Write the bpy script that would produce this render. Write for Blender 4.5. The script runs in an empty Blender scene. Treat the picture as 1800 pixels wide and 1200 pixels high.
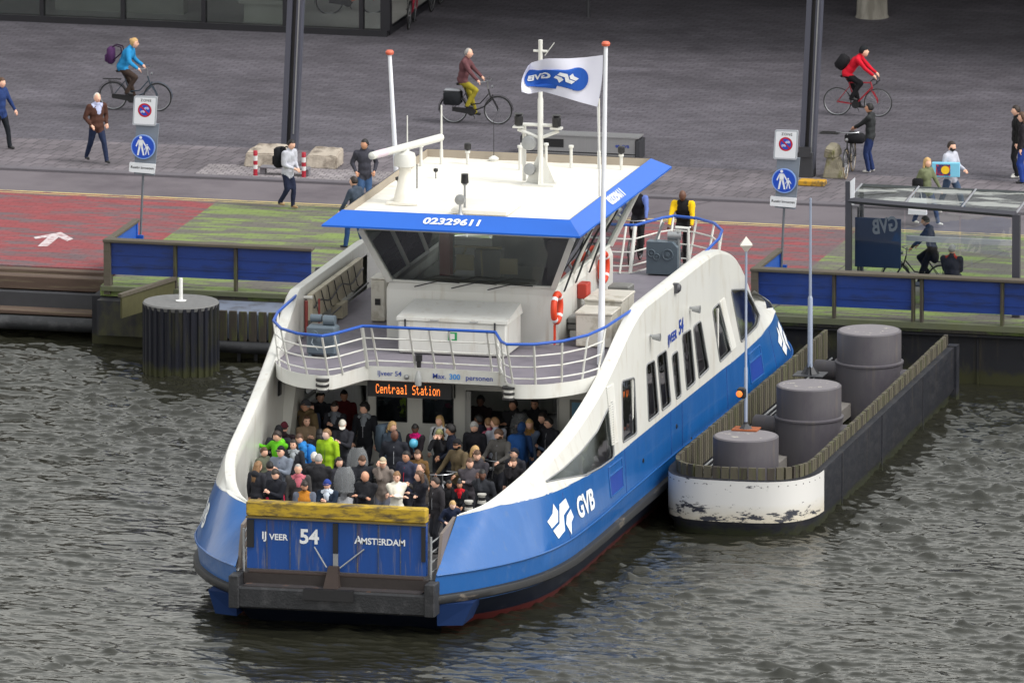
import bpy, bmesh, math, random
import numpy as np
from mathutils import Vector, Matrix, Quaternion, noise
from mathutils.geometry import delaunay_2d_cdt
random.seed(7)
rnd = random.Random(11)
scene = bpy.context.scene
COL = scene.collection
R = math.radians

# ------------------------------------------------------------------ camera
# world frame: X along the quay (right), Y from the water towards the land, Z up, water level z = 0
CAM = Vector((114.4234, -453.1742, 95.5645))
RIGHT = Vector((0.97155, 0.236838, 0.0)).normalized()
FWD = Vector((-0.232643, 0.954340, -0.187381)).normalized()
UP = RIGHT.cross(FWD).normalized()
cam_d = bpy.data.cameras.new('camera')
cam = bpy.data.objects.new('camera', cam_d)
COL.objects.link(cam)
m = Matrix((RIGHT, UP, -FWD)).transposed().to_4x4()
m.translation = CAM
cam.matrix_world = m
cam_d.sensor_width = 36
cam_d.lens = 770
cam_d.clip_start = 5
cam_d.clip_end = 4000
scene.camera = cam
cam_d.dof.use_dof = True
cam_d.dof.focus_distance = 478
cam_d.dof.aperture_fstop = 5.6

# ------------------------------------------------------------------ world, sun, exposure
world = bpy.data.worlds.new('World')
scene.world = world
world.use_nodes = True
wn = world.node_tree
wn.nodes.clear()
wo = wn.nodes.new('ShaderNodeOutputWorld')
bg = wn.nodes.new('ShaderNodeBackground')
sky = wn.nodes.new('ShaderNodeTexSky')
sky.sky_type = 'NISHITA'
sky.sun_disc = False
SUN_EL, SUN_AZ = R(50), R(104)
sky.sun_elevation = SUN_EL
sky.sun_rotation = SUN_AZ
sky.air_density = 4.0
sky.dust_density = 2.0
hs = wn.nodes.new('ShaderNodeHueSaturation')
hs.inputs['Saturation'].default_value = 0.12
wn.links.new(sky.outputs[0], hs.inputs['Color'])
wn.links.new(hs.outputs[0], bg.inputs['Color'])
bg.inputs['Strength'].default_value = 0.15
wn.links.new(bg.outputs[0], wo.inputs[0])
sun_d = bpy.data.lights.new('sun', 'SUN')
sun_d.energy = 1.0
sun_d.angle = R(13)
sun_d.color = (1.0, 0.97, 0.93)
sun = bpy.data.objects.new('sun', sun_d)
COL.objects.link(sun)
sdir = Vector((math.sin(SUN_AZ) * math.cos(SUN_EL), math.cos(SUN_AZ) * math.cos(SUN_EL), math.sin(SUN_EL)))
sun.rotation_euler = (-sdir).to_track_quat('-Z', 'Y').to_euler()
scene.view_settings.view_transform = 'Standard'
scene.view_settings.look = 'None'
scene.view_settings.exposure = 0.74
scene.view_settings.gamma = 1.0
scene.cycles.max_bounces = 6
scene.cycles.transparent_max_bounces = 12

# ------------------------------------------------------------------ helpers
def G(px, py, z=1.4):
    """where the ray of a photo pixel (1800 x 1200) meets the level plane z"""
    d = FWD + RIGHT * ((px - 900) / 38500) - UP * ((py - 600) / 38500)
    t = (z - CAM.z) / d.z
    return CAM + d * t

def srgb(r, g, b):
    f = lambda c: ((c / 255) / 12.92 if c / 255 <= 0.04045 else ((c / 255 + 0.055) / 1.055) ** 2.4)
    return (f(r), f(g), f(b), 1)

MATS = {}
def mat(name, col, rough=0.5, metal=0.0, var=0.12, scale=3.0, bump=0.0, bscale=20.0, spec=0.5, coat=0.0, stretch=(1, 1, 1), dirt=None, dscale=1.5, dlo=0.5, dhi=0.62, coords='Object', emit=None, tide=None, streak=None):
    """plain surface with a little procedural variation, optional dirt colour and bump"""
    if name in MATS: return MATS[name]
    mt = bpy.data.materials.new(name); mt.use_nodes = True
    nt = mt.node_tree; N = nt.nodes; L = nt.links
    b = N['Principled BSDF']
    tc = N.new('ShaderNodeTexCoord'); mp = N.new('ShaderNodeMapping')
    mp.inputs['Scale'].default_value = stretch
    L.new(tc.outputs[coords], mp.inputs['Vector'])
    nz = N.new('ShaderNodeTexNoise'); nz.inputs['Scale'].default_value = scale; nz.inputs['Detail'].default_value = 6
    L.new(mp.outputs[0], nz.inputs['Vector'])
    mx = N.new('ShaderNodeMix'); mx.data_type = 'RGBA'
    c = col[:3]
    mx.inputs['A'].default_value = (c[0] * (1 - var), c[1] * (1 - var), c[2] * (1 - var), 1)
    mx.inputs['B'].default_value = (min(1, c[0] * (1 + var)), min(1, c[1] * (1 + var)), min(1, c[2] * (1 + var)), 1)
    L.new(nz.outputs['Fac'], mx.inputs['Factor'])
    out = mx.outputs['Result']
    if dirt is not None:
        nd = N.new('ShaderNodeTexNoise'); nd.inputs['Scale'].default_value = dscale; nd.inputs['Detail'].default_value = 8
        nd.inputs['Roughness'].default_value = 0.65
        L.new(mp.outputs[0], nd.inputs['Vector'])
        rp = N.new('ShaderNodeMapRange'); rp.inputs['From Min'].default_value = dlo; rp.inputs['From Max'].default_value = dhi
        L.new(nd.outputs['Fac'], rp.inputs['Value'])
        m2 = N.new('ShaderNodeMix'); m2.data_type = 'RGBA'
        L.new(rp.outputs[0], m2.inputs['Factor']); L.new(out, m2.inputs['A']); m2.inputs['B'].default_value = (*dirt[:3], 1)
        out = m2.outputs['Result']
    def over(fac, colr):
        m3 = N.new('ShaderNodeMix'); m3.data_type = 'RGBA'; L.new(fac, m3.inputs['Factor']); L.new(out, m3.inputs['A']); m3.inputs['B'].default_value = (*colr[:3], 1)
        return m3.outputs['Result']
    if streak is not None:      # narrow run-off streaks
        m5 = N.new('ShaderNodeMapping'); m5.inputs['Scale'].default_value = (7, 7, .55); L.new(tc.outputs[coords], m5.inputs[0])
        n5 = N.new('ShaderNodeTexNoise'); n5.inputs['Scale'].default_value = 1; n5.inputs['Detail'].default_value = 4; L.new(m5.outputs[0], n5.inputs[0])
        r5 = N.new('ShaderNodeMapRange'); r5.inputs['From Min'].default_value = streak[1]; r5.inputs['From Max'].default_value = streak[2]; r5.inputs['To Max'].default_value = streak[3]; L.new(n5.outputs[0], r5.inputs[0])
        out = over(r5.outputs[0], streak[0])
    if tide is not None:        # weed and scum up to an uneven line above the water
        sz = N.new('ShaderNodeSeparateXYZ'); L.new(tc.outputs[coords], sz.inputs[0])
        n6 = N.new('ShaderNodeTexNoise'); n6.inputs['Scale'].default_value = 5; n6.inputs['Detail'].default_value = 6; L.new(tc.outputs[coords], n6.inputs[0])
        a6 = N.new('ShaderNodeMath'); a6.operation = 'MULTIPLY_ADD'; a6.inputs[1].default_value = -.45; L.new(n6.outputs[0], a6.inputs[0]); L.new(sz.outputs[2], a6.inputs[2])
        r6 = N.new('ShaderNodeMapRange'); r6.inputs['From Min'].default_value = tide[1]; r6.inputs['From Max'].default_value = tide[1] - .16; r6.inputs['To Max'].default_value = .85; L.new(a6.outputs[0], r6.inputs[0])
        out = over(r6.outputs[0], tide[0])
    L.new(out, b.inputs['Base Color'])
    b.inputs['Roughness'].default_value = rough
    b.inputs['Metallic'].default_value = metal
    b.inputs['Specular IOR Level'].default_value = spec
    b.inputs['Coat Weight'].default_value = coat
    b.inputs['Coat Roughness'].default_value = 0.08
    if emit:
        b.inputs['Emission Color'].default_value = (*emit[:3], 1); b.inputs['Emission Strength'].default_value = emit[3]
    if bump:
        nb = N.new('ShaderNodeTexNoise'); nb.inputs['Scale'].default_value = bscale; nb.inputs['Detail'].default_value = 5
        L.new(mp.outputs[0], nb.inputs['Vector'])
        bp = N.new('ShaderNodeBump'); bp.inputs['Strength'].default_value = 1.0; bp.inputs['Distance'].default_value = bump
        L.new(nb.outputs['Fac'], bp.inputs['Height']); L.new(bp.outputs[0], b.inputs['Normal'])
    MATS[name] = mt
    return mt

def glass(name, tint=(0.25, 0.28, 0.3), refl=0.1, rough=0.02, rcol=(1, 1, 1)):
    if name in MATS: return MATS[name]
    mt = bpy.data.materials.new(name); mt.use_nodes = True
    nt = mt.node_tree; N = nt.nodes; L = nt.links; N.clear()
    o = N.new('ShaderNodeOutputMaterial'); mx = N.new('ShaderNodeMixShader')
    tr = N.new('ShaderNodeBsdfTransparent'); tr.inputs[0].default_value = (*tint, 1)
    gl = N.new('ShaderNodeBsdfGlossy'); gl.inputs['Roughness'].default_value = rough; gl.inputs['Color'].default_value = (*rcol, 1)
    fr = N.new('ShaderNodeFresnel'); fr.inputs[0].default_value = 1.5
    ad = N.new('ShaderNodeMath'); ad.operation = 'ADD'; ad.inputs[1].default_value = refl; ad.use_clamp = True
    nz = N.new('ShaderNodeTexNoise'); nz.inputs['Scale'].default_value = 1.5
    bp = N.new('ShaderNodeBump'); bp.inputs['Distance'].default_value = 0.01
    L.new(nz.outputs[0], bp.inputs['Height']); L.new(bp.outputs[0], gl.inputs['Normal'])
    L.new(fr.outputs[0], ad.inputs[0]); L.new(ad.outputs[0], mx.inputs[0])
    L.new(tr.outputs[0], mx.inputs[1]); L.new(gl.outputs[0], mx.inputs[2]); L.new(mx.outputs[0], o.inputs[0])
    MATS[name] = mt
    return mt

def vadd(a, b): return (a[0] + b[0], a[1] + b[1], a[2] + b[2])

class MB:
    """collects shapes, builds ONE mesh object"""
    def __init__(s): s.v = []; s.f = []; s.mi = []; s.cur = 0
    def add(s, vs, fs):
        o = len(s.v); s.v += [tuple(p) for p in vs]
        s.f += [tuple(i + o for i in f) for f in fs]; s.mi += [s.cur] * len(fs)
        return s
    def m(s, i): s.cur = i; return s
    def box(s, x0, x1, y0, y1, z0, z1, rot=0, pivot=None, bev=0.0):
        if bev > 0:
            b = bev
            prof = [(x0 + b, y0), (x1 - b, y0), (x1, y0 + b), (x1, y1 - b), (x1 - b, y1), (x0 + b, y1), (x0, y1 - b), (x0, y0 + b)]
            cx, cy = (x0 + x1) / 2, (y0 + y1) / 2
            kx, ky = (x1 - x0 - 2 * b) / (x1 - x0), (y1 - y0 - 2 * b) / (y1 - y0)
            small = [(cx + (x - cx) * kx, cy + (y - cy) * ky) for x, y in prof]
            rings = [[(x, y, z0) for x, y in small], [(x, y, z0 + b) for x, y in prof], [(x, y, z1 - b) for x, y in prof], [(x, y, z1) for x, y in small]]
            vs = [p for r in rings for p in r]; fs = []
            for k in range(3):
                for i in range(8):
                    j = (i + 1) % 8; fs.append((k * 8 + i, k * 8 + j, k * 8 + 8 + j, k * 8 + 8 + i))
            fs.append(tuple(range(7, -1, -1))); fs.append(tuple(range(24, 32)))
        else:
            vs = [(x0, y0, z0), (x1, y0, z0), (x1, y1, z0), (x0, y1, z0), (x0, y0, z1), (x1, y0, z1), (x1, y1, z1), (x0, y1, z1)]
            fs = [(0, 3, 2, 1), (4, 5, 6, 7), (0, 1, 5, 4), (1, 2, 6, 5), (2, 3, 7, 6), (3, 0, 4, 7)]
        if rot:
            px, py = pivot or ((x0 + x1) / 2, (y0 + y1) / 2); c, sn = math.cos(rot), math.sin(rot)
            vs = [(px + (x - px) * c - (y - py) * sn, py + (x - px) * sn + (y - py) * c, z) for x, y, z in vs]
        return s.add(vs, fs)
    def hexa(s, vs):      # eight corners, bottom ring then top ring
        return s.add(vs, [(0, 3, 2, 1), (4, 5, 6, 7), (0, 1, 5, 4), (1, 2, 6, 5), (2, 3, 7, 6), (3, 0, 4, 7)])
    def quad(s, *p): return s.add(p, [tuple(range(len(p)))])
    def tube(s, pts, r, n=8, cap=True, closed=False):
        pts = [Vector(p) for p in pts]; k = len(pts)
        rs = r if isinstance(r, (list, tuple)) else [r] * k
        vs = []; prev = None
        for i, p in enumerate(pts):
            if closed: d = (pts[(i + 1) % k] - pts[i - 1])
            elif i == 0: d = pts[1] - p
            elif i == k - 1: d = p - pts[i - 1]
            else: d = (pts[i + 1] - p).normalized() + (p - pts[i - 1]).normalized()
            d = d.normalized() if d.length > 1e-9 else Vector((0, 0, 1))
            if prev is None:
                a = Vector((0, 0, 1)) if abs(d.z) < 0.9 else Vector((1, 0, 0))
                x = a.cross(d).normalized()
            else:
                x = prev - d * prev.dot(d)
                x = x.normalized() if x.length > 1e-6 else Vector((1, 0, 0))
            prev = x; y = d.cross(x)
            for j in range(n):
                t = 2 * math.pi * j / n
                vs.append(p + (x * math.cos(t) + y * math.sin(t)) * rs[i])
        fs = []
        for i in range(k if closed else k - 1):
            for j in range(n):
                a = i * n; b = ((i + 1) % k) * n; j2 = (j + 1) % n
                fs.append((a + j, a + j2, b + j2, b + j))
        if cap and not closed:
            fs.append(tuple(range(n - 1, -1, -1))); fs.append(tuple((k - 1) * n + j for j in range(n)))
        return s.add(vs, fs)
    def lathe(s, prof, c=(0, 0, 0), n=24, axis='z', sy=1.0):
        """prof: list of (radius, height)"""
        vs = []
        for r, h in prof:
            for j in range(n):
                t = 2 * math.pi * j / n; a, b = r * math.cos(t), r * math.sin(t) * sy
                p = {'z': (a, b, h), 'y': (a, h, b), 'x': (h, a, b)}[axis]
                vs.append(vadd(p, c))
        fs = []
        for i in range(len(prof) - 1):
            for j in range(n):
                j2 = (j + 1) % n; q = (i * n + j, i * n + j2, i * n + n + j2, i * n + n + j)
                fs.append(q if axis != 'y' else q[::-1])
        if prof[0][0] > 1e-6: fs.append(tuple(range(n - 1, -1, -1)) if axis != 'y' else tuple(range(n)))
        k = (len(prof) - 1) * n
        if prof[-1][0] > 1e-6: fs.append(tuple(range(k, k + n)) if axis != 'y' else tuple(range(k + n - 1, k - 1, -1)))
        return s.add(vs, fs)
    def prism(s, poly, z0, z1, f=None):
        n = len(poly); f = f or (lambda x, y, z: (x, y, z))
        vs = [f(x, y, z0) for x, y in poly] + [f(x, y, z1) for x, y in poly]
        fs = [tuple(range(n - 1, -1, -1)), tuple(range(n, 2 * n))] + [(i, (i + 1) % n, n + (i + 1) % n, n + i) for i in range(n)]
        return s.add(vs, fs)
    def sphere(s, c, r, nu=12, nv=8, sc=(1, 1, 1)):
        return s.lathe([(max(1e-7, r * math.sin(math.pi * i / nv)) * sc[0], -r * math.cos(math.pi * i / nv) * sc[2]) for i in range(nv + 1)], c, nu, sy=sc[1] / sc[0])
    def grid(s, rows, close=False):
        """rows of points, equal length"""
        h = len(rows); w = len(rows[0]); vs = [p for r in rows for p in r]; fs = []
        for i in range(h - 1):
            for j in range(w - 1 + (1 if close else 0)):
                j2 = (j + 1) % w; fs.append((i * w + j, i * w + j2, (i + 1) * w + j2, (i + 1) * w + j))
        return s.add(vs, fs)
    def build(s, name, mats, parent=None, smooth=None, loc=None, sub=None):
        me = bpy.data.meshes.new(name); me.from_pydata(s.v, [], s.f)
        if not isinstance(mats, (list, tuple)): mats = [mats]
        for q in mats: me.materials.append(q)
        if len(mats) > 1: me.polygons.foreach_set('material_index', [min(i, len(mats) - 1) for i in s.mi])
        bm = bmesh.new(); bm.from_mesh(me); bmesh.ops.recalc_face_normals(bm, faces=bm.faces)
        if smooth is not None:
            for f in bm.faces: f.smooth = True
            ca = math.cos(smooth)
            for e in bm.edges:
                if len(e.link_faces) == 2 and e.link_faces[0].normal.dot(e.link_faces[1].normal) < ca: e.smooth = False
        bm.to_mesh(me); bm.free(); me.update()
        o = bpy.data.objects.new(name, me); COL.objects.link(o)
        if loc is not None: o.location = loc
        if parent is not None: o.parent = parent
        return o
SM = R(40)

def tag(o, label=None, cat=None, group=None, kind=None):
    if label: o['label'] = label
    if cat: o['category'] = cat
    if group: o['group'] = group
    if kind: o['kind'] = kind
    return o
def thing(name, label, cat, loc=(0, 0, 0), rz=0, group=None):
    o = bpy.data.objects.new(name, None); COL.objects.link(o); o.empty_display_size = 0.2
    o.location = loc; o.rotation_euler = (0, 0, rz)
    return tag(o, label, cat, group)
def struct(name, mb, mt, smooth=None): return tag(mb.build(name, mt, None, smooth), kind='structure')

_font = {}
def text_mesh(txt, size=1.0, bold=0.0, shear=0.0, spacing=1.0, sub=False, res=3):
    """flat mesh of a word: list of 2-D verts (centred) and faces"""
    cu = bpy.data.curves.new('lettering', 'FONT'); cu.body = txt; cu.size = size; cu.offset = bold * size
    cu.align_x = 'CENTER'; cu.align_y = 'CENTER'; cu.resolution_u = res; cu.shear = shear; cu.space_character = spacing
    ob = bpy.data.objects.new('lettering', cu); COL.objects.link(ob)
    dg = bpy.context.evaluated_depsgraph_get()
    me = bpy.data.meshes.new_from_object(ob.evaluated_get(dg))
    bm = bmesh.new(); bm.from_mesh(me)
    bmesh.ops.triangulate(bm, faces=bm.faces)
    if sub: bmesh.ops.subdivide_edges(bm, edges=bm.edges, cuts=1)
    bm.verts.ensure_lookup_table()
    vs = [(v.co.x, v.co.y) for v in bm.verts]; fs = [tuple(v.index for v in f.verts) for f in bm.faces]
    bm.free(); bpy.data.objects.remove(ob); bpy.data.curves.remove(cu); bpy.data.meshes.remove(me)
    return vs, fs
def put_text(name, txt, origin, ex, ey, size, mt, parent, bold=0.02, off=0.012, squash=1.0, mb=None, **k):
    """lettering on a plane: origin = centre, ex/ey = reading and upward directions"""
    vs, fs = text_mesh(txt, size, bold, **k)
    o = Vector(origin); ex = Vector(ex).normalized(); ey = Vector(ey).normalized(); n = ex.cross(ey)
    q = mb or MB()
    q.add([o + ex * x * squash + ey * y + n * off for x, y in vs], fs)
    if mb: return mb
    return q.build(name, mt, parent)
LOGO = [[(0, .62), (.21, .76), (.29, 1), (.42, .76), (.36, .5), (.12, .41)],
        [(.15, .34), (.40, .44), (.51, .91), (.79, .99), (.87, .72), (.6, .59), (.55, .2), (.29, .08)],
        [(.63, .35), (.71, .54), (.91, .65), (.98, .41), (.85, .32), (.77, .01)]]

def interp(xs, ys, x): return float(np.interp(x, xs, ys))

# ------------------------------------------------------------------ common materials
WHITE = mat('white_paint', srgb(206, 206, 201), 0.4, var=0.04, scale=1.2, coat=0.25, dirt=srgb(178, 170, 154), dscale=2.6, dlo=0.54, dhi=0.9, stretch=(1, 1, .3), streak=(srgb(150, 128, 100), .62, .82, .55))
WHITE_IN = mat('inner_white_paint', srgb(214, 214, 208), 0.45, var=0.04, scale=2)
BLUE = mat('ferry_blue_paint', srgb(16, 84, 150), 0.33, streak=(srgb(70, 96, 130), .60, .8, .5), var=0.07, scale=1.5, coat=0.3, dirt=srgb(50, 98, 160), dscale=1.6, dlo=0.5, dhi=0.8, stretch=(1, 1, .25), bump=0.035, bscale=0.9)
BLUE2 = mat('trim_blue_paint', srgb(22, 92, 190), 0.4, var=0.04)
RAILBLUE = mat('handrail_blue_paint', srgb(24, 78, 168), 0.4, var=0.05)
RUBBER = mat('black_rubber', (0.014, 0.015, 0.018), 0.6, var=0.3, scale=4, dirt=(0.055, 0.055, 0.06), dscale=3, dlo=.5, dhi=.75, bump=.01)
BLACK = mat('black_plastic', (0.012, 0.012, 0.014), 0.45, var=0.2)
DKSTEEL = mat('dark_steel', (0.035, 0.036, 0.042), 0.5, var=0.25, scale=3)
STEEL = mat('galvanised_steel', (0.32, 0.33, 0.34), 0.4, metal=0.6, var=0.15, scale=6)
GREYP = mat('grey_machinery_paint', srgb(84, 96, 106), 0.45, var=0.12, scale=4)
DECKGREY = mat('grey_deck_paint', srgb(118, 113, 122), 0.65, var=0.08, scale=1.2, dirt=srgb(98, 94, 104), dscale=2.0, dlo=.48, dhi=.75)
LETTER_W = mat('white_lettering', (0.72, 0.74, 0.76), 0.5, var=0.05)
LETTER_B = mat('blue_lettering', srgb(28, 60, 150), 0.5, var=0.05)
ORANGE = mat('life_ring_orange', srgb(206, 62, 28), 0.5, var=0.1)
GLASS_D = glass('tinted_glass', (0.22, 0.25, 0.27), 0.05)
GLASS_C = glass('clear_glass', (0.86, 0.9, 0.9), 0.03)
# ------------------------------------------------------------------ ground: plaza, road strip, path, water
def node_mat(name):
    mt = bpy.data.materials.new(name); mt.use_nodes = True; MATS[name] = mt
    return mt, mt.node_tree.nodes, mt.node_tree.links, mt.node_tree.nodes['Principled BSDF']
def paver_mat(name, c1, c2, mortar, bw, bh, rough=.8, rot=0.0):
    mt, N, L, b = node_mat(name)
    tc = N.new('ShaderNodeTexCoord'); mp = N.new('ShaderNodeMapping'); L.new(tc.outputs['Object'], mp.inputs[0])
    mp.inputs['Rotation'].default_value = (0, 0, rot)
    br = N.new('ShaderNodeTexBrick'); br.inputs['Scale'].default_value = 1
    br.inputs['Brick Width'].default_value = bw; br.inputs['Row Height'].default_value = bh; br.inputs['Mortar Size'].default_value = .012
    br.inputs['Mortar Smooth'].default_value = .3
    br.inputs['Color1'].default_value = c1; br.inputs['Color2'].default_value = c2; br.inputs['Mortar'].default_value = mortar
    L.new(mp.outputs[0], br.inputs['Vector'])
    nz = N.new('ShaderNodeTexNoise'); nz.inputs['Scale'].default_value = .55; nz.inputs['Detail'].default_value = 8; nz.inputs['Roughness'].default_value = .7
    L.new(mp.outputs[0], nz.inputs['Vector'])
    mr = N.new('ShaderNodeMapRange'); mr.inputs['From Min'].default_value = .3; mr.inputs['From Max'].default_value = .7
    mr.inputs['To Min'].default_value = .74; mr.inputs['To Max'].default_value = 1.26; L.new(nz.outputs[0], mr.inputs[0])
    mx = N.new('ShaderNodeMix'); mx.data_type = 'RGBA'; mx.blend_type = 'MULTIPLY'; mx.inputs[0].default_value = 1
    L.new(br.outputs[0], mx.inputs['A']); L.new(mr.outputs[0], mx.inputs['B'])
    m9 = N.new('ShaderNodeMapping'); m9.inputs['Scale'].default_value = (.22, .9, 1); L.new(tc.outputs['Object'], m9.inputs[0])
    n9 = N.new('ShaderNodeTexNoise'); n9.inputs['Scale'].default_value = .6; n9.inputs['Detail'].default_value = 5; n9.inputs['Distortion'].default_value = 1.2; L.new(m9.outputs[0], n9.inputs[0])
    r9 = N.new('ShaderNodeMapRange'); r9.inputs['From Min'].default_value = .35; r9.inputs['From Max'].default_value = .65; r9.inputs['To Min'].default_value = .84; r9.inputs['To Max'].default_value = 1.14; L.new(n9.outputs[0], r9.inputs[0])
    x9 = N.new('ShaderNodeMix'); x9.data_type = 'RGBA'; x9.blend_type = 'MULTIPLY'; x9.inputs[0].default_value = 1; L.new(mx.outputs['Result'], x9.inputs['A']); L.new(r9.outputs[0], x9.inputs['B'])
    L.new(x9.outputs['Result'], b.inputs['Base Color']); b.inputs['Roughness'].default_value = rough
    b.inputs['Specular IOR Level'].default_value = .3
    bp = N.new('ShaderNodeBump'); bp.inputs['Distance'].default_value = .006; L.new(br.outputs['Fac'], bp.inputs['Height']); bp.invert = True
    L.new(bp.outputs[0], b.inputs['Normal'])
    return mt
PAVE = paver_mat('dark_plaza_pavers', srgb(95, 92, 99), srgb(87, 84, 91), srgb(70, 67, 73), .34, .22, rot=.06)
PAVE_L = paver_mat('light_quay_pavers', srgb(112, 106, 111), srgb(99, 94, 99), srgb(66, 62, 66), .3, .6, rot=.12)
TACTILE = paver_mat('pale_cobbles', srgb(150, 144, 146), srgb(128, 122, 126), srgb(84, 80, 84), .2, .2)

def painted_path():
    """worn red and green paint on asphalt, split by slanting joints"""
    mt, N, L, b = node_mat('worn_painted_asphalt')
    tc = N.new('ShaderNodeTexCoord'); sx = N.new('ShaderNodeSeparateXYZ'); L.new(tc.outputs['Object'], sx.inputs[0])
    def math_(op, a, bb=None):
        n = N.new('ShaderNodeMath'); n.operation = op
        for i, v in enumerate((a, bb)):
            if v is None: continue
            if isinstance(v, (int, float)): n.inputs[i].default_value = v
            else: L.new(v, n.inputs[i])
        return n.outputs[0]
    X = sx.outputs[0]
    g1 = math_('MULTIPLY', math_('GREATER_THAN', X, -13.5), math_('LESS_THAN', X, -4.3))
    g2 = math_('GREATER_THAN', X, 2.1)
    green = math_('ADD', g1, g2)
    base = N.new('ShaderNodeMix'); base.data_type = 'RGBA'; L.new(green, base.inputs[0])
    base.inputs['A'].default_value = srgb(162, 78, 82); base.inputs['B'].default_value = srgb(138, 160, 88)
    mp = N.new('ShaderNodeMapping'); mp.inputs['Scale'].default_value = (.42, 1.7, 1); L.new(tc.outputs['Object'], mp.inputs[0])
    nz = N.new('ShaderNodeTexNoise'); nz.inputs['Scale'].default_value = 1.9; nz.inputs['Detail'].default_value = 9; nz.inputs['Roughness'].default_value = .68
    L.new(mp.outputs[0], nz.inputs['Vector'])
    # rectangular repair patches
    vo = N.new('ShaderNodeTexVoronoi'); vo.distance = 'CHEBYCHEV'; vo.inputs['Scale'].default_value = 1.4; vo.inputs['Randomness'].default_value = .75
    L.new(mp.outputs[0], vo.inputs['Vector'])
    vs = N.new('ShaderNodeSeparateColor'); L.new(vo.outputs['Color'], vs.inputs[0])
    w = math_('ADD', nz.outputs[0], math_('MULTIPLY', vs.outputs[0], .17))
    right = math_('GREATER_THAN', X, -4.3)
    thr = math_('SUBTRACT', math_('SUBTRACT', .62, math_('MULTIPLY', g1, .07)), math_('MULTIPLY', right, .07))
    fac = N.new('ShaderNodeMapRange'); L.new(math_('SUBTRACT', w, thr), fac.inputs[0]); fac.inputs['From Min'].default_value = -.07; fac.inputs['From Max'].default_value = .07
    fac.inputs['To Max'].default_value = .88; fac.inputs['To Min'].default_value = .12
    n2 = N.new('ShaderNodeTexNoise'); n2.inputs['Scale'].default_value = 5; n2.inputs['Detail'].default_value = 6; L.new(mp.outputs[0], n2.inputs['Vector'])
    mx0 = N.new('ShaderNodeMix'); mx0.data_type = 'RGBA'; mx0.blend_type = 'MULTIPLY'; mx0.inputs[0].default_value = .5
    L.new(base.outputs['Result'], mx0.inputs['A']); L.new(n2.outputs[0], mx0.inputs['B'])
    mx = N.new('ShaderNodeMix'); mx.data_type = 'RGBA'; L.new(fac.outputs[0], mx.inputs[0]); L.new(mx0.outputs['Result'], mx.inputs['A'])
    mx.inputs['B'].default_value = srgb(98, 90, 94)
    br = N.new('ShaderNodeTexBrick'); br.inputs['Scale'].default_value = 1; br.inputs['Brick Width'].default_value = .4; br.inputs['Row Height'].default_value = .2; br.inputs['Mortar Size'].default_value = .012
    br.inputs['Color1'].default_value = (1, 1, 1, 1); br.inputs['Color2'].default_value = (.86, .86, .86, 1); br.inputs['Mortar'].default_value = (.6, .6, .6, 1); L.new(tc.outputs['Object'], br.inputs['Vector'])
    m4 = N.new('ShaderNodeMix'); m4.data_type = 'RGBA'; m4.blend_type = 'MULTIPLY'; m4.inputs[0].default_value = .8; L.new(mx.outputs['Result'], m4.inputs['A']); L.new(br.outputs[0], m4.inputs['B'])
    L.new(m4.outputs['Result'], b.inputs['Base Color']); b.inputs['Roughness'].default_value = .85
    b.inputs['Specular IOR Level'].default_value = .3
    return mt
PATHM = painted_path()
ASPH = mat('grey_asphalt', srgb(104, 98, 103), .85, var=.14, scale=.9, bump=.004, bscale=60, spec=.3, dirt=srgb(86, 80, 86), dscale=.5, dlo=.45, dhi=.7)
YLINE = mat('faded_yellow_line', srgb(178, 160, 112), .8, var=.15, dirt=srgb(120, 110, 100), dscale=3)

z0 = 1.4
BIG = 900
struct('ground', MB().add([(-BIG, 44.9, z0), (BIG, 44.9, z0), (BIG, 1500, z0), (-BIG, 1500, z0)], [(0, 1, 2, 3)]), PAVE)
struct('quay_pavement', MB().box(-60, 60, 45.12, 49.0, z0 - .2, z0 + .006), PAVE_L)
struct('cobble_apron', MB().box(-14.9, -9.2, 45.14, 46.7, z0 - .2, z0 + .012), TACTILE)
struct('kerb', MB().box(-60, 60, 44.86, 45.12, z0 - .3, z0 + .055, bev=.02), mat('kerb_stone', srgb(96, 92, 98), .8, var=.15))
struct('road', MB().box(-60, 60, 42.3, 44.86, z0 - .3, z0 - .02), ASPH)
# the painted path has its edge along the water set back left of the rail
pth = MB().prism([(-60, 32.95), (-13.45, 32.95), (-13.45, 30.95), (-6.2, 30.95), (-6.2, 31.1), (60, 31.1), (60, 42.3), (-60, 42.3)], z0 - .25, z0 - .012)
struct('cycle_path', pth, PATHM)
struct('path_edge_line', MB().box(-60, 60, 42.18, 42.30, z0 - .01, z0 - .006).box(-60, 60, 41.98, 42.06, z0 - .01, z0 - .007), YLINE)
jm = mat('joint_dark', srgb(58, 52, 58), .9)
a = G(1222, 352, 1.4); b_ = G(1130, 380, 1.4)
struct('road_joint', MB().quad((2.35, 31.3, z0 - .008), (2.38, 31.3, z0 - .008), (3.2, 42.2, z0 - .008), (3.17, 42.2, z0 - .008))
       .quad((-3.4, 42.3, z0 - .016), (-3.37, 42.3, z0 - .016), (-2.1, 44.86, z0 - .016), (-2.13, 44.86, z0 - .016))
       .quad((4.7, 34, z0 - .008), (4.72, 34, z0 - .008), (6.25, 40.9, z0 - .008), (6.23, 40.9, z0 - .008)), jm)
AR = [G(x, y, 1.39) for x, y in [(59, 417), (107, 408), (129, 420), (118, 424), (103, 417), (84, 433), (66, 433), (84, 417), (62, 420)]]
struct('painted_arrow', MB().add([(p.x, p.y, z0 - .007) for p in AR], [tuple(range(9))]), mat('worn_white_paint', srgb(190, 180, 182), .8, var=.2, dirt=srgb(150, 110, 112), dscale=9, dlo=.5, dhi=.6))

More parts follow.
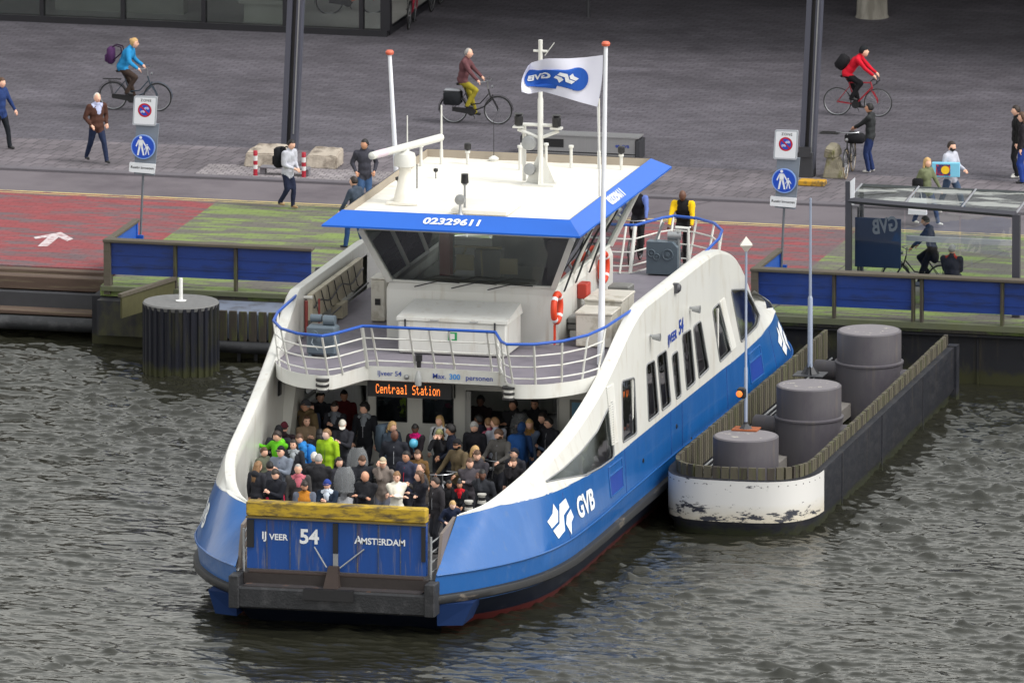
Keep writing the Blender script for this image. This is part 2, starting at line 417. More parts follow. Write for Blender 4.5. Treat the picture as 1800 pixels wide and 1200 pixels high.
# ---- water: one sheet with real waves near the camera's view
def make_water():
    x0, x1, y0, y1 = -19.0, 18.0, -9.0, 34.0
    nx, ny = 700, 960
    X, Y = np.meshgrid(np.linspace(x0, x1, nx), np.linspace(y0, y1, ny))
    rg = np.random.RandomState(5)
    Zf = np.zeros_like(X); Zb = np.zeros_like(X)
    for i in range(84):
        lam = 0.18 * (1.0 / 0.18) ** rg.rand()
        th = R(81) + rg.randn() * 0.42
        k = 2 * math.pi / lam
        ph = rg.rand() * 6.283
        wob = 0.5 * np.sin(X * (.7 * rg.rand() + .3) + ph) + 0.5 * np.sin(Y * (.7 * rg.rand() + .3) + ph * 2)
        amp = lam ** .85 * 0.0062
        Zf += amp * np.sin(k * (X * math.cos(th) + Y * math.sin(th)) + ph + wob * 1.2)
    for i in range(16):
        lam = 1.6 * (6.0 / 1.6) ** rg.rand(); th = R(95) + rg.randn() * 0.7; k = 2 * math.pi / lam; ph = rg.rand() * 6.283
        Zb += lam * 0.0019 * np.sin(k * (X * math.cos(th) + Y * math.sin(th)) + ph + np.sin(X * .4 + ph))
    # gusts: patches with more and less ripple; calmer boils from the screws off the port bow
    gust = 0.9 + 0.32 * np.sin(X * .33 + 1) * np.sin(Y * .21 + .5 * np.sin(X * .2)) + .2 * np.sin(X * .9 + Y * .5) + .15 * np.sin(X * 1.7 - Y * .9)
    boil = np.exp(-(((X + 8.0) / 6.0) ** 2 + ((Y + 1.5) / 6.5) ** 2))
    boil = np.maximum(boil, .8 * np.exp(-(((X + 1.0) / 5.0) ** 2 + ((Y + 6.0) / 4.5) ** 2)))
    lee = np.exp(-(((X - .5) / 4.5) ** 2 + ((Y + 1.2) / 2.6) ** 2))
    lee = np.maximum(lee, .75 * np.exp(-(((X - 5.6) / 1.6) ** 2 + ((Y - 9.5) / 4.5) ** 2)))
    lee = np.maximum(lee, np.clip((Y - 29.5) / 3, 0, .8))
    fine = gust * (1 - .62 * boil) * (1 - .55 * lee)
    sw = np.zeros_like(X)
    for (cx, cy, rr, am) in [(-9.2, -1.2, 1.7, .045), (-7.6, -3.9, 1.4, .05), (-4.9, -4.8, 1.0, .05), (-10.5, 2.4, 1.5, .03), (13.0, -4.6, 1.6, .05), (-1.5, -6.2, 1.2, .04), (9.8, 1.0, 1.2, .03), (4.0, -5.4, 1.2, .035)]:
        d = np.sqrt((X - cx) ** 2 + ((Y - cy) * .8) ** 2); an = np.arctan2(Y - cy, X - cx)
        sw += am * np.exp(-(d / rr) ** 2) * np.sin(7.5 / rr * d + 2 * an)
    Zf = Zf + .25 * (Zf * Zf / np.std(Zf) - np.std(Zf))
    Z = Zf * fine + Zb * (1 + .8 * boil) + sw
    edge = np.minimum(np.minimum((X - x0), (x1 - X)), np.minimum((Y - y0), (y1 - Y)))
    Z *= np.clip(edge / 1.0, 0, 1)
    n = nx * ny
    co = np.stack([X, Y, Z], -1).reshape(-1, 3).astype(np.float32)
    far = [(x0, y0), (x1, y0), (x1, y1), (x0, y1), (-BIG, -900), (BIG, -900), (BIG, y1), (-BIG, y1), (-BIG, y0), (BIG, y0)]
    co = np.concatenate([co, np.array([(x, y, 0) for x, y in far], np.float32)])
    idx = np.arange(n).reshape(ny, nx)
    q = np.stack([idx[:-1, :-1], idx[:-1, 1:], idx[1:, 1:], idx[1:, :-1]], -1).reshape(-1, 4)
    q = np.concatenate([q, np.array([[n + 4, n + 5, n + 9, n + 8], [n + 8, n + 0, n + 3, n + 7], [n + 1, n + 9, n + 6, n + 2]])])
    me = bpy.data.meshes.new('water')
    me.vertices.add(len(co)); me.vertices.foreach_set('co', co.ravel())
    me.loops.add(q.size); me.loops.foreach_set('vertex_index', q.ravel().astype(np.int32))
    me.polygons.add(len(q)); me.polygons.foreach_set('loop_start', np.arange(0, q.size, 4, dtype=np.int32))
    me.polygons.foreach_set('use_smooth', np.ones(len(q), bool))
    me.update(); me.validate()
    mt, N, L, b = node_mat('river_water')
    b.inputs['Base Color'].default_value = (.018, .018, .012, 1); b.inputs['Roughness'].default_value = .05
    b.inputs['IOR'].default_value = 1.5; b.inputs['Specular IOR Level'].default_value = .62
    tc = N.new('ShaderNodeTexCoord'); mp = N.new('ShaderNodeMapping'); mp.inputs['Scale'].default_value = (1, 1.5, 1); mp.inputs['Rotation'].default_value = (0, 0, .2)
    L.new(tc.outputs['Object'], mp.inputs[0])
    nz = N.new('ShaderNodeTexNoise'); nz.inputs['Scale'].default_value = 8; nz.inputs['Detail'].default_value = 3; nz.inputs['Distortion'].default_value = .6
    L.new(mp.outputs[0], nz.inputs['Vector'])
    bp = N.new('ShaderNodeBump'); bp.inputs['Distance'].default_value = .006; L.new(nz.outputs[0], bp.inputs['Height']); L.new(bp.outputs[0], b.inputs['Normal'])
    me.materials.append(mt)
    o = bpy.data.objects.new('water', me); COL.objects.link(o); tag(o, kind='structure')
make_water()

# ---- large structure behind the plaza: unseen roof and hall added for shade, column, leaning masts, glass pavilion
roofm = mat('grey_roof_underside', (.10, .10, .11), .7)
t = thing('unseen_shade_canopy', 'unseen canopy added to darken the back of the plaza and the water reflections', 'canopy', (0, 110, 12))
MB().box(-130, 130, -48, 60, 0, 1.2).build('unseen_roof_slab', roofm, t)  # out of view, added to keep sky light off the plaza
MB().box(-130, 130, 20, 60, -10.6, 19).build('unseen_station_hall', mat('unseen_dark_wall', (.03, .03, .033), .6), t)  # unseen hall, made tall and dark to darken reflections in the water
p = G(1533, 30, 1.4)
CONC = mat('pale_concrete', srgb(150, 146, 138), .8, var=.12, scale=2, dirt=srgb(112, 108, 100), dscale=1.2, stretch=(1, 1, .2))
t = thing('concrete_column', 'thick pale round concrete column at the back of the plaza', 'column', (p.x, p.y, 1.4))
MB().lathe([(.42, 0), (.39, .06), (.38, .4), (.38, 10.5)], n=40).build('shaft', CONC, t, SM)

MASTM = mat('blue_grey_mast_paint', srgb(74, 76, 88), .45, var=.08, scale=1.5, stretch=(1, 1, .2))
def light_mast(px, py, label, wide, base):
    p = G(px, py, 1.4)
    t = thing('light_mast', label, 'mast', (p.x, p.y, 1.4), 0, 'leaning masts on the plaza')
    H = 9.5; lean = .047
    f = lambda x, y, z: (x + z * lean, y, z)
    w = wide / 2
    MB().prism([(-w, -.14), (-w * .3, -.14), (-w * .3, .14), (-w, .14)], .0, H, f).prism([(w * .25, -.14), (w, -.14), (w, .14), (w * .25, .14)], .0, H, f).build('flange', MASTM, t)
    MB().prism([(-w * .3, -.06), (w * .25, -.06), (w * .25, .06), (-w * .3, .06)], .0, H, f).build('web', BLACK, t)
    MB().prism([(w * .55, -.17), (w * .7, -.17), (w * .7, -.142), (w * .55, -.142)], .4, H, f).build('cable_strip', STEEL, t)
    if base: MB().box(-w * 1.05, w * 1.05, -.2, .2, 0, .62, bev=.02).box(-w * .8, w * .8, -.23, -.2, .5, .75).build('base_box', DKSTEEL, t)
    return t
light_mast(509, 262, 'blue grey steel mast rising between the two concrete blocks', .37, False)
light_mast(1418, 310, 'blue grey steel mast with a black base box and yellow plinth', .36, True)
p = G(1428, 326, 1.4)
yb = MB().box(-.32, .32, -.16, .16, 0, .13, bev=.02).build('plinth', mat('scuffed_yellow_paint', srgb(186, 140, 30), .7, var=.15, dirt=srgb(110, 90, 50), dscale=5), None, loc=(p.x, p.y, 1.406))
tag(yb, 'low scuffed yellow plinth at the foot of the right mast', 'plinth')

p = G(1459, 234, 1.4)
q = MB().box(-.24, .24, -.16, .16, 0, .012)
for k in range(9): q.box(-.21, .21, -.14 + k * .032, -.125 + k * .032, .012, .018)
tag(q.build('drain_cover', mat('drain_iron', (.02, .02, .021), .6), None, loc=(p.x, p.y, 1.405)), 'small dark drain cover in the plaza paving near the right mast', 'drain cover')
def pavilion():
    t = thing('glass_pavilion', 'dark framed glass pavilion along the back edge of the plaza', 'building', (-15.05, 64.8, 1.4))
    FR = mat('pavilion_black_frame', (.014, .014, .018), .4)
    IN = mat('pavilion_inner_floor', srgb(200, 198, 194), .6, var=.1)
    MB().box(-40, 0.05, -.12, .12, 0, .16).build('sill', FR, t)
    MB().box(-40, .05, -.12, .12, 3.4, 3.8).build('lintel', FR, t)
    for k in range(12):
        x = [-.62, -2.57, -4.65, -6.72, -8.8, -10.9, -13, -15.1, -17.2, -19.3, -21.4, -23.5][k]
        MB().box(x - .05, x + .05, -.1, .1, .16, 3.4).build('mullion', FR, t)
    MB().box(-.12, .12, -.12, .12, .16, 3.4).build('corner_post', FR, t)
    xs = [.0, -.62, -2.57, -4.65, -6.72, -8.8, -10.9, -13, -15.1]
    for a, b in zip(xs[:-1], xs[1:]):
        MB().box(b + .05, a - .05 - (.07 if a == 0 else 0), -.015, .015, .16, 3.4).build('pane', glass('pavilion_glass', (.85, .88, .88), .03), t)
    MB().box(-.05, .05, .2, 8, .0, .16).build('side_sill', FR, t)
    MB().box(-40, -.2, .15, 12, 0.01, .03).build('floor', IN, t)
    MB().box(-40, .1, -.1, 12, 3.8, 3.95).build('roof', roofm, t)
    wb = mat('pale_bench', srgb(176, 176, 168), .6)
    MB().box(-3.9, -1.95 - .9, 1.0, 1.5, .03, .5).box(-4.0, -2.75, .9, 1.1, .5, .62).build('bench', wb, t)
    MB().box(-8.9, -5.6, 1.6, 2.1, .03, .75).build('counter', mat('pale_counter', srgb(150, 150, 144), .6), t)
    MB().box(-13.9, -10, 3.0, 3.2, .03, 2.4).build('screen_wall', mat('grey_partition', srgb(100, 100, 102), .7), t)
pavilion()

# ------------------------------------------------------------------ quay edge and pontoons
PSTEEL = mat('dark_pontoon_steel', (.015, .0155, .020), .65, tide=((.035, .036, .012), .12), streak=((.07, .06, .04), .58, .78, .6), spec=.3, var=.25, scale=1.3, dirt=(.055, .055, .02), dscale=1.2, dlo=.52, dhi=.72, stretch=(1, 1, .5))
TIMBER = mat('weathered_timber', srgb(84, 77, 68), .85, var=.25, scale=3, stretch=(.6, 6, 6), bump=.004, bscale=14, dirt=srgb(70, 70, 50), dscale=1.6, dlo=.5, dhi=.7)
TIMBER_D = mat('wet_dark_timber', srgb(56, 50, 44), .8, var=.3, scale=4, stretch=(5, 5, .8), dirt=srgb(74, 80, 36), dscale=1.5, dlo=.48, dhi=.68, bump=.004)
BROWN = mat('brown_timber_edge', srgb(80, 64, 55), .85, var=.25, scale=3, stretch=(.4, 4, 4), dirt=srgb(98, 86, 70), dscale=2)
PANELB = mat('rail_panel_blue', srgb(22, 52, 122), .45, var=.15, scale=2, coat=.1, dirt=srgb(24, 44, 96), dscale=1.8, stretch=(.5, 1, 3))
GREENM = mat('mossy_green_paint', srgb(84, 88, 68), .85, var=.2, scale=3, dirt=srgb(84, 88, 62), dscale=2.5, dlo=.5, dhi=.65)

t = thing('pontoon', 'dark steel landing pontoon with round portholes right of the ferry', 'pontoon', (2.2, 31.1, 0))
b = MB().box(-8.4, 58, .05, .25, -.8, z0 - .26).box(-8.4, 58, -.12, .12, z0 - .30, z0 - .252)
b.build('hull_wall', PSTEEL, t)
for x in (1.55, 3.35, 4.55, 6.4, 8.3):
    MB().lathe([(.13, -.02), (.17, -.02), (.17, .05), (.13, .05)], (x, .05, .72), 20, 'y').build('porthole_ring', PSTEEL, t, SM)
    MB().lathe([(.13, .0), (.13, .03)], (x, .02, .72), 20, 'y').build('porthole', BLACK, t)
for x in (-3, 0.3, 2.75, 5.2, 7.6): MB().box(x, x + .04, -.01, .05, -.5, z0 - .3).build('frame_rib', PSTEEL, t)
b = MB().box(-8.4, 14, -.22, .0, z0 - .14, z0 - .0)
b.build('green_kerb', GREENM, t)

t = thing('quay_wall', 'dark steel quay side below the red path on the left', 'quay', (-13.4, 31.1, 0))
MB().box(-50, .0, 1.86, 2.2, -1, z0 - .26).box(-.25, 0, -.15, 1.86, -1, z0 - .26).box(0, 7.2, -.15, .1, -1, z0 - .27).build('steel_face', PSTEEL, t)
MB().box(-50, -.3, 1.55, 1.9, z0 - .32, z0 - .04, bev=.02).box(-50, -.3, 1.15, 1.54, z0 - .44, z0 - .12, bev=.02).build('edge_beam', BROWN, t)
MB().box(-50, -.26, .95, 1.14, .55, .95, bev=.02).build('steel_waling', DKSTEEL, t)
MB().box(-50, -.4, .45, .95, .50, .60, bev=.02).box(-50, -2.8, .4, .7, .60, .70, bev=.02).build('timber_fender', BROWN, t)
MB().tube([(-50, .3, .34), (.2, .3, .34)], .17, 16).build('tube_fender', RUBBER, t, SM)
MB().box(0, 7.2, -.28, -.16, z0 - .11, z0 - .005).build('green_kerb', GREENM, t)
MB().box(-.02, 2.9, -.6, -.15, .3, 1.12).build('buttress', PSTEEL, t)

def blue_rail(x0, x1, y, posts, label, end_left, side=None):
    t = thing('panel_railing', label, 'railing', (x0, y, z0), 0, 'blue panel railings along the landing')
    W = x1 - x0
    MB().box(-.12, W, -.14, .14, 1.02, 1.1, bev=.015).build('timber_cap', TIMBER, t)
    ps = [q - x0 for q in posts]
    for q in ps: MB().box(q - .035, q + .035, -.1, .06, -.12, 1.02, bev=.01).build('post', TIMBER_D, t)
    ed = [0.0] + ps + [W]
    for a, b in zip(ed[:-1], ed[1:]):
        if b - a < .25: continue
        pm = MB().box(a + .05, b - .05, -.02, .02, .26, 1.0)
        for z in (.45, .72): pm.box(a + .05, b - .05, -.035, -.021, z, z + .03)
        pm.build('panel', PANELB, t)
    MB().box(-.1, .06, -.12, .12, -.2, 1.02).build('end_post', TIMBER, t)
    if side:
        MB().box(-.1, .06, .14, side, 1.02, 1.1, bev=.015).build('side_cap', TIMBER, t)
        MB().box(-.03, .0, .14, side - .1, .2, 1.0).build('side_panel', mat('pale_blue_panel', srgb(36, 84, 170), .5), t)
        MB().box(-.04, .02, side - .12, side, -.02, 1.02).build('side_post', RAILBLUE, t)
        MB().box(-.02, .16, side - .1, side - .02, .55, .72).build('bracket', RAILBLUE, t)
blue_rail(-13.25, -8.35, 31.0, [-11.65, -10.2], 'blue panelled railing with timber cap left of the ferry', 1, 2.6)
blue_rail(2.2, 13.5, 31.0, [4.05, 5.92, 6.12, 8.02, 9.9, 11.8], 'long blue panelled railing with timber cap right of the ferry', 1, 2.5)

# steel slipway plate, plank palisade and sheet pile dolphin left of the ferry
t = thing('steel_gangway', 'blue grey steel platform behind the plank fender', 'platform', (-8, 29.5, 0))
MB().hexa([(-3.4, .35, 1.02), (5.5, .35, 1.02), (5.5, 1.3, 1.1), (-3.4, 1.3, 1.1), (-3.4, .35, 1.1), (5.5, .35, 1.1), (5.5, 1.3, 1.2), (-3.4, 1.3, 1.2)]).box(-3.4, 5.5, .3, .35, .5, 1.09).build('plate', mat('blue_grey_plate', srgb(104, 112, 128), .6, var=.08, dirt=srgb(84, 88, 98), dscale=2), t)
MB().tube([(-2.5, .6, -1), (-2.5, .6, 1.02)], .12).tube([(4, .6, -1), (4, .6, 1.02)], .12).build('support', DKSTEEL, t, SM)
t = thing('plank_fender', 'row of dark upright planks beside the sheet pile dolphin', 'fender', (-10.15, 29.6, 0))
for k in range(9):
    x = -.1 + k * .235
    MB().box(x, x + .185, 0, .07, .48, 1.2 - .02 * rnd.random(), bev=.01).build('plank', TIMBER_D, t)
MB().tube([(-.35, -.1, .36), (2.3, -.1, .36)], .14, 12).build('tube', RUBBER, t, SM)
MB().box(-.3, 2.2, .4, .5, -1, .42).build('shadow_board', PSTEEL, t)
for x in (.35, .75, 1.7): MB().tube([(x, .1, -1), (x, .1, .5)], .045).build('leg', DKSTEEL, t)
def wood_wing():
    t = thing('timber_wing', 'slanting green stained timber wing behind the dolphin', 'fender', (-11.9, 29.3, 0))
    MB().prism([(-.5, -.75), (-.4, -.8), (.3, 1.6), (.2, 1.65)], 1.6, 1.68).build('cap', TIMBER, t)
    MB().prism([(-.45, -.7), (-.4, -.72), (.26, 1.58), (.2, 1.6)], 1.1, 1.6).build('board', mat('mossy_board', srgb(70, 68, 40), .85, var=.3, scale=6, stretch=(5, 1, 1)), t)
wood_wing()
def dolphin():
    c = G(318, 530, 1.62)
    t = thing('sheet_pile_dolphin', 'dark round sheet pile dolphin with ribbed sides left of the ferry', 'dolphin', (c.x, c.y, 0))
    SP = mat('blue_black_sheet_pile', (.011, .012, .019), .55, tide=((.04, .042, .014), .05), streak=((.05, .045, .035), .56, .76, .5), spec=.3, var=.3, scale=2, stretch=(3, 3, .4), dirt=(.035, .035, .012), dscale=1.2, dlo=.55, dhi=.75)
    n = 240; r0 = .86; rows = []
    for z in (-1.2, .05, .5, 1.0, 1.6):
        row = []
        for j in range(n):
            tt = 2 * math.pi * j / n; ph = (j % 8)
            rr = r0 + (.03 if ph in (0, 1, 2, 3) else -.015)
            row.append((rr * math.cos(tt), rr * math.sin(tt), z))
        rows.append(row)
    MB().grid(rows, True).build('ribbed_wall', SP, t)
    MB().lathe([(.82, 1.5), (.86, 1.52), (.885, 1.6), (.86, 1.635), (.81, 1.63)], n=96).build('rim', mat('worn_grey_rim', srgb(104, 104, 104), .7, var=.3, scale=9), t, SM)
    MB().lathe([(.80, 1.55), (.80, 1.605), (.0, 1.615)], n=64).build('lid', mat('grey_lid_paint', srgb(118, 112, 118), .7, var=.1), t)
    MB().lathe([(.0, 1.60), (.11, 1.62), (.13, 1.65), (.03, 1.67), (.0, 1.67)], n=20).lathe([(.045, 1.65), (.045, 2.15), (.04, 2.17), (0, 2.17)], n=14).build('white_stub', mat('white_stub_paint', (.75, .75, .73), .5), t, SM)
dolphin()
b = MB().box(-.5, .5, -.15, .15, 0, .6, bev=.04)
p = G(590, 478, 1.4)
tag(b.build('life_raft_box', mat('dark_red_box', srgb(118, 22, 40), .5, var=.15), None, loc=(-7.1, 32.0, 1.4)), 'dark red box on the landing behind the blue railing end', 'box')
t = thing('mooring_bollard', 'black double mooring bollard beside the dark red box', 'bollard', (-7.75, 31.25, 1.4))
MB().box(-.3, .3, -.15, .15, 0, .05).build('base', BLACK, t)
for s in (-.15, .15): MB().lathe([(.07, .05), (.06, .3), (.09, .33), (.09, .38), (.0, .4)], (s, 0, 0), 14).build('post', BLACK, t, SM)

# ------------------------------------------------------------------ guide work with the three piles
def guide():
    def plan(off, n=10):
        """U-shaped plan open to the land: right wall, rounded nose, left wall"""
        L0, L1 = Vector((4.16, 28.8)), Vector((4.27, 13.9)); R1, R0 = Vector((7.72, 13.9)), Vector((7.38, 28.8))
        pts = [R0]
        c = (L1 + R1) / 2; hw = (R1.x - L1.x) / 2
        for i in range(2 * n + 1):
            a = math.pi * i / (2 * n)
            ca, sa = math.cos(a), math.sin(a)
            e = .62
            pts.append(Vector((c.x + hw * math.copysign(abs(ca) ** e, ca), c.y - 1.75 * abs(sa) ** .8)))
        pts.append(L0)
        out = []
        for i, p in enumerate(pts):
            a = pts[max(0, i - 1)]; b = pts[min(len(pts) - 1, i + 1)]; d = (b - a).normalized(); nn = Vector((d.y, -d.x))
            out.append(p + nn * off)
        return out
    t = thing('guide_wall', 'dark U-shaped steel guide wall with a scraped white nose right of the ferry', 'fender wall', (5.9, 12.5, 0))
    o = Vector((5.9, 12.5, 0))
    GST = mat('guide_wall_steel', (.014, .0155, .022), .6, tide=((.03, .034, .014), .0), streak=((.07, .055, .04), .58, .8, .5), spec=.3, var=.3, scale=1.5, dirt=(.03, .03, .036), dscale=2.2, dlo=.45, dhi=.7, stretch=(1, 1, 3), bump=.006, bscale=6)
    out, inn = plan(0.0), plan(.16)
    rows = [[(p.x, p.y, z) for p in plan(q)] for q, z in ((.12, -.8), (.12, .12), (0, .3), (0, 1.28))]
    rows.append([(p.x, p.y, 1.28) for p in inn]); rows.append([(p.x, p.y, -.8) for p in inn])
    MB().grid([[(x - o.x, y - o.y, z) for x, y, z in r] for r in rows]).build('steel_wall', GST, t, SM)
    # white nose band, chipped
    mt, N, L, bs = node_mat('scraped_white_nose')
    tc = N.new('ShaderNodeTexCoord'); mp = N.new('ShaderNodeMapping'); mp.inputs['Scale'].default_value = (.8, .8, 2.6); L.new(tc.outputs['Object'], mp.inputs[0])
    nz = N.new('ShaderNodeTexNoise'); nz.inputs['Scale'].default_value = 1.9; nz.inputs['Detail'].default_value = 10; nz.inputs['Roughness'].default_value = .72; L.new(mp.outputs[0], nz.inputs['Vector'])
    sx = N.new('ShaderNodeSeparateXYZ'); L.new(tc.outputs['Object'], sx.inputs[0])
    mz = N.new('ShaderNodeMapRange'); mz.inputs['From Min'].default_value = .95; mz.inputs['From Max'].default_value = .45; mz.inputs['To Min'].default_value = -.1; mz.inputs['To Max'].default_value = .035; L.new(sx.outputs[2], mz.inputs[0])
    ad = N.new('ShaderNodeMath'); ad.operation = 'ADD'; L.new(nz.outputs[0], ad.inputs[0]); L.new(mz.outputs[0], ad.inputs[1])
    mr = N.new('ShaderNodeMapRange'); mr.inputs['From Min'].default_value = .545; mr.inputs['From Max'].default_value = .555; L.new(ad.outputs[0], mr.inputs[0])
    yl = N.new('ShaderNodeMapRange'); yl.inputs['From Min'].default_value = .75; yl.inputs['From Max'].default_value = .4; L.new(sx.outputs[2], yl.inputs[0])
    ym = N.new('ShaderNodeMath'); ym.operation = 'MULTIPLY'; L.new(yl.outputs[0], ym.inputs[0]); L.new(nz.outputs[0], ym.inputs[1])
    c1 = N.new('ShaderNodeMix'); c1.data_type = 'RGBA'; L.new(ym.outputs[0], c1.inputs[0]); c1.inputs['A'].default_value = srgb(204, 203, 201); c1.inputs['B'].default_value = srgb(176, 160, 118)
    c2 = N.new('ShaderNodeMix'); c2.data_type = 'RGBA'; L.new(mr.outputs[0], c2.inputs[0]); L.new(c1.outputs['Result'], c2.inputs['A']); c2.inputs['B'].default_value = (.03, .032, .045, 1)
    L.new(c2.outputs['Result'], bs.inputs['Base Color']); bs.inputs['Roughness'].default_value = .5
    nose = plan(-.006)[1:-1]
    MB().grid([[(p.x - o.x, p.y - o.y, z) for p in nose] for z in (.34, .6, .9, 1.27)]).build('white_nose_band', mt, t, SM)
    bl = MB()
    for p in nose[1:-1:1]: bl.sphere((p.x - o.x, p.y - o.y, 1.17), .014, 6, 4)
    bl.build('rivets', BLACK, t)
    bl = MB()
    for y in (15.9, 20.4, 25.1): bl.box(7.72 - o.x - (y - 13.9) * .0228 - .005, 7.72 - o.x - (y - 13.9) * .0228 + .012, y - o.y, y - o.y + .05, .0, 1.27)
    bl.build('weld_seam', GST, t)
    # timber slats standing along the inside of the wall (more than a hundred: one part)
    path = plan(.2, 14); seg = []
    for a, b in zip(path[:-1], path[1:]):
        seg.append((a, b, (b - a).length))
    Ltot = sum(s[2] for s in seg); st = .205; pos = .03; acc = 0; sl = []
    si = 0
    while pos < Ltot - .1:
        while pos > acc + seg[si][2]: acc += seg[si][2]; si += 1
        a, b, l = seg[si]; d = (b - a) / l; p = a + d * (pos - acc); sl.append((p, d)); pos += st
    for k, (p, d) in enumerate(sl):
        nn = Vector((d.y, -d.x)) * .04; h = d * .082; z1 = 1.54 + .012 * rnd.random()
        cs = [p - h - nn, p + h - nn, p + h + nn, p - h + nn]
        MB().hexa([(c.x - o.x, c.y - o.y, .88) for c in cs] + [(c.x - o.x, c.y - o.y, z1) for c in cs]).build('slat', TIMBER_G if k % 3 else TIMBER_D, t)
    # hand pipe and brackets on the inside of the left wall
    MB().tube([(4.28 + .36 - o.x, 14.3 - o.y, .92), (4.18 + .36 - o.x, 28.6 - o.y, .92)], .022, 8).tube([(4.28 + .40 - o.x, 14.3 - o.y, .84), (4.18 + .40 - o.x, 28.6 - o.y, .84)], .014, 6).build('hand_pipe', STEEL, t)
    for k in range(19):
        y = 14.6 + k * .75; x = 4.27 - (y - 13.9) * .0074
        MB().prism([(x + .25 - o.x, y - o.y), (x + .8 - o.x, y - o.y), (x + .74 - o.x, y + .25 - o.y), (x + .25 - o.x, y + .25 - o.y)], .45, .52).build('bracket', DKSTEEL, t)
    MB().box(4.3 + .25 - o.x, 4.3 + 1.3 - o.x, 14.0 - o.y, 28.4 - o.y, .12, .42).build('walkway', mat('concrete_walkway', srgb(120, 116, 112), .8, var=.15), t)
    wl = Vector((7.38, 28.8))
    MB().box(7.2 - o.x, 7.44 - o.x, 28.75 - o.y, 29.05 - o.y, -.8, 1.3).build('end_post', GST, t)
    return t
TIMBER_G = mat('greenish_slat_timber', srgb(80, 75, 62), .85, var=.3, scale=3, stretch=(5, 5, .8), dirt=srgb(82, 84, 54), dscale=1.3, dlo=.5, dhi=.7, bump=.004)
guide()
PILE = mat('grey_pile_paint', srgb(84, 81, 86), .6, streak=(srgb(108, 100, 90), .55, .8, .55), var=.08, scale=1.5, dirt=srgb(76, 72, 80), dscale=1.1, stretch=(1, 1, .4))
PILET = mat('pile_top_grey', srgb(116, 112, 116), .7, var=.1, scale=2, dirt=srgb(176, 172, 160), dscale=5, dlo=.60, dhi=.66)
def pile(px, py, z, label, collar, lugs):
    c = G(px, py, z)
    t = thing('mooring_pile', label, 'pile', (c.x, c.y, 0), 0, 'grey round piles inside the guide wall')
    r = .735
    prof = [(r + .03, -1), (r + .03, z - .95), (r + .03, z - .72), (r, z - .70), (r, z - .02), (r - .02, z)] if collar else [(r, -1), (r, z - .02), (r - .02, z)]
    MB().lathe(prof + [(r - .05, z + .004)], n=64).build('shaft', PILE, t, SM)
    MB().lathe([(r - .05, z - .03), (r - .05, z + .006), (0, z + .012)], n=64).build('top_plate', PILET, t)
    if collar:
        MB().lathe([(r + .031, z - .76), (r + .055, z - .75), (r + .055, z - .71), (r + .01, z - .69)], n=64).build('collar', PILE, t, SM)
    if lugs:
        MB().tube([(-r + .05, .1, z - 1.0), (-r - .55, .25, z - 1.0)], [.22, .22], 16).build('cross_tube', PILE, t, SM)
        MB().tube([(r - .05, 0, z - 1.05), (r + .75, .1, z - 1.05)], [.17, .17], 16).build('cross_tube', PILE, t, SM)
        MB().prism([(r - .1, -.25), (r + .75, -.25), (r + .75, .1), (r - .1, .1)], z - 1.42, z - 1.38).build('shelf_plate', DKSTEEL, t)
        MB().prism([(-r + .1, -.1), (-r + .6 - .9, -.5), (-r - .4, .2)], z - 1.5, z - 1.46).build('shelf_plate', DKSTEEL, t)
    return t, c
pile(1311, 765, 1.86, 'front grey pile carrying the radar reflector pole on a rusty plate', False, False)
pile(1422, 676, 1.95, 'middle grey pile with a tall pale blue pole on its top', True, True)
pile(1528, 580, 2.0, 'rear grey pile with a bare pale top', True, True)
# poles on the piles
POLE = mat('pale_blue_grey_pole', srgb(142, 152, 172), .4, var=.08, metal=.2)
c = G(1424, 657, 1.98)
t = thing('pole', 'tall pale blue pole standing on the middle grey pile', 'pole', (c.x, c.y, 1.965))
MB().box(-.35, .35, -.3, .3, 0, .02).build('base_plate', DKSTEEL, t)
fo = MB()
for a in range(4):
    ca, sa = math.cos(a * math.pi / 2 + .4), math.sin(a * math.pi / 2 + .4)
    fo.add([(ca * .22, sa * .22, .02), (ca * .05, sa * .05, .28), (ca * .02, sa * .02, .28), (ca * .02 - sa * .015, sa * .02 + ca * .015, .02)], [(0, 1, 2, 3)])
fo.lathe([(.17, .02), (.05, .22), (.05, .3)], n=4).build('gusset', DKSTEEL, t)
MB().lathe([(.058, .02), (.058, 1.75), (.04, 1.8), (.035, 1.81)], n=14).build('lower_tube', POLE, t, SM)
MB().lathe([(.034, 1.8), (.026, 4.05), (0, 4.06)], n=12).build('upper_tube', POLE, t, SM)
c = G(1311, 754, 1.88)
t = thing('reflector_pole', 'pole with a faceted white radar reflector and orange lamp on the front pile', 'pole', (c.x, c.y, 1.872))
RUST = mat('rusty_plate', srgb(142, 76, 42), .85, var=.25, scale=6)
MB().box(-.28, .3, -.22, .22, 0, .03).build('base_plate', RUST, t)
MB().lathe([(.15, .03), (.05, .13), (.05, .18)], n=8).build('foot', DKSTEEL, t)
MB().lathe([(.04, .03), (.04, 1.4), (.028, 1.42), (.028, 4.05)], n=12).build('tube', POLE, t, SM)
ra = MB(); s_ = .2
oc = [(s_, 0, 0), (-s_, 0, 0), (0, s_, 0), (0, -s_, 0), (0, 0, s_), (0, 0, -s_)]
oc = [(x * .8 + y * .5, y * .8 - x * .3, z * .95 + 4.2) for x, y, z in oc]
ra.add(oc, [(0, 2, 4), (2, 1, 4), (1, 3, 4), (3, 0, 4), (2, 0, 5), (1, 2, 5), (3, 1, 5), (0, 3, 5)])
ra.build('reflector', mat('reflector_white', srgb(206, 200, 190), .4, var=.15, scale=5, dirt=srgb(180, 110, 60), dscale=4, dlo=.6, dhi=.65), t)
MB().box(-.19, .02, -.1, .1, .72, .95, bev=.03).build('lamp_housing', BLACK, t)
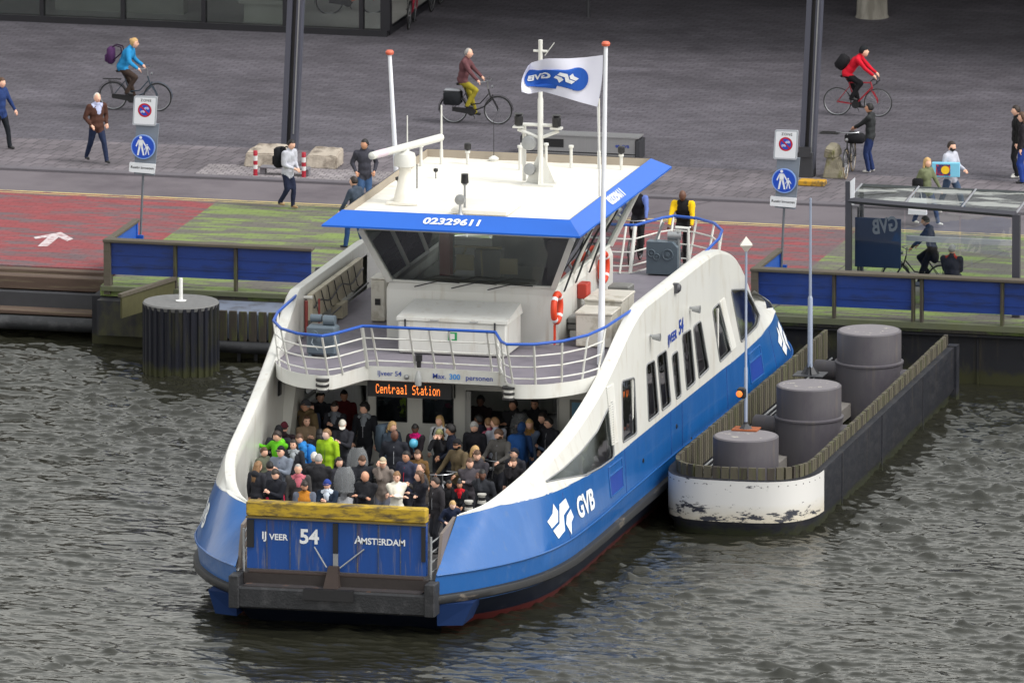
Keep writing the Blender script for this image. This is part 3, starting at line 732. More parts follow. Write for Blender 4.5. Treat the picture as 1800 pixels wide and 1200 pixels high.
MB().lathe([(.0, -.14), (.06, -.13), (.075, -.1)], (-.13, 0, .82), 14, 'y').build('lamp_lens', mat('orange_lens', srgb(230, 110, 40), .3, emit=(1, .25, .05, .5)), t, SM)
# ------------------------------------------------------------------ the ferry (double ended, bow at y = 0, stern at y = 30.2)
LEN = 30.2
def GX(px, py, x):
    d = FWD + RIGHT * ((px - 900) / 38500) - UP * ((py - 600) / 38500); return CAM + d * ((x - CAM.x) / d.x)
def GY(px, py, y):
    d = FWD + RIGHT * ((px - 900) / 38500) - UP * ((py - 600) / 38500); return CAM + d * ((y - CAM.y) / d.y)
def curve(xs, ys):
    xs = np.array(xs, float); ys = np.array(ys, float); sl = np.diff(ys) / np.diff(xs)
    mm = np.concatenate([[sl[0]], [(0 if a * b <= 0 else 2 * a * b / (a + b)) for a, b in zip(sl[:-1], sl[1:])], [sl[-1]]])
    def f(x):
        x = min(max(x, xs[0]), xs[-1]); i = min(len(xs) - 2, max(0, int(np.searchsorted(xs, x) - 1)))
        h = xs[i + 1] - xs[i]; t = (x - xs[i]) / h
        return float((2 * t ** 3 - 3 * t * t + 1) * ys[i] + (t ** 3 - 2 * t * t + t) * h * mm[i] + (-2 * t ** 3 + 3 * t * t) * ys[i + 1] + (t ** 3 - t * t) * h * mm[i + 1])
    return f
uP = [0, .6, 1.3, 2.3, 3.6, 5.1, 7, 10, 15.1]
Pc = curve(uP, [2.27, 2.78, 3.24, 3.72, 4.06, 4.2, 4.22, 4.17, 4.13])
Qw = curve(uP, [2.3, 2.85, 3.13, 3.48, 3.74, 3.93, 4.05, 4.10, 4.10])
Ww = curve(uP, [2.32, 2.42, 2.46, 2.45, 2.42, 2.4, 2.36, 2.35, 2.35])
rake = lambda w: 1.7 * max(0, 1 - w / 6) ** 1.3
uQ = [w + rake(w) for w in uP]
Qu = curve(uQ, [Qw(w) for w in uP]); Wu = curve(uQ, [Ww(w) for w in uP])
uT = [1.72, 2.31, 2.9, 4.25, 6.4, 8.4, 9.6, 11.1, 12, 15.1]
vTc = curve(uT, [2.3, 2.72, 2.98, 3.3, 3.5, 3.62, 3.67, 3.74, 3.8, 3.8])
zTc = curve(uT, [2.36, 2.48, 2.66, 2.98, 3.37, 3.9, 4.34, 4.98, 5.22, 5.22])
dOc = curve([1.72, 2.31, 3, 4.5, 15.1], [.02, .18, .27, .29, .29])
mir = lambda u: min(u, LEN - u)
zRc = curve([1.72, 2.5, 3.5, 5.0, 6.3, 7.3, 8.4, 9.5, 10.6, 11.6, 12.4, 15.1], [2.36, 2.45, 2.52, 2.74, 3.2, 3.85, 4.45, 4.82, 5.06, 5.18, 5.22, 5.22])
def zTu(u):      # height of the bulwark top; the after end is fuller than the fore end
    return zTc(u) if u <= LEN / 2 else zRc(LEN - u)
def hull_pt(w, z, side=1, off=0.0):
    """point of the blue topside: w = station 0..30.2, z between 1.33 and the white boundary"""
    ww = mir(w); f = (z - 1.33) / (Ww(ww) - 1.33)
    y = ww + rake(ww) * f; x = (Pc(ww) - .02) * (1 - f) + Qw(ww) * f
    if w > LEN / 2: y = LEN - y
    return Vector((side * (x + off), y, z))
def side_x(u, z):
    uu = mir(u); zb = Wu(uu); zt = zTu(u) - .1; f = 0 if zt - zb < .02 else (z - zb) / (zt - zb)
    return Qu(uu) * (1 - f) + (vTc(uu) + dOc(uu)) * f

ferry = thing('ferry', 'blue and white passenger ferry crowded with people, its raised ramp towards the water', 'ferry')
st = [LEN * i / 120 for i in range(121)]
BOOT = mat('red_antifouling', srgb(86, 26, 24), .6, var=.2, scale=3)
lo = MB(); 
for s in (1, -1):
    rows = []
    for w in st:
        ww = mir(w); bk = 1.6 * max(0, 1 - ww / 5); yy = lambda y: y if w < LEN / 2 else LEN - y
        rows.append([(s * (Pc(ww) - .95), yy(ww + bk), -.7), (s * (Pc(ww) - .5), yy(ww + bk * .6), .0), (s * (Pc(ww) - .4), yy(ww + bk * .5), .16)])
    lo.grid(rows)
lo.build('boot_top', BOOT, ferry, SM)
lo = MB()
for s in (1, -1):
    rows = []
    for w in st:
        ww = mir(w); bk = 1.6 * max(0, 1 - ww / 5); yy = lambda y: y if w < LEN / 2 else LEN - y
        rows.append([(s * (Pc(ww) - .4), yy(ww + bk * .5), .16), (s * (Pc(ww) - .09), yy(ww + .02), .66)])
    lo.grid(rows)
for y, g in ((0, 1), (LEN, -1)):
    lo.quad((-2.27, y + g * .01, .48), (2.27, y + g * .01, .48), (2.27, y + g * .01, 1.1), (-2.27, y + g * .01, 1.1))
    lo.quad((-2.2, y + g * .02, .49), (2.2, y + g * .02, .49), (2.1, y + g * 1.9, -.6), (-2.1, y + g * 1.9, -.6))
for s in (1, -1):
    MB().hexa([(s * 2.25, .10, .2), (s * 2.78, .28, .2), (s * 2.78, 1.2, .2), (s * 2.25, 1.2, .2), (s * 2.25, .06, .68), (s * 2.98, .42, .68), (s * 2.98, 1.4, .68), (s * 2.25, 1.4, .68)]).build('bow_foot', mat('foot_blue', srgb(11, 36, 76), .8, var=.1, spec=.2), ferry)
lo.build('lower_hull', mat('navy_hull_shade', srgb(12, 22, 42), .5, var=.2), ferry, SM)  # navy bottom paint, near black to carry the shade under the fender
lo = MB()
for s in (1, -1):
    rows = []
    for w in st:
        ww = mir(w); bk = 1.6 * max(0, 1 - ww / 5); yy = lambda y: y if w < LEN / 2 else LEN - y
        rows.append([(s * (Pc(ww) - .10), yy(ww + .02), .64), (s * (Pc(ww) - .07), yy(ww), .95), (s * (Pc(ww) - .02), yy(ww), 1.33)]
                    + [tuple(hull_pt(w, 1.33 + (Ww(ww) - 1.33) * k / 6, s)) for k in range(1, 7)])
    lo.grid(rows)
hull = lo.build('hull', BLUE, ferry, R(28))
# knuckle strake
kn = MB()
for s in (1, -1):
    kn.tube([(s * (Pc(mir(w)) - .0), w, 1.33) for w in st], .022, 6)
kn.build('knuckle_strake', BLUE, hull, SM)
fd = MB()
for s in (1, -1):
    rows = []
    for w in st:
        a = Pc(mir(w)); rows.append([(s * (a - .09), w, .68), (s * (a + .01), w, .69), (s * (a + .04), w, .72), (s * (a + .04), w, .84), (s * (a + .02), w, .87), (s * (a - .09), w, .89)])
    fd.grid(rows)
FEND = mat('scuffed_fender', (.011, .012, .014), .6, var=.3, scale=2, dirt=srgb(118, 108, 96), dscale=1.7, dlo=.57, dhi=.7, stretch=(1, .35, 2.5))
fd.build('rubbing_strake', FEND, ferry, SM)
# bow and stern fender platforms
for y, sg, nm in ((0, -1, 'bow'), (LEN, 1, 'stern')):
    b = MB().box(-2.3, 2.3, min(y, y + sg * .36), max(y, y + sg * .36), .48, .95, bev=.04)
    pl = b.build('end_fender', RUBBER, ferry)
    MB().box(-.62, .5, min(y + sg * .28, y + sg * .42), max(y + sg * .28, y + sg * .42), .74, .98).build('landing_shoe', BLACK, pl)
    for x in (-2.31, 2.08): MB().box(x, x + .23, min(y - sg * .1, y + sg * .4), max(y - sg * .1, y + sg * .4), .47, 1.2, bev=.02).build('corner_post', RUBBER, ferry)
    MB().box(-2.07, 2.07, min(y, y - sg * .12), max(y, y - sg * .12), .96, 1.2).build('sill_beam', mat('rusty_sill', srgb(44, 38, 37), .75, var=.3, scale=6), ferry)
    MB().box(-2.0, 2.0, min(y, y + sg * .3), max(y, y + sg * .3), .951, .98).build('threshold_plate', mat('dirty_ledge', srgb(52, 48, 50), .7, var=.25, dirt=srgb(120, 84, 60), dscale=4, dlo=.6, dhi=.7), ferry)

# white sides with window openings (constrained triangulation in the u-z plane)
def rpoly(pts, r=.1, n=4):
    out = []; k = len(pts)
    for i in range(k):
        p = Vector(pts[i]); a = Vector(pts[i - 1]); b = Vector(pts[(i + 1) % k])
        d1 = (a - p); d2 = (b - p); rr = min(r, d1.length * .4, d2.length * .4)
        s, e = p + d1.normalized() * rr, p + d2.normalized() * rr
        for j in range(n + 1):
            t = j / n; out.append(tuple((s * (1 - t) ** 2 + p * 2 * t * (1 - t) + e * t * t)))
    return out
TRI = [(GX(x, y, 4.08).y, GX(x, y, 4.08).z) for x, y in [(990, 848), (1011, 824), (1035, 794), (1059, 758), (1072, 728), (1083, 703), (1078, 804), (1056, 821), (1035, 834)]]
TRIM = [(20.65, 3.95), (21.4, 2.6), (23.4, 2.62), (24.1, 2.72), (23.6, 3.1), (22.6, 3.6)]
WINS = [rpoly(TRI, .12), rpoly([(10.0, 3.84), (11.0, 3.74), (11.08, 2.46), (9.78, 2.5)]),
        rpoly([(12.0, 3.84), (12.78, 3.8), (13.2, 2.52), (12.2, 2.52)]), rpoly([(13.03, 3.84), (13.92, 3.82), (14.36, 2.52), (13.5, 2.52)]),
        rpoly([(14.45, 3.6), (15.02, 3.6), (15.36, 2.52), (14.88, 2.52)]),
        rpoly([(15.45, 3.88), (16.3, 3.85), (16.75, 2.56), (15.9, 2.54)]), rpoly([(16.55, 3.86), (17.28, 3.86), (18.08, 2.62), (17.1, 2.58)]),
        rpoly([(18.48, 3.9), (19.26, 3.9), (20.42, 2.6), (19.2, 2.56)]), rpoly(TRIM, .12)]
def inside(p, poly):
    x, y = p; c = False; n = len(poly)
    for i in range(n):
        x1, y1 = poly[i]; x2, y2 = poly[i - 1]
        if (y1 > y) != (y2 > y) and x < (x2 - x1) * (y - y1) / (y2 - y1) + x1: c = not c
    return c
us = [1.75 + (LEN - 3.5) * i / 110 for i in range(111)]
outline = [(u, Wu(mir(u)) - .015) for u in us] + [(u, max(Wu(mir(u)) + .01, zTu(u) - .1)) for u in us[::-1]]
def side_tris(outline, holes, step=.3):
    V = [Vector(p) for p in outline]; E = [(i, (i + 1) % len(V)) for i in range(len(V))]
    for h in holes:
        o = len(V); V += [Vector(p) for p in h]; E += [(o + i, o + (i + 1) % len(h)) for i in range(len(h))]
    x0 = min(p[0] for p in outline); x1 = max(p[0] for p in outline); z0_ = min(p[1] for p in outline); z1_ = max(p[1] for p in outline)
    x = x0
    while x < x1:
        z = z0_ + .11
        while z < z1_:
            q = (x, z)
            if inside(q, outline) and not any(inside(q, h) for h in holes): V.append(Vector(q))
            z += step
        x += step
    vo, eo, fo, *_ = delaunay_2d_cdt(V, E, [], 0, 1e-5)
    fs = []
    for f in fo:
        c = (sum(vo[i][0] for i in f) / len(f), sum(vo[i][1] for i in f) / len(f))
        if inside(c, outline) and not any(inside(c, h) for h in holes): fs.append(tuple(f))
    return vo, fs
vo, fs = side_tris(outline, WINS)
for s in (1, -1):
    q = MB(); q.add([(s * side_x(p[0], p[1]), p[0], p[1]) for p in vo], fs)
    rows = []
    for u in us:
        uu = mir(u); zt = zTu(u); vt = vTc(uu); d = dOc(uu)
        rows.append([(s * (vt + d), u, max(Wu(uu) + .01, zt - .1)), (s * (vt + d * .85), u, zt - .03), (s * (vt + d * .5), u, zt), (s * (vt + .02), u, zt), (s * vt, u, zt - .03), (s * vt, u, max(1.2, zt - .32))])
    q.grid(rows)
    for g in (0, 1):
        q.grid([[tuple((lambda p: (p.x, p.y if not g else LEN - p.y, p.z - .01))(hull_pt(w, Ww(w), s))), (s * (vTc(1.72 + w * .9) + .0), (1.72 + w * .9) if not g else LEN - 1.72 - w * .9, zTc(1.72 + w * .9) - .02)] for w in (0, .1, .25, .4, .6, .8, 1.0, 1.3, 1.7, 2.0)])
        q.grid([[tuple((lambda p: (p.x, p.y if not g else LEN - p.y, p.z - .01))(hull_pt(w, Ww(w), s))), (s * (Pc(w) - .06), w + .12 if not g else LEN - w - .12, 1.2)] for w in (0, .1, .25, .4, .6, .8, 1.0, 1.3, 1.7, 2.0, 2.6)])
    q.grid([[(s * 3.9, u, 1.2), (s * 3.95, u, 2.38), (s * (side_x(u, 2.42) - .02), u, 2.40)] for u in [10.9 + 8.4 * k / 30 for k in range(31)]])
    # inner plating down to the deck at the open ends
    for rng in (us[:44], us[-44:]):
        q.grid([[(s * vTc(mir(u)), u, max(1.2, zTu(u) - .32)), (s * (vTc(mir(u)) + .03), u, min(2.3, zTu(u) - .35)), (s * (vTc(mir(u)) + .03), u, 1.2)] for u in rng])
    side = q.build('side_wall', WHITE, ferry, R(35))
    side.data.validate()
    for k, h in enumerate(WINS):
        n = len(h); hv, hf = side_tris(h, [], .4)
        g = MB(); g.add([(s * (side_x(p[0], p[1]) - .035), p[0], p[1]) for p in hv], hf)
        w_ = g.build('side_window', glass('side_glass_clear', (.7, .74, .76), .03) if k in (0, 8) else GLASS_D, side)
        fr = MB(); fr.tube([(s * (side_x(p[0], p[1]) - .0), p[0], p[1]) for p in h], .022, 6, closed=True)
        fr.build('window_frame', mat('window_rubber', srgb(120, 122, 124), .5), w_)
    for u0 in (8.95, 19.95):
        v = MB(); d = 1 if u0 < 15 else 1
        for k in range(24):
            z = 2.62 + k * .055; sh = (-.12 if u0 < 15 else -.0) + (0.0 if u0 < 15 else -(z - 2.6) * .75) + (.35 if u0 > 15 else 0)
            for j in range(1):
                x = side_x(u0 + sh, z)
                a, b = u0 + sh, u0 + sh + .52
                v.hexa([(s * x, a, z), (s * (x + .03), a, z), (s * (side_x(b, z) + .03), b, z), (s * side_x(b, z), b, z), (s * x, a, z + .034), (s * (x + .012), a, z + .034), (s * (side_x(b, z) + .012), b, z + .034), (s * side_x(b, z), b, z + .034)])
        v.build('louvre_grille', WHITE, side)
    # floodlights, ladder marks, lettering on the white side
    for (px, py) in ((1143, 592), (1213, 543)):
        c = GX(px, py, 4.1) if s == 1 else GX(px, py, 4.1); c = Vector((s * 4.06, c.y, c.z))
        f = MB(); f.tube([(c.x - s * .03, c.y, c.z + .05), (c.x + s * .1, c.y, c.z + .02)], .03, 8)
        f.lathe([(.0, -.09), (.05, -.08), (.085, .07), (.09, .1), (.0, .1)], (c.x + s * .17, c.y, c.z), 14, 'x')
        f.build('floodlight', STEEL, side, SM)
        f = MB()
        for k in range(12): f.box(min(s * 4.045, s * 4.075), max(s * 4.045, s * 4.075), c.y + .02 - k * .01, c.y + .16 - k * .01, c.z + .12 + k * .045, c.z + .135 + k * .045)
        f.build('rung_strip', WHITE_IN, side)
    c = GX(1188, 506, 4.1); f = MB(); f.lathe([(.0, 0), (.1, .01), (.12, .1), (.07, .16), (0, .16)], (4.05 if s > 0 else -4.21, c.y, c.z), 14, 'x').box(min(s * 4.0, s * 4.16), max(s * 4.0, s * 4.16), c.y - .14, c.y + .0, c.z - .1, c.z + .12)
    f.build('side_camera', mat('camera_grey', (.06, .06, .07), .4), side, SM)
    # blue 'IJVEER 54' on the side
    for word, size, ppx, ppy, sq in (('IJVEER', .30, 1184, 593, 1.05), ('54', .46, 1199.5, 574.5, 1.0)):
        tx = MB(); tv, tf = text_mesh(word, size, .03); cc_ = GX(ppx, ppy, 4.13); uc, zc = cc_.y, cc_.z
        uc2 = uc if s > 0 else LEN - uc
        tx.add([(s * (side_x(uc2 + s * x * sq, zc + y) + .012), uc2 + s * x * sq, zc + y) for x, y in tv], tf)
        tx.build('side_lettering', LETTER_B, side)
# hull lettering: wave emblem and GVB near the bow, both sides
def hull_write(cx, zc, hh, s, flip=False):
    em = MB(); W_ = 2.5; tilt = -.0
    def pt(x, z): return hull_pt(x if cx < 15 else x, z, s, .014)
    def add(poly, u0, wid, z0_, h0):
        vv, ff = side_tris([(x * wid, y * h0) for x, y in poly], [], .12)
        em.add([pt(u0 + (p[0] if s > 0 else -p[0]) * (1), z0_ + p[1]) for p in vv], ff)
    u0 = cx if s > 0 else cx
    for p in LOGO: add(p, u0, 1.75, zc - .07 - hh / 2, hh)
    em.build('hull_emblem', LETTER_W, hull); em = MB()
    tv, tf = text_mesh('GVB', hh * .86, .035, sub=True)
    cc = u0 + (2.8 if s > 0 else -2.8)
    em.add([pt(cc + (x * 1.1 if s > 0 else -x * 1.1), min(2.38, zc - .06 + y * .92)) for x, y in tv], tf)
    em.build('hull_lettering', LETTER_W, hull)
hull_write(3.35, 1.87, .78, 1); hull_write(25.4, 1.87, .78, 1)
hull_write(5.7, 1.87, .78, -1); hull_write(LEN - 3.35, 1.87, .78, -1)
# hatches in the blue side
for s in (1, -1):
    for u0 in (8.35, 22.0):
        h = MB(); a, b = u0, u0 + 1.25
        for z in (1.55, 2.0, 2.2):
            h.tube([hull_pt(a + (b - a) * k / 4, z, s, .012) for k in range(5)], .018, 6)
        for u in (a, b): h.tube([hull_pt(u, 1.55, s, .012), hull_pt(u, 2.2, s, .012)], .018, 6)
        h.build('hatch_frame', BLUE, hull)
        MB().grid([[hull_pt(a + (b - a) * k / 4, z, s, .006) for k in range(5)] for z in (1.57, 1.98)]).build('hatch', mat('darker_blue_hatch', srgb(16, 56, 140), .5), hull)  # hatch in a darker blue than the hull
    for u0, z in ((11.6, 1.75), (14.9, 1.9), (16.3, 1.2)):
        c = hull_pt(u0, max(1.34, z), s, .004)
        MB().lathe([(.055, -.01), (.055, .012), (.03, .012), (.03, 0), (0, 0)], c, 12, 'x').build('scupper', BLACK, hull, SM)
    dl = MB()
    for u0 in (4.6, 9.9, 14.35, 15.45, 19.8, 24.6):
        dl = MB().tube([hull_pt(u0, 1.36 + .16 * k, s, .003) for k in range(7)], .007, 4).build('side_seam', mat('joint_blue', srgb(12, 50, 116), .5), hull)

# decks
def plan_poly(fx, z, us_, inset):
    l = [(fx(mir(u)) - inset, u) for u in us_]
    return [(x, y, z) for x, y in l] + [(-x, y, z) for x, y in l[::-1]]
pts = plan_poly(Pc, 1.2, [.12 + (LEN - .24) * i / 60 for i in range(61)], .12)
rows = [[(-x, y, 1.2), (x, y, 1.2)] for x, y, z in pts[:61]]
MB().grid(rows).build('main_deck', mat('dark_main_deck', srgb(74, 72, 74), .7, var=.15), ferry)
# upper deck edge, half plan: (x, y)
EDGE = [(0, 9.0), (1.5, 8.95), (1.85, 8.05), (2.0, 7.7), (2.2, 7.6), (2.7, 7.72), (3.15, 8.1), (3.5, 8.65), (3.72, 9.4), (3.75, 10.2)]
ec = curve([p[0] for p in EDGE[:-1]] + [3.76], [p[1] for p in EDGE[:-1]] + [10.0])
xs_ = [3.755 * math.sin(math.pi / 2 * i / 40) for i in range(41)]; xs_ = sorted(set([-x for x in xs_] + xs_ + [1.5, -1.5, 2, -2]))
deck = MB()
deck.grid([[(x, ec(abs(x)), 4.1) for x in xs_], [(x, 12.0, 4.1) for x in xs_]]).grid([[(x, LEN - ec(abs(x)), 4.1) for x in xs_], [(x, LEN - 12, 4.1) for x in xs_]])
deck.quad((-3.82, 12, 4.1), (3.82, 12, 4.1), (3.82, LEN - 12, 4.1), (-3.82, LEN - 12, 4.1))
ud = deck.build('upper_deck', DECKGREY, ferry)
for f in (lambda y: y, lambda y: LEN - y):
    fa = MB(); sg = 1 if f(0) == 0 else -1
    fa.grid([[(x, f(ec(abs(x)) - .0), 4.13) for x in xs_], [(x, f(ec(abs(x)) - .03), 4.13) for x in xs_], [(x, f(ec(abs(x)) - .03), 3.82) for x in xs_], [(x, f(ec(abs(x)) + .1), 3.78) for x in xs_]])
    fa.grid([[(x, f(ec(abs(x)) + .02), 4.13) for x in xs_], [(x, f(ec(abs(x)) + .02), 4.1) for x in xs_]])
    fa.build('deck_fascia', WHITE, ud, SM)
MB().grid([[(x, ec(abs(x)) + .1, 3.78) for x in xs_], [(x, LEN - ec(abs(x)) - .1, 3.78) for x in xs_]]).build('ceiling', WHITE_IN, ud)
fascia = [o for o in ud.children if o.name.startswith('deck_fascia')][0]
put_text('fascia_lettering', 'IJveer 54', (-1.02, 8.94, 3.98), (1, 0, 0), (0, 0, 1), .155, LETTER_B, fascia, .01)
put_text('fascia_lettering', 'Max.', (.12, 8.935, 3.97), (1, 0, 0), (0, 0, 1), .165, LETTER_B, fascia, .01)
put_text('fascia_lettering', 'personen', (1.03, 8.935, 3.965), (1, 0, 0), (0, 0, 1), .165, LETTER_B, fascia, .01)
put_text('fascia_lettering', '300', (.47, 8.935, 3.97), (1, 0, 0), (0, 0, 1), .17, mat('light_blue_lettering', srgb(60, 140, 210), .5), fascia, .03)
for x in (-2.2, 2.02):
    l = MB(); y0 = ec(abs(x)) - .05
    for z in (3.78, 3.9, 4.02): l.lathe([(.0, z), (.15, z), (.155, z + .03), (.15, z + .055), (0, z + .055)], (x, y0, 0), 16)
    lt = l.build('deck_light', BLACK, ud, SM)
    MB().lathe([(.12, 3.8), (.12, 4.06)], (x, y0, 0), 16).build('diffuser', WHITE, lt, SM)
l = MB().lathe([(.0, 4.16), (.05, 4.17), (.055, 4.3), (.08, 4.32), (.08, 4.45), (0, 4.46)], (-.33, 8.86, 0), 14)
l.build('search_light', BLACK, ud, SM); MB().lathe([(.0, 3.74), (.07, 3.77), (.085, 3.9), (.07, 3.98), (.03, 4.1)], (-.33, 8.8, 0), 14).build('lamp', mat('lamp_glass_grey', (.35, .36, .36), .15), ud, SM)
MB().sphere((-.62, 8.9, 3.93), .06, 12, 8).build('dome_camera', STEEL, ud, SM)

# railings, front and rear
PAIR = [((0, 9.02), (0, 8.45)), ((.45, 9.02), (.45, 8.45)), ((1.3, 9.0), (1.32, 8.46)), ((1.52, 8.9), (1.52, 8.43)), ((1.85, 7.98), (1.9, 7.4)), ((2.1, 7.68), (2.1, 7.1)), ((2.6, 7.74), (2.68, 7.25)), ((3.1, 8.12), (3.2, 7.75)), ((3.45, 8.6), (3.58, 8.6)), ((3.66, 9.2), (3.74, 9.6)), ((3.72, 9.7), (3.83, 11.6))]
for f, nm in ((lambda y: y, 0), (lambda y: LEN - y, 1)):
    full = [((-a[0], a[1]), (-b[0], b[1])) for a, b in PAIR[:0:-1]] + PAIR
    L_ = lambda a, b, t: (a[0] * (1 - t) + b[0] * t, f(a[1] * (1 - t) + b[1] * t), 4.14 + .98 * t)
    hr = MB().tube([L_(a, b, 1) for a, b in full], .034, 8).build('handrail', RAILBLUE, ferry, SM)
    mr_ = MB()
    for t in (.12, .42, .7): mr_.tube([L_(a, b, t) for a, b in full[1:-1]], .019, 6)
    mr_.build('guard_rail', WHITE, ferry, SM)
    for k, (a, b) in enumerate(full[1:-1]):
        MB().tube([L_(a, b, -.04), L_(a, b, .97)], .045 if abs(abs(a[0]) - 1.52) < .01 else .026, 8).build('rail_post', WHITE, ferry, SM)

# lower deck front and rear walls with door openings
DWALL = mat('saloon_white_wall', srgb(208, 208, 202), .45, var=.05, scale=2)  # plain white for the saloon walls and inner panels
for f, nm in ((lambda y: y, 0), (lambda y: LEN - y, 1)):
    q = MB(); y0, y1 = sorted((f(10.9), f(11.0)))
    for x0, x1, za, zb in [(-4.05, -3.72, 1.2, 3.78), (-3.72, -2.0, 3.3, 3.78), (-2.0, -1.82, 1.2, 3.78), (-1.82, .0, 3.1, 3.78), (-1.82, .0, 1.2, 2.5), (-1.1, -.76, 2.5, 3.1), (-.04, .14, 1.2, 3.78), (.14, .24, 1.2, 3.3), (.14, 2.32, 3.3, 3.78), (2.32, 2.42, 1.2, 3.78), (2.42, 4.05, 1.2, 3.78)]:
        q.box(x0, x1, y0, y1, za, zb)
    w = q.build('saloon_wall', DWALL, ferry)
    for x0, x1 in ((-1.82, -1.1), (-.76, -.04)):
        MB().box(x0 + .02, x1 - .02, y0 + .04, y0 + .06, 2.5, 3.1).build('wall_window', GLASS_D, w)
        fr = MB().tube([(x0 + .02, y0 - .005, 2.52), (x1 - .02, y0 - .005, 2.52), (x1 - .02, y0 - .005, 3.08), (x0 + .02, y0 - .005, 3.08)], .018, 4, closed=True).build('window_frame', BLACK, w)
    MB().box(.26, .36, y0 - .04, y0 - .005, 1.22, 3.28).box(.22, .25, y0 - .02, y0 - .004, 1.22, 3.28).box(2.33, 2.36, y0 - .03, y0 - .004, 1.22, 3.5).build('door_leaf', mat('door_grey', srgb(172, 172, 170), .4), w)
    MB().box(.29, .32, y0 - .06, y0 - .041, 2.05, 2.2).build('door_handle', BLACK, w)
    ps = MB().box(2.62, 3.12, y0 - .035, y0 - .002, 2.3, 3.2).build('notice_board', mat('grey_frame', srgb(110, 110, 104), .5), w)
    MB().box(2.67, 3.07, y0 - .04, y0 - .036, 2.36, 3.14).build('map_sheet', mat('pale_blue_map', srgb(96, 142, 170), .5, var=.3, scale=9), ps)
MB().box(-4.0, 4.0, 11.05, 19.15, 1.202, 1.215).build('saloon_floor', mat('saloon_floor', srgb(52, 50, 52), .6), ferry)
# slanting inner panels beside the wall (port and starboard)
for s in (-1, 1):
    MB().hexa([(s * 3.6, 9.5, 1.2), (s * 3.72, 9.5, 1.2), (s * 3.72, 10.9, 1.2), (s * 3.6, 10.9, 1.2), (s * 3.45, 10.1, 3.4), (s * 3.72, 10.1, 3.4), (s * 3.72, 10.9, 3.4), (s * 3.45, 10.9, 3.4)]).build('inner_panel', DWALL, ferry)
    MB().box(min(s * 3.62, s * 3.72), max(s * 3.62, s * 3.72), 9.3, 9.5, 3.28, 3.62, bev=.02).build('speaker_box', BLACK, ferry)
# destination display
d = MB().box(-1.62, .3, 9.3, 9.45, 3.38, 3.74).build('destination_display', BLACK, ferry)
DOT = {'C': ['01110', '10001', '10000', '10000', '10000', '10001', '01110'], 'e': ['00000', '00000', '01110', '10001', '11111', '10000', '01110'], 'n': ['00000', '00000', '10110', '11001', '10001', '10001', '10001'], 't': ['01000', '01000', '11100', '01000', '01000', '01001', '00110'], 'r': ['00000', '00000', '10110', '11001', '10000', '10000', '10000'], 'a': ['00000', '00000', '01110', '00001', '01111', '10001', '01111'], 'l': ['01100', '00100', '00100', '00100', '00100', '00100', '01110'], 'S': ['01111', '10000', '10000', '01110', '00001', '00001', '11110'], 'i': ['00100', '00000', '01100', '00100', '00100', '00100', '01110'], 'o': ['00000', '00000', '01110', '10001', '10001', '10001', '01110'], ' ': ['0'] * 7}
txt = 'Centraal Station'; cw = 1.48 / len(txt); px_ = cw / 6.3
for i, chh in enumerate(txt):
    g = DOT[chh]; dm = MB()
    for r_, row in enumerate(g):
        for c_, v in enumerate(row):
            if v == '1' and len(row) == 5:
                x = -1.42 + i * cw + c_ * px_; z = 3.665 - r_ * .030
                dm.quad((x, 9.297, z), (x + px_ * .95, 9.297, z), (x + px_ * .95, 9.297, z - .026), (x, 9.297, z - .026))
    if dm.v: dm.build('display_letter', mat('orange_led', (1, .25, .03), .5, emit=(1, .22, .04, 1.0)), d)

# wheelhouse
wh = MB()
WB = [(-1.95, 12.5), (1.95, 12.5), (1.95, 17.7), (-1.95, 17.7)]
ring = lambda k, y0, z: [(-k, y0, z), (k, y0, z), (k, LEN - y0, z), (-k, LEN - y0, z)]
wh.grid([ring(1.97, 12.5, 4.1), ring(1.97, 12.5, 4.2), ring(1.97, 12.48, 5.2), ring(1.88, 12.44, 5.4)], True)
house = wh.build('wheelhouse', WHITE, ferry)
z1, z2 = 5.4, 6.62
bot = ring(1.88, 12.44, z1); top = ring(2.42, 11.95, z2); tp2 = ring(2.5, 11.85, 6.9)
fr = MB().grid([top, tp2], True)
def pil(a, b, w=.07):
    fr.tube([a, b], w, 4)
for i in range(4): pil(bot[i], top[i], .09)
for t_ in (.33, .66):
    for s in (1, -1):
        a = Vector(bot[1]).lerp(Vector(bot[2]), t_); b = Vector(top[1]).lerp(Vector(top[2]), t_); a.x *= s; b.x *= s; pil(a, b, .05)
fr.tube(bot, .05, 4, closed=True)
fr.build('window_pillars', mat('off_white_frame', srgb(196, 196, 190), .5), house)
WG = glass('wheelhouse_glass', (.86, .9, .9), .05, rcol=(.8, .85, .85))
for i in range(4):
    j = (i + 1) % 4
    MB().quad(bot[i], bot[j], top[j], top[i]).build('wheelhouse_window', WG, house)
dark = mat('dark_interior', (.13, .125, .12), .6); red_in = mat('maroon_interior', srgb(96, 30, 30), .6)
MB().quad(*ring(1.9, 12.6, 5.02)).box(-1.2, 1.4, 12.75, 13.3, 5.02, 5.42).box(-.3, .3, 13.9, 14.3, 5.02, 5.9).box(1.3, 1.8, 14.2, 15.2, 5.02, 6.1).build('console', dark, house)
MB().box(-1.0, -.93, 13.4, 14.6, 5.02, 6.5).box(-.6, 1.5, 16.8, 16.9, 5.02, 6.6).build('inner_partition', mat('grey_partition_in', srgb(90, 90, 92), .6), house)
MB().box(-.93, -.7, 13.2, 13.5, 5.02, 6.5).box(-1.75, -.95, 12.65, 13.2, 5.0, 5.1).build('curtain', red_in, house)
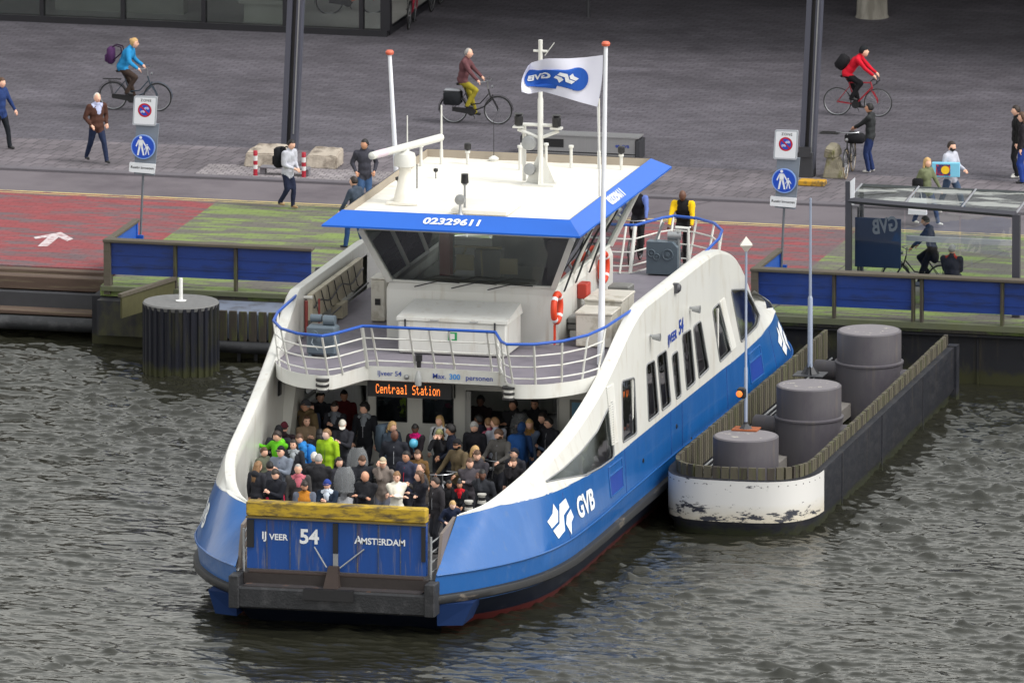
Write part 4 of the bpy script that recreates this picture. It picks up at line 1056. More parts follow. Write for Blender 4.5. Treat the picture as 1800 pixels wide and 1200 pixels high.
MB().tube([(.1, 13.0, 5.5), (.1, 12.9, 6.1)], .02).tube([(-.6, 13.2, 6.1), (.5, 13.2, 6.1)], .03).tube([(-.6, 13.2, 5.5), (-.3, 13.2, 6.1)], .02).box(-.5, -.1, 13.0, 13.05, 5.6, 5.95).box(.5, .9, 13.0, 13.05, 5.55, 5.9).build('instruments', mat('ochre_instrument', srgb(120, 110, 84), .6), house)
wp = MB()
for x in (-1.3, -.45, .38):
    wp.tube([(x, 12.36, 5.3), (x + .55, 12.28, 5.46), (x + 1.05, 12.3, 5.44)], .014, 5)
wp.build('wiper', BLACK, house)
wp = MB()
for y in (12.8, 13.9, 15.2): wp.tube([(2.02, y, 5.25), (2.2, y + .35, 5.9), (2.5, y + .7, 6.55)], .018, 5).tube([(2.02, y + .1, 5.25), (2.3, y + .55, 6.2), (2.5, y + .8, 6.55)], .012, 5)
wp.build('wiper', BLACK, house)
# roof
rf = MB()
o0 = [(-2.95, 10.45), (2.95, 10.45), (2.95, 19.3), (-2.95, 19.3)]; o1 = [(-2.6, 10.95), (2.6, 10.95), (2.6, 18.75), (-2.6, 18.75)]
R3 = lambda p, z: [(x, y, z) for x, y in p]
rf.grid([R3([(-2.3, 11.6), (2.3, 11.6), (2.3, 18.4), (-2.3, 18.4)], 6.86), R3(o0, 6.93), R3(o0, 6.97), R3(o1, 7.24)], True)
roof = rf.build('roof_fascia', BLUE2, ferry)
mt_in = mat('fascia_inner_face', srgb(150, 140, 126), .6)
MB().grid([R3([(-2.585, 10.965), (2.585, 10.965), (2.585, 18.735), (-2.585, 18.735)], 7.238), R3([(-2.56, 10.99), (2.56, 10.99), (2.56, 18.7), (-2.56, 18.7)], 7.0)], True).build('fascia_lining', mt_in, roof)
rw = MB(); nx_ = 10
rw.grid([[(-2.57 + 5.14 * i / 20, 10.97 + 7.74 * j / 30, 7.06 + .012 * noise.noise(Vector((i * .9, j * .35, 0)))) for i in range(21)] for j in range(31)])
rw.box(-.35, .95, 11.9, 13.2, 7.06, 7.2, bev=.03)
ROOFW = mat('roof_white', srgb(222, 219, 210), .45, var=.03, scale=1.5, dirt=srgb(206, 200, 186), dscale=1.4, dlo=.5, dhi=.8, stretch=(.5, 3, 1), bump=.02, bscale=1.6)
rw.build('roof_top', ROOFW, roof, SM)
MB().quad((-2.9, 10.6, 6.92), (2.9, 10.6, 6.92), (2.9, 19.2, 6.92), (-2.9, 19.2, 6.92)).build('roof_underside', WHITE_IN, roof)
ey = Vector((0, .5, .27)).normalized()
put_text('roof_lettering', '02329611', (-.02, 10.70, 7.105), (1, 0, 0), ey, 0.30, LETTER_W, roof, .035, shear=.1, squash=1.12)
ex = Vector((0, 1, 0)); ey2 = Vector((-.35, 0, .27)).normalized()
put_text('roof_lettering', '02329611', (2.775, 14.6, 7.105), ex, ey2, .30, LETTER_W, roof, .05, shear=.18, squash=1.12)

def roofpt(px, py): return G(px, py, 7.07)
# radar
c = roofpt(712, 357)
rd = MB().box(c.x - .36, c.x + .36, c.y - .3, c.y + .3, 7.07, 7.12).lathe([(.27, 7.12), (.2, 7.4), (.13, 7.75), (.14, 7.9)], (c.x, c.y, 0), 12).build('radar_tower', ROOFW, ferry, SM)
MB().lathe([(.12, 7.88), (.25, 7.92), (.25, 8.1), (.22, 8.2), (.1, 8.25), (.1, 8.3)], (c.x, c.y, 0), 16).build('radar_gearbox', WHITE, rd, SM)
a = Vector((-.47, -1.3, 0)); b = Vector((.51, 1.4, 0))
cc = Vector((c.x, c.y, 8.34))
sb = MB().tube([cc + a, cc + a * .97, cc + b * .97, cc + b], [.03, .085, .085, .03], 10).build('radar_scanner', WHITE, rd, SM)
MB().tube([cc + a * .55, cc + a * .86], .087, 10).build('scanner_stripe', mat('pale_pink_stripe', srgb(206, 190, 200), .5), sb, SM)
# mast with cross arms
c = roofpt(950, 324)
ms = MB().lathe([(.065, 7.05), (.065, 9.0), (.05, 9.05), (.05, 10.35), (0, 10.36)], (c.x, c.y, 0), 14)
ms.box(c.x - .36, c.x + .36, c.y - .25, c.y + .25, 7.06, 7.1)
for dx, dy in ((1, 0), (-1, 0), (0, 1), (0, -1)):
    ms.add([(c.x + dx * .34, c.y + dy * .24, 7.1), (c.x + dx * .08, c.y + dy * .08, 7.7), (c.x, c.y, 7.7), (c.x, c.y, 7.1)], [(0, 1, 2, 3)])
ms.tube([(c.x - .52, c.y, 8.3), (c.x, c.y, 8.12), (c.x + .42, c.y, 8.3)], .04, 8).tube([(c.x - .4, c.y, 8.42), (c.x + .36, c.y, 8.42)], .04, 8)
ms.box(c.x - .62, c.x - .38, c.y - .1, c.y + .1, 8.34, 8.38).box(c.x + .24, c.x + .5, c.y - .1, c.y + .1, 8.34, 8.38)
ms.tube([(c.x - .16, c.y, 10.1), (c.x + .16, c.y, 10.1)], .03, 6).tube([(c.x + .1, c.y, 10.0), (c.x + .32, c.y, 10.3)], .01, 4).tube([(c.x - .42, c.y + .2, 7.1), (c.x - .42, c.y + .2, 8.36)], .045, 8)
mast = ms.build('mast', WHITE, ferry, SM)
for dx in (-.5, .37):
    MB().lathe([(.09, 8.4), (.1, 8.42), (.1, 8.6), (.07, 8.62), (.11, 8.66), (.0, 8.68)], (c.x + dx, c.y, 0), 12).build('horn_light', BLACK, mast, SM)
MB().lathe([(.0, -.12), (.15, -.1), (.17, 0), (.13, .08), (0, .1)], (c.x - .24, c.y - .1, 8.02), 16, 'y').lathe([(.0, -.12), (.12, -.1), (.14, 0), (.1, .08), (0, .1)], (c.x - .22, c.y - .1, 7.42), 16, 'y').build('search_lamp', STEEL, mast, SM)
# small roof fittings: stub posts, nav lights, aerials
rp = MB()
FIT = [(1012, 298, .5, 0), (1010 + 5, 298, .0, 0), (967, 300, .62, 0), (1005, 300, .45, 0), (1050, 296, 1.5, 0), (715, 300, 1.35, 0), (740, 295, .3, 0)]
for px, py, h, k in ((740, 285, .42, 1), (822, 282, .25, 2), (919, 282, .42, 1), (914, 292, .5, 1), (960, 292, .55, 1), (1004, 288, .45, 1), (1092, 292, .3, 2)):
    c = roofpt(px, py + 6); MB().lathe([(.035, 7.06), (.035, 7.06 + h), (.06, 7.07 + h), (.06, 7.12 + h), (0, 7.13 + h)], (c.x, c.y, 0), 10).build('roof_stub', WHITE, ferry, SM)
    if k == 2: MB().lathe([(.06, 7.14 + h), (.08, 7.16 + h), (.08, 7.28 + h), (.05, 7.3 + h), (0, 7.3 + h)], (c.x, c.y, 0), 10).build('navigation_light', BLACK, ferry, SM)
for px, py, h, r_ in ((776, 288, 1.35, .028), (716, 350, 1.9, .02), (1053, 296, 1.6, .03)):
    c = roofpt(px, py); MB().lathe([(r_ * 1.4, 7.06), (r_ * 1.4, 7.06 + h * .25), (r_, 7.07 + h * .25), (r_ * .7, 7.06 + h), (0, 7.06 + h)], (c.x, c.y, 0), 8).build('aerial', WHITE, ferry, SM)
c = roofpt(868, 282); MB().lathe([(.1, 7.06), (.12, 7.12), (.03, 7.18), (0, 7.18)], (c.x, c.y, 0), 12).build('aerial_foot', WHITE, ferry, SM)
MB().lathe([(.008, 7.18), (.006, 8.0), (0, 8.0)], (c.x, c.y, 0), 5).build('whip_aerial', BLACK, ferry)
c = roofpt(817, 375)
lf = MB().lathe([(.03, 7.06), (.025, 7.7), (.06, 7.72), (.06, 7.74)], (c.x, c.y, 0), 8).build('light_post', STEEL, ferry, SM)
MB().lathe([(.06, 7.74), (.09, 7.76), (.08, 7.94), (.085, 7.96), (0, 7.97)], (c.x, c.y, 0), 12).build('lantern', BLACK, lf, SM)
c = roofpt(809, 378)
MB().lathe([(.0, -.1), (.11, -.08), (.12, 0), (.07, .08), (0, .1)], (c.x, c.y, 7.42), 16, 'y').lathe([(.1, 7.06), (.04, 7.14), (.02, 7.36)], (c.x, c.y, 0), 10).build('spotlight', STEEL, ferry, SM)
for px, py in ((766, 305), (699, 320)):
    c = roofpt(px, py + 8); MB().lathe([(.01, 7.06), (.01, 7.2), (.05, 7.22), (.055, 7.28), (0, 7.3)], (c.x, c.y, 0), 10).build('gps_puck', BLACK, ferry, SM)
c = roofpt(733, 330); MB().tube([(c.x, c.y, 7.06), (c.x, c.y, 7.6)], .014, 6).build('rod', DKSTEEL, ferry)

# flag poles with orange caps
FP = mat('flag_pole_white', srgb(226, 228, 234), .35)
def flag_pole(base, top):
    b0, t0 = Vector(base), Vector(top); q = b0.lerp(t0, .42)
    o = MB().tube([b0, q, t0], [.085, .06, .045], 12).build('flag_pole', FP, ferry, SM)
    MB().lathe([(.045, 0), (.09, .02), (.1, .07), (.07, .11), (0, .12)], t0, 12).build('pole_cap', mat('pole_cap_orange', srgb(200, 96, 70), .5), o, SM)
    return o
pb = G(1056, 640, 4.12); pt_ = GY(1065, 82, pb.y)
flag_pole(pb, pt_)
b2 = Vector((-pb.x, LEN - pb.y, 4.12)); t2 = GY(685, 97, b2.y)
flag_pole(b2, t2)

# flag: printed cloth seen from its back
def flag():
    hy = pb.y - .02
    fl = thing('flag', 'white flag with a blue pill and mirrored letters flying from the right flag pole', 'flag', (pt_.x, hy, pt_.z - .25))
    top = [(1060, 97), (1030, 101), (1000, 103), (960, 103), (935, 110), (928, 116)]
    botm = [(1050, 188), (1020, 180), (990, 171), (955, 161), (930, 165), (917, 162)]
    cu = lambda l, s: (interp([i / (len(l) - 1) for i in range(len(l))], [p[0] for p in l], s), interp([i / (len(l) - 1) for i in range(len(l))], [p[1] for p in l], s))
    def P(s, t, off=0):
        a = cu(top, s); b = cu(botm, s); bl = 6 * math.sin(t * math.pi) * (s - .2)
        px = a[0] * (1 - t) + b[0] * t - (bl if s > .8 else 0) + (3 * math.sin(3.1 * t) if s < .05 else 0); py = a[1] * (1 - t) + b[1] * t
        dy = (.16 * math.sin(s * 9 + t * 2.2) * s + .07 * math.sin(s * 17 - t * 3) * s)
        return GY(px, py, hy + dy + off) - fl.location
    rows = [[P(s / 36, t / 14) for s in range(37)] for t in range(15)]
    MB().grid(rows).build('cloth', mat('flag_white', srgb(226, 226, 240), .75, var=.03), fl, R(60))
    # pill
    pl = []
    for i in range(48):
        a = 2 * math.pi * i / 48; ca, sa = math.cos(a), math.sin(a)
        pl.append((.53 + .26 * (1 if ca > 0 else -1) + .13 * ca, .50 + .27 * sa))
    hv, hf = side_tris(pl, [], .045)
    tv, tf = text_mesh('GVB', 1, .04, sub=True)
    mxx = max(abs(v[0]) for v in tv); mxy = max(abs(v[1]) for v in tv)
    for off in (-.03, .03):
        MB().add([P(p[0], p[1], off) for p in hv], hf).build('pill_print', mat('flag_blue', srgb(26, 84, 176), .75, var=.04), fl)
        q = MB(); q.add([P(.685 + vx / mxx * .145, .52 - vy / mxy * .10, off * 1.6) for vx, vy in tv], tf)
        for poly in LOGO:
            lv, lf = side_tris([(x, y * .5) for x, y in poly], [], .2)
            q.add([P(.25 + p[0] * .27, .66 - p[1] * .56, off * 1.6) for p in lv], lf)
        q.build('flag_lettering', LETTER_W, fl)
    lw = GY(1050, 188, hy); e = GY(1053, 300, hy)
    MB().tube([lw - fl.location, e - fl.location], .014, 5).tube([e - fl.location, GY(1053, 345, hy) - fl.location], .014, 5).build('halyard', mat('halyard_white', (.6, .6, .6), .7), fl)
flag()

# ramp
RP = mat('ramp_blue_paint', srgb(18, 66, 136), .45, var=.12, scale=2, dirt=srgb(120, 116, 112), dscale=2.2, dlo=.56, dhi=.78, stretch=(4, 1, .35), streak=(srgb(96, 74, 52), .58, .76, .75))
RPY = mat('scuffed_ramp_yellow', srgb(176, 146, 36), .7, var=.2, scale=5, dirt=srgb(78, 66, 44), dscale=2.4, dlo=.44, dhi=.60, stretch=(.8, 1, 3), bump=.004)
def make_ramp(f):
    sg = 1 if f(0) == 0 else -1
    Y = lambda a, b: tuple(sorted((f(a), f(b))))
    rm = MB().box(-2.02, 2.0, *Y(.12, .26), 1.28, 2.44).build('ramp', RP, ferry)
    MB().box(-2.03, 2.01, *Y(.06, .34), 2.44, 2.77, bev=.03).build('ramp_edge', RPY, rm)
    MB().box(-2.03, 2.01, *Y(.04, .1), 2.40, 2.438).build('edge_strip', mat('olive_strip', srgb(96, 84, 50), .7), rm)
    q = MB()
    for x in (-1.58, -1.06, .92, .45, 1.42): q.box(x, x + .018, *Y(.105, .119), 1.3, 2.38)
    q.build('seam', mat('seam_rust', srgb(58, 70, 96), .7, dirt=srgb(110, 96, 70), dscale=6), rm)
    for x0, x1, za in ((-2.02, -1.86, 1.75), (-.08, .03, 1.7), (1.9, 1.99, 1.6)): MB().box(x0, x1, *Y(.08, .118), za, 2.36).build('guide_slot', BLACK, rm)
    MB().box(-.08, .03, *Y(.085, .118), 1.3, 1.69).build('guide_plate', STEEL, rm)
    rust = mat('rusty_hinge', srgb(48, 37, 33), .8, var=.3, scale=8)
    MB().tube([(-1.95, f(.05), 1.22), (1.95, f(.05), 1.22)], .055, 10).build('hinge_tube', rust, rm, SM)
    MB().hexa([(-.22, f(-.28), .95), (.12, f(-.28), .95), (.12, f(.1), .95), (-.22, f(.1), .95), (-.16, f(-.05), 1.42), (.06, f(-.05), 1.42), (.06, f(.1), 1.42), (-.16, f(.1), 1.42)]).build('latch', rust, rm)
    for a, b in (((-.2, 1.4), (-.5, 1.82)), ((.1, 1.4), (.62, 1.82))):
        MB().tube([(a[0], f(-.02), a[1]), (b[0], f(.09), b[1])], .018, 6).build('stay_rod', STEEL, rm)
    if sg == 1:
        put_text('ramp_lettering', '54', (-.62, .119, 2.02), (1, 0, 0), (0, 0, 1), .44, LETTER_W, rm, .03)
        q = MB(); put_text('x', 'IJ', (-1.63, .119, 2.01), (1, 0, 0), (0, 0, 1), .23, None, None, .025, mb=q); put_text('x', 'VEER', (-1.31, .119, 1.99), (1, 0, 0), (0, 0, 1), .185, None, None, .025, mb=q); q.build('ramp_lettering', LETTER_W, rm)
        q = MB(); put_text('x', 'A', (.48, .119, 2.01), (1, 0, 0), (0, 0, 1), .24, None, None, .025, mb=q); put_text('x', 'MSTERDAM', (1.04, .119, 1.99), (1, 0, 0), (0, 0, 1), .195, None, None, .025, mb=q); q.build('ramp_lettering', LETTER_W, rm)
    for s in (-1, 1):
        MB().hexa([(s * 2.2, f(.2), 1.22), (s * 2.27, f(.2), 1.22), (s * 2.27, f(.75), 1.22), (s * 2.2, f(.75), 1.22), (s * 2.2, f(.55), 2.15), (s * 2.27, f(.55), 2.15), (s * 2.27, f(1.75), 2.3), (s * 2.2, f(1.75), 2.3)]).build('ramp_cheek', mat('cheek_taupe', srgb(112, 102, 95), .5), ferry)
        gt = MB()
        for k in range(4): gt.tube([(s * 2.1, f(.15), 1.35 + k * .22), (s * 2.2, f(.9), 1.42 + k * .22)], .018, 5)
        gt.tube([(s * 2.1, f(.15), 1.2), (s * 2.1, f(.15), 2.15)], .03, 6)
        gt.build('side_gate', STEEL, ferry)
make_ramp(lambda y: y)
# the stern ramp is let down on the landing
rm = MB().hexa([(-2.0, 30.15, 1.1), (2.0, 30.15, 1.1), (2.0, 31.9, 1.40), (-2.0, 31.9, 1.40), (-2.0, 30.15, 1.24), (2.0, 30.15, 1.24), (2.0, 31.9, 1.46), (-2.0, 31.9, 1.46)]).build('ramp', RP, ferry)
MB().box(-2.0, 2.0, 31.9, 32.1, 1.395, 1.45).build('ramp_edge', RPY, rm)
for s, px, py in ((1, 847, 872), (1, 824, 884)):
    c = G(px, py, 2.45)
    bo = MB().lathe([(.1, 2.3), (.09, 2.36), (.075, 2.36), (.075, 2.46), (.1, 2.48), (.1, 2.51), (0, 2.52)], (c.x, c.y, 0), 16).build('mooring_post', mat('bollard_grey_white', srgb(176, 174, 168), .5), ferry, SM)
    MB().lathe([(.079, 2.37), (.082, 2.44)], (c.x, c.y, 0), 16).build('dark_band', BLACK, bo, SM)

# deck equipment on the upper deck
cw = MB().box(-1.25, 1.22, 10.65, 12.05, 4.13, 4.86, bev=.03).build('storage_chest', WHITE, ferry)
lid = MB().hexa([(-1.28, 10.62, 4.87), (1.25, 10.62, 4.87), (1.25, 12.1, 4.87), (-1.28, 12.1, 4.87), (-1.28, 10.62, 4.94), (1.25, 10.62, 4.94), (1.2, 12.1, 5.08), (-1.23, 12.1, 5.08)]).build('chest_lid', WHITE, cw)
for x in (-.5, .4): MB().tube([(x, 10.62, 4.9), (x + .02, 10.56, 4.9), (x + .16, 10.56, 4.9), (x + .18, 10.62, 4.9)], .012, 5).build('lid_handle', STEEL, lid)
for x in (-1.1, .95): MB().box(x, x + .04, 10.6, 10.62, 4.72, 4.9).build('latch', DKSTEEL, cw)
q = MB().box(-.1, .1, 10.63, 10.645, 4.46, 4.64).build('first_aid_sign', mat('sign_green', srgb(30, 140, 80), .5), cw)
MB().box(-.05, .05, 10.622, 10.628, 4.49, 4.61).build('sign_symbol', WHITE, q)
def chest(px, py, w, d, h, m_, nm='locker', lidh=.06, parent=None, rz=0):
    c = G(px, py, 4.1); x, y = c.x, c.y
    o = MB().box(x, x + w, y, y + d, 4.12, 4.12 + h, bev=.02).build(nm, m_, ferry)
    if lidh: MB().box(x - .02, x + w + .02, y - .02, y + d + .02, 4.121 + h, 4.121 + h + lidh, bev=.015).build('locker_lid', m_, o)
    return o, c
BEIGE = mat('beige_locker', srgb(206, 202, 192), .45, var=.06, dirt=srgb(178, 172, 158), dscale=3)
chest(1012, 610, .82, .85, .72, BEIGE); 
chest(1028, 588, .85, 1.2, .74, BEIGE)
chest(1001, 596, .45, .5, .18, WHITE, lidh=0)
c = G(1000, 596, 4.1); o = MB().box(c.x - .03, c.x + .48, c.y - .02, c.y + .52, 4.31, 4.62, bev=.03).build('grey_case', mat('case_grey', srgb(118, 118, 116), .5), ferry)
MB().box(c.x - .035, c.x + .485, c.y - .025, c.y + .525, 4.44, 4.48).build('case_seam', BLACK, o)
c = G(1068, 560, 4.1); MB().box(c.x, c.x + .5, c.y, c.y + .5, 4.5, 4.85, bev=.03).box(c.x + .02, c.x + .48, c.y + .02, c.y + .48, 4.12, 4.5).build('grey_case', mat('case_grey', (.2, .2, .2)), ferry)
c = GX(1019, 507, 1.99); MB().box(1.975, 2.2, c.y - .2, c.y + .2, c.z - .2, c.z + .14, bev=.02).build('red_cabinet', mat('red_cabinet', srgb(168, 52, 40), .5), ferry)
o, c = chest(652, 566, .32, .6, .95, BEIGE, 'vent_cabinet', .04)
MB().box(c.x + .1, c.x + .22, c.y - .03, c.y - .0, 4.5, 4.64).build('socket', BLACK, o)
# winches
def winch(px, py, flip):
    c = G(px, py, 4.1); x, y = c.x, c.y
    o = MB().box(x, x + .68, y, y + .4, 4.16, 4.82, bev=.05).box(x + .05, x + .12, y, y + .35, 4.1, 4.18).box(x + .55, x + .62, y, y + .35, 4.1, 4.18).build('winch_housing', GREYP, ferry)
    yy = y - .0 
    q = MB()
    for dx, dz, r_ in ((.18, 4.62, .1), (.3, 4.52, .07), (.5, 4.58, .13)): q.lathe([(r_, -.04), (r_, -.0)], (x + dx, yy, dz), 18, 'y').lathe([(r_ * .55, -.07), (r_ * .5, -.03)], (x + dx, yy, dz), 18, 'y')
    q.build('winch_gear', GREYP, o, SM)
    MB().tube([(x + .05, y + .25, 4.95), (x + .3, y + .25, 4.95)], .09, 12).tube([(x + .36, y + .2, 4.92), (x + .62, y + .2, 4.92)], .12, 12).tube([(x + .2, y + .1, 4.8), (x + .15, y - .1, 4.45), (x + .3, y - .12, 4.3)], .015, 5).build('winch_motor', GREYP, o, SM)
winch(538, 628, 0)
c = G(1136, 484, 4.1)
o = MB().prism([(0, 0), (.72, 0), (.72, .62), (.6, .74), (0, .74)], 0, .35, lambda x, y, z: (c.x + x, c.y + z, 4.14 + y)).build('winch_housing', GREYP, ferry)
q = MB()
for dx, dz, r_ in ((.12, 4.62, .08), (.24, 4.54, .07), (.5, 4.6, .12)):
    q.tube([(c.x + dx + r_ * math.cos(a), c.y - .01, dz + r_ * math.sin(a)) for a in [i * .5236 for i in range(12)]], .016, 6, closed=True).lathe([(r_ * .4, -.03), (r_ * .4, 0)], (c.x + dx, c.y, dz), 12, 'y')
q.build('winch_gear', GREYP, o, SM)
MB().tube([(c.x + .45, c.y + .2, 5.0), (c.x + .75, c.y + .25, 5.0)], .1, 12).tube([(c.x + .7, c.y + .2, 4.2), (c.x + .7, c.y + .2, 5.1)], .04, 8).tube([(c.x + .15, c.y + .2, 4.85), (c.x + .35, c.y + .2, 5.3)], .03, 8).build('winch_motor', STEEL, o, SM)
# white davit post behind the left winch and the cable panel on the port bulwark
c = G(527, 590, 4.1); MB().tube([(c.x, c.y, 4.1), (c.x, c.y, 4.98), (c.x + .3, c.y, 4.98)], .045, 8).build('davit', WHITE, ferry)
c2 = G(1210, 470, 4.1); MB().tube([(c2.x, c2.y, 4.1), (c2.x, c2.y, 5.0), (c2.x - .3, c2.y, 5.0)], .045, 8).build('davit', WHITE, ferry)
pn = MB()
for y0, y1 in ((12.2, 13.3), (13.35, 14.5), (14.55, 15.7), (15.75, 16.8)):
    pn.box(-3.72, -3.60, y0, y1, 4.45, 5.05)
pn.box(-3.7, -3.45, 12.5, 12.9, 4.12, 4.45).box(-3.7, -3.45, 14.3, 14.8, 4.12, 4.45)
po = pn.build('locker_panel', mat('grimy_cream_panel', srgb(176, 168, 148), .6, var=.15, scale=6, stretch=(1, 5, .6), dirt=srgb(110, 98, 82), dscale=4, dlo=.55, dhi=.7), ferry)
cb = MB()
for k in range(7): cb.tube([(-3.58, 12.3 + k * .6, 5.02), (-3.55, 12.5 + k * .6, 4.6 + .08 * math.sin(k * 2)), (-3.57, 12.8 + k * .6, 4.45)], .012, 5)
cb.tube([(-3.56, 12.2 + k * .25, 4.75 + .08 * math.sin(k * .8)) for k in range(19)], .018, 5).tube([(-3.5, 12.0, 4.3), (-3.45, 16.7, 4.5)], .02, 5)
cb.build('cable', BLACK, po)
MB().tube([(-3.62, 11.7, 4.2), (-3.62, 11.7, 5.0)], .04, 8).tube([(-3.45, 11.6, 4.3), (-3.4, 12.0, 4.3), (-3.4, 12.0, 5.0)], .025, 8).build('red_pipe', mat('red_pipe', srgb(120, 46, 42), .5), ferry)

# life rings hang on the wheelhouse side: things of their own
def life_ring(px, py, label, x=2.06):
    c = GX(px, py, x)
    t = thing('life_ring', label, 'life ring', c, 0, 'orange life rings on the wheelhouse')
    n = 32; r0 = .31
    MB().tube([(0, r0 * math.cos(2 * math.pi * i / n), r0 * math.sin(2 * math.pi * i / n)) for i in range(n)], .072, 10, closed=True).build('ring', ORANGE, t, SM)
    for k in range(4):
        a0 = math.pi / 4 + k * math.pi / 2
        MB().tube([(0, r0 * math.cos(a0 + d), r0 * math.sin(a0 + d)) for d in (-.12, 0, .12)], .076, 10).build('white_band', LETTER_W, t, SM)
life_ring(979, 541, 'orange life ring near the front corner of the wheelhouse')
life_ring(1061, 470, 'orange life ring farther back on the wheelhouse side, behind the flag pole')
c = GX(975, 570, 2.0)
tag(MB().box(-.02, .02, -.04, .04, 0, .45).build('rescue_line', ORANGE, None, loc=(2.0, c.y, 4.2)), 'orange rescue line hanging below the front life ring', 'rescue line')
# ------------------------------------------------------------------ people
def cloth(c, rough=.85):
    n = 'cloth_%d_%d_%d' % c
    return MATS.get(n) or mat(n, srgb(*c), rough, var=.32, scale=7, bump=.012, bscale=11, spec=.25)
SKINS = {'l': srgb(226, 178, 154), 'm': srgb(196, 144, 116), 'd': srgb(98, 66, 52), 'p': srgb(234, 196, 178)}
def skin(k):
    return MATS.get('skin_' + k) or mat('skin_' + k, SKINS[k], .55, var=.08, scale=20)
HAIRC = {'black': (18, 15, 16), 'dark': (40, 30, 26), 'brown': (78, 54, 38), 'light': (126, 94, 62), 'blond': (184, 150, 100), 'grey': (150, 148, 146), 'white': (206, 202, 196)}
def hairm(k):
    return MATS.get('hair_' + k) or mat('hair_' + k, srgb(*HAIRC[k]), .6, var=.35, scale=30, stretch=(1, 1, .2), bump=.004, bscale=60)
EYE = mat('eye_dark', (.015, .012, .012), .3); LIP = mat('lip', srgb(156, 84, 78), .6)
SHOEW = mat('white_shoe', srgb(206, 204, 200), .6); SHOEB = mat('dark_shoe', (.02, .02, .022), .5); SHOET = mat('tan_shoe', srgb(150, 122, 86), .7)
def ik(a, t, l1, l2, pole):
    a, t, pole = Vector(a), Vector(t), Vector(pole); d = t - a; L = min(d.length, (l1 + l2) * .995); L = max(L, abs(l1 - l2) + .02)
    dn = d.normalized(); k = (l1 * l1 - l2 * l2 + L * L) / (2 * L); h = math.sqrt(max(0, l1 * l1 - k * k))
    pp = pole - dn * pole.dot(dn); pp = pp.normalized() if pp.length > 1e-5 else Vector((0, -1, 0))
    return a + dn * k + pp * h, a + dn * L
def rot(v, ax, ang): return Matrix.Rotation(ang, 3, ax) @ Vector(v)
def remesh(mb, vox):
    me = bpy.data.meshes.new('tmp'); me.from_pydata(mb.v, [], mb.f)
    bm = bmesh.new(); bm.from_mesh(me); bmesh.ops.recalc_face_normals(bm, faces=bm.faces); bm.to_mesh(me); bm.free()
    ob = bpy.data.objects.new('tmp', me); COL.objects.link(ob)
    md = ob.modifiers.new('r', 'REMESH'); md.mode = 'VOXEL'; md.voxel_size = vox; md.use_smooth_shade = True
    ms = ob.modifiers.new('s', 'SMOOTH'); ms.iterations = 4; ms.factor = .5
    dg = bpy.context.evaluated_depsgraph_get(); ev = ob.evaluated_get(dg); m2 = ev.to_mesh()
    n = len(m2.vertices); co = np.empty(n * 3, np.float32); m2.vertices.foreach_get('co', co)
    fs = [tuple(p.vertices) for p in m2.polygons]; ev.to_mesh_clear()
    bpy.data.objects.remove(ob); bpy.data.meshes.remove(me)
    return co.reshape(-1, 3), fs
def capsule(mb, a, b, ra, rb, n=10):
    a, b = Vector(a), Vector(b); d = (b - a).normalized()
    mb.tube([a - d * ra * .9, a - d * ra * .55, a, b, b + d * rb * .55, b + d * rb * .9], [ra * .35, ra * .82, ra, rb, rb * .82, rb * .35], n)
def hand(mb, w, d, side, curl=.5):
    """palm, four fingers and a thumb, growing from the wrist w along d"""
    d = Vector(d).normalized(); up = Vector((0, 0, 1)) if abs(d.z) < .8 else Vector((0, 1, 0))
    x = d.cross(up).normalized(); nrm = x.cross(d).normalized()
    if side < 0: x = -x
    mb.tube([w - d * .01, w + d * .03, w + d * .075, w + d * .092], [.022, .031, .033, .022], 8)
    for k, (o, l) in enumerate(((-.026, .062), (-.009, .074), (.009, .07), (.025, .055))):
        p = w + d * .08 + x * o; q = p + d * l * .5 - nrm * l * curl * .25; r_ = q + d * l * .35 - nrm * l * curl * .6
        mb.tube([p, q, r_], [.0095, .009, .007], 6)
    p = w + d * .035 - x * .028; q = p + (d * .7 - x * .7).normalized() * .035; r_ = q + (d * .9 - x * .1 - nrm * curl * .5).normalized() * .03
    mb.tube([p, q, r_], [.012, .0105, .008], 6)
def head_shape(u, v, k=1.0):
    """unit direction (front is +y) to head surface"""
    x, y, z = math.sin(v) * math.cos(u), math.sin(v) * math.sin(u), math.cos(v)
    w = .076 * (1 - (.24 * max(0, -z) ** 1.3)); dpt = .096 * (1 - .12 * max(0, -z) if y > 0 else 1 - .30 * max(0, -z))
    p = Vector((x * w, y * dpt + .012 * max(0, -z) * (1 if y > 0 else .3), z * .118))
    if k == 1.0 and y > .7 and abs(x) < .28:
        nz = math.exp(-((p.z + .018) / .022) ** 2) * math.exp(-(x / .13) ** 2); p.y += .024 * nz
        p.y -= .007 * math.exp(-((p.z - .02) / .012) ** 2)
    return p * 1.07
def head_rows(nu=20, nv=15, fn=None):
    return [[(fn or head_shape)(2 * math.pi * i / nu, max(1e-3, math.pi * j / nv)) for i in range(nu)] for j in range(nv + 1)]

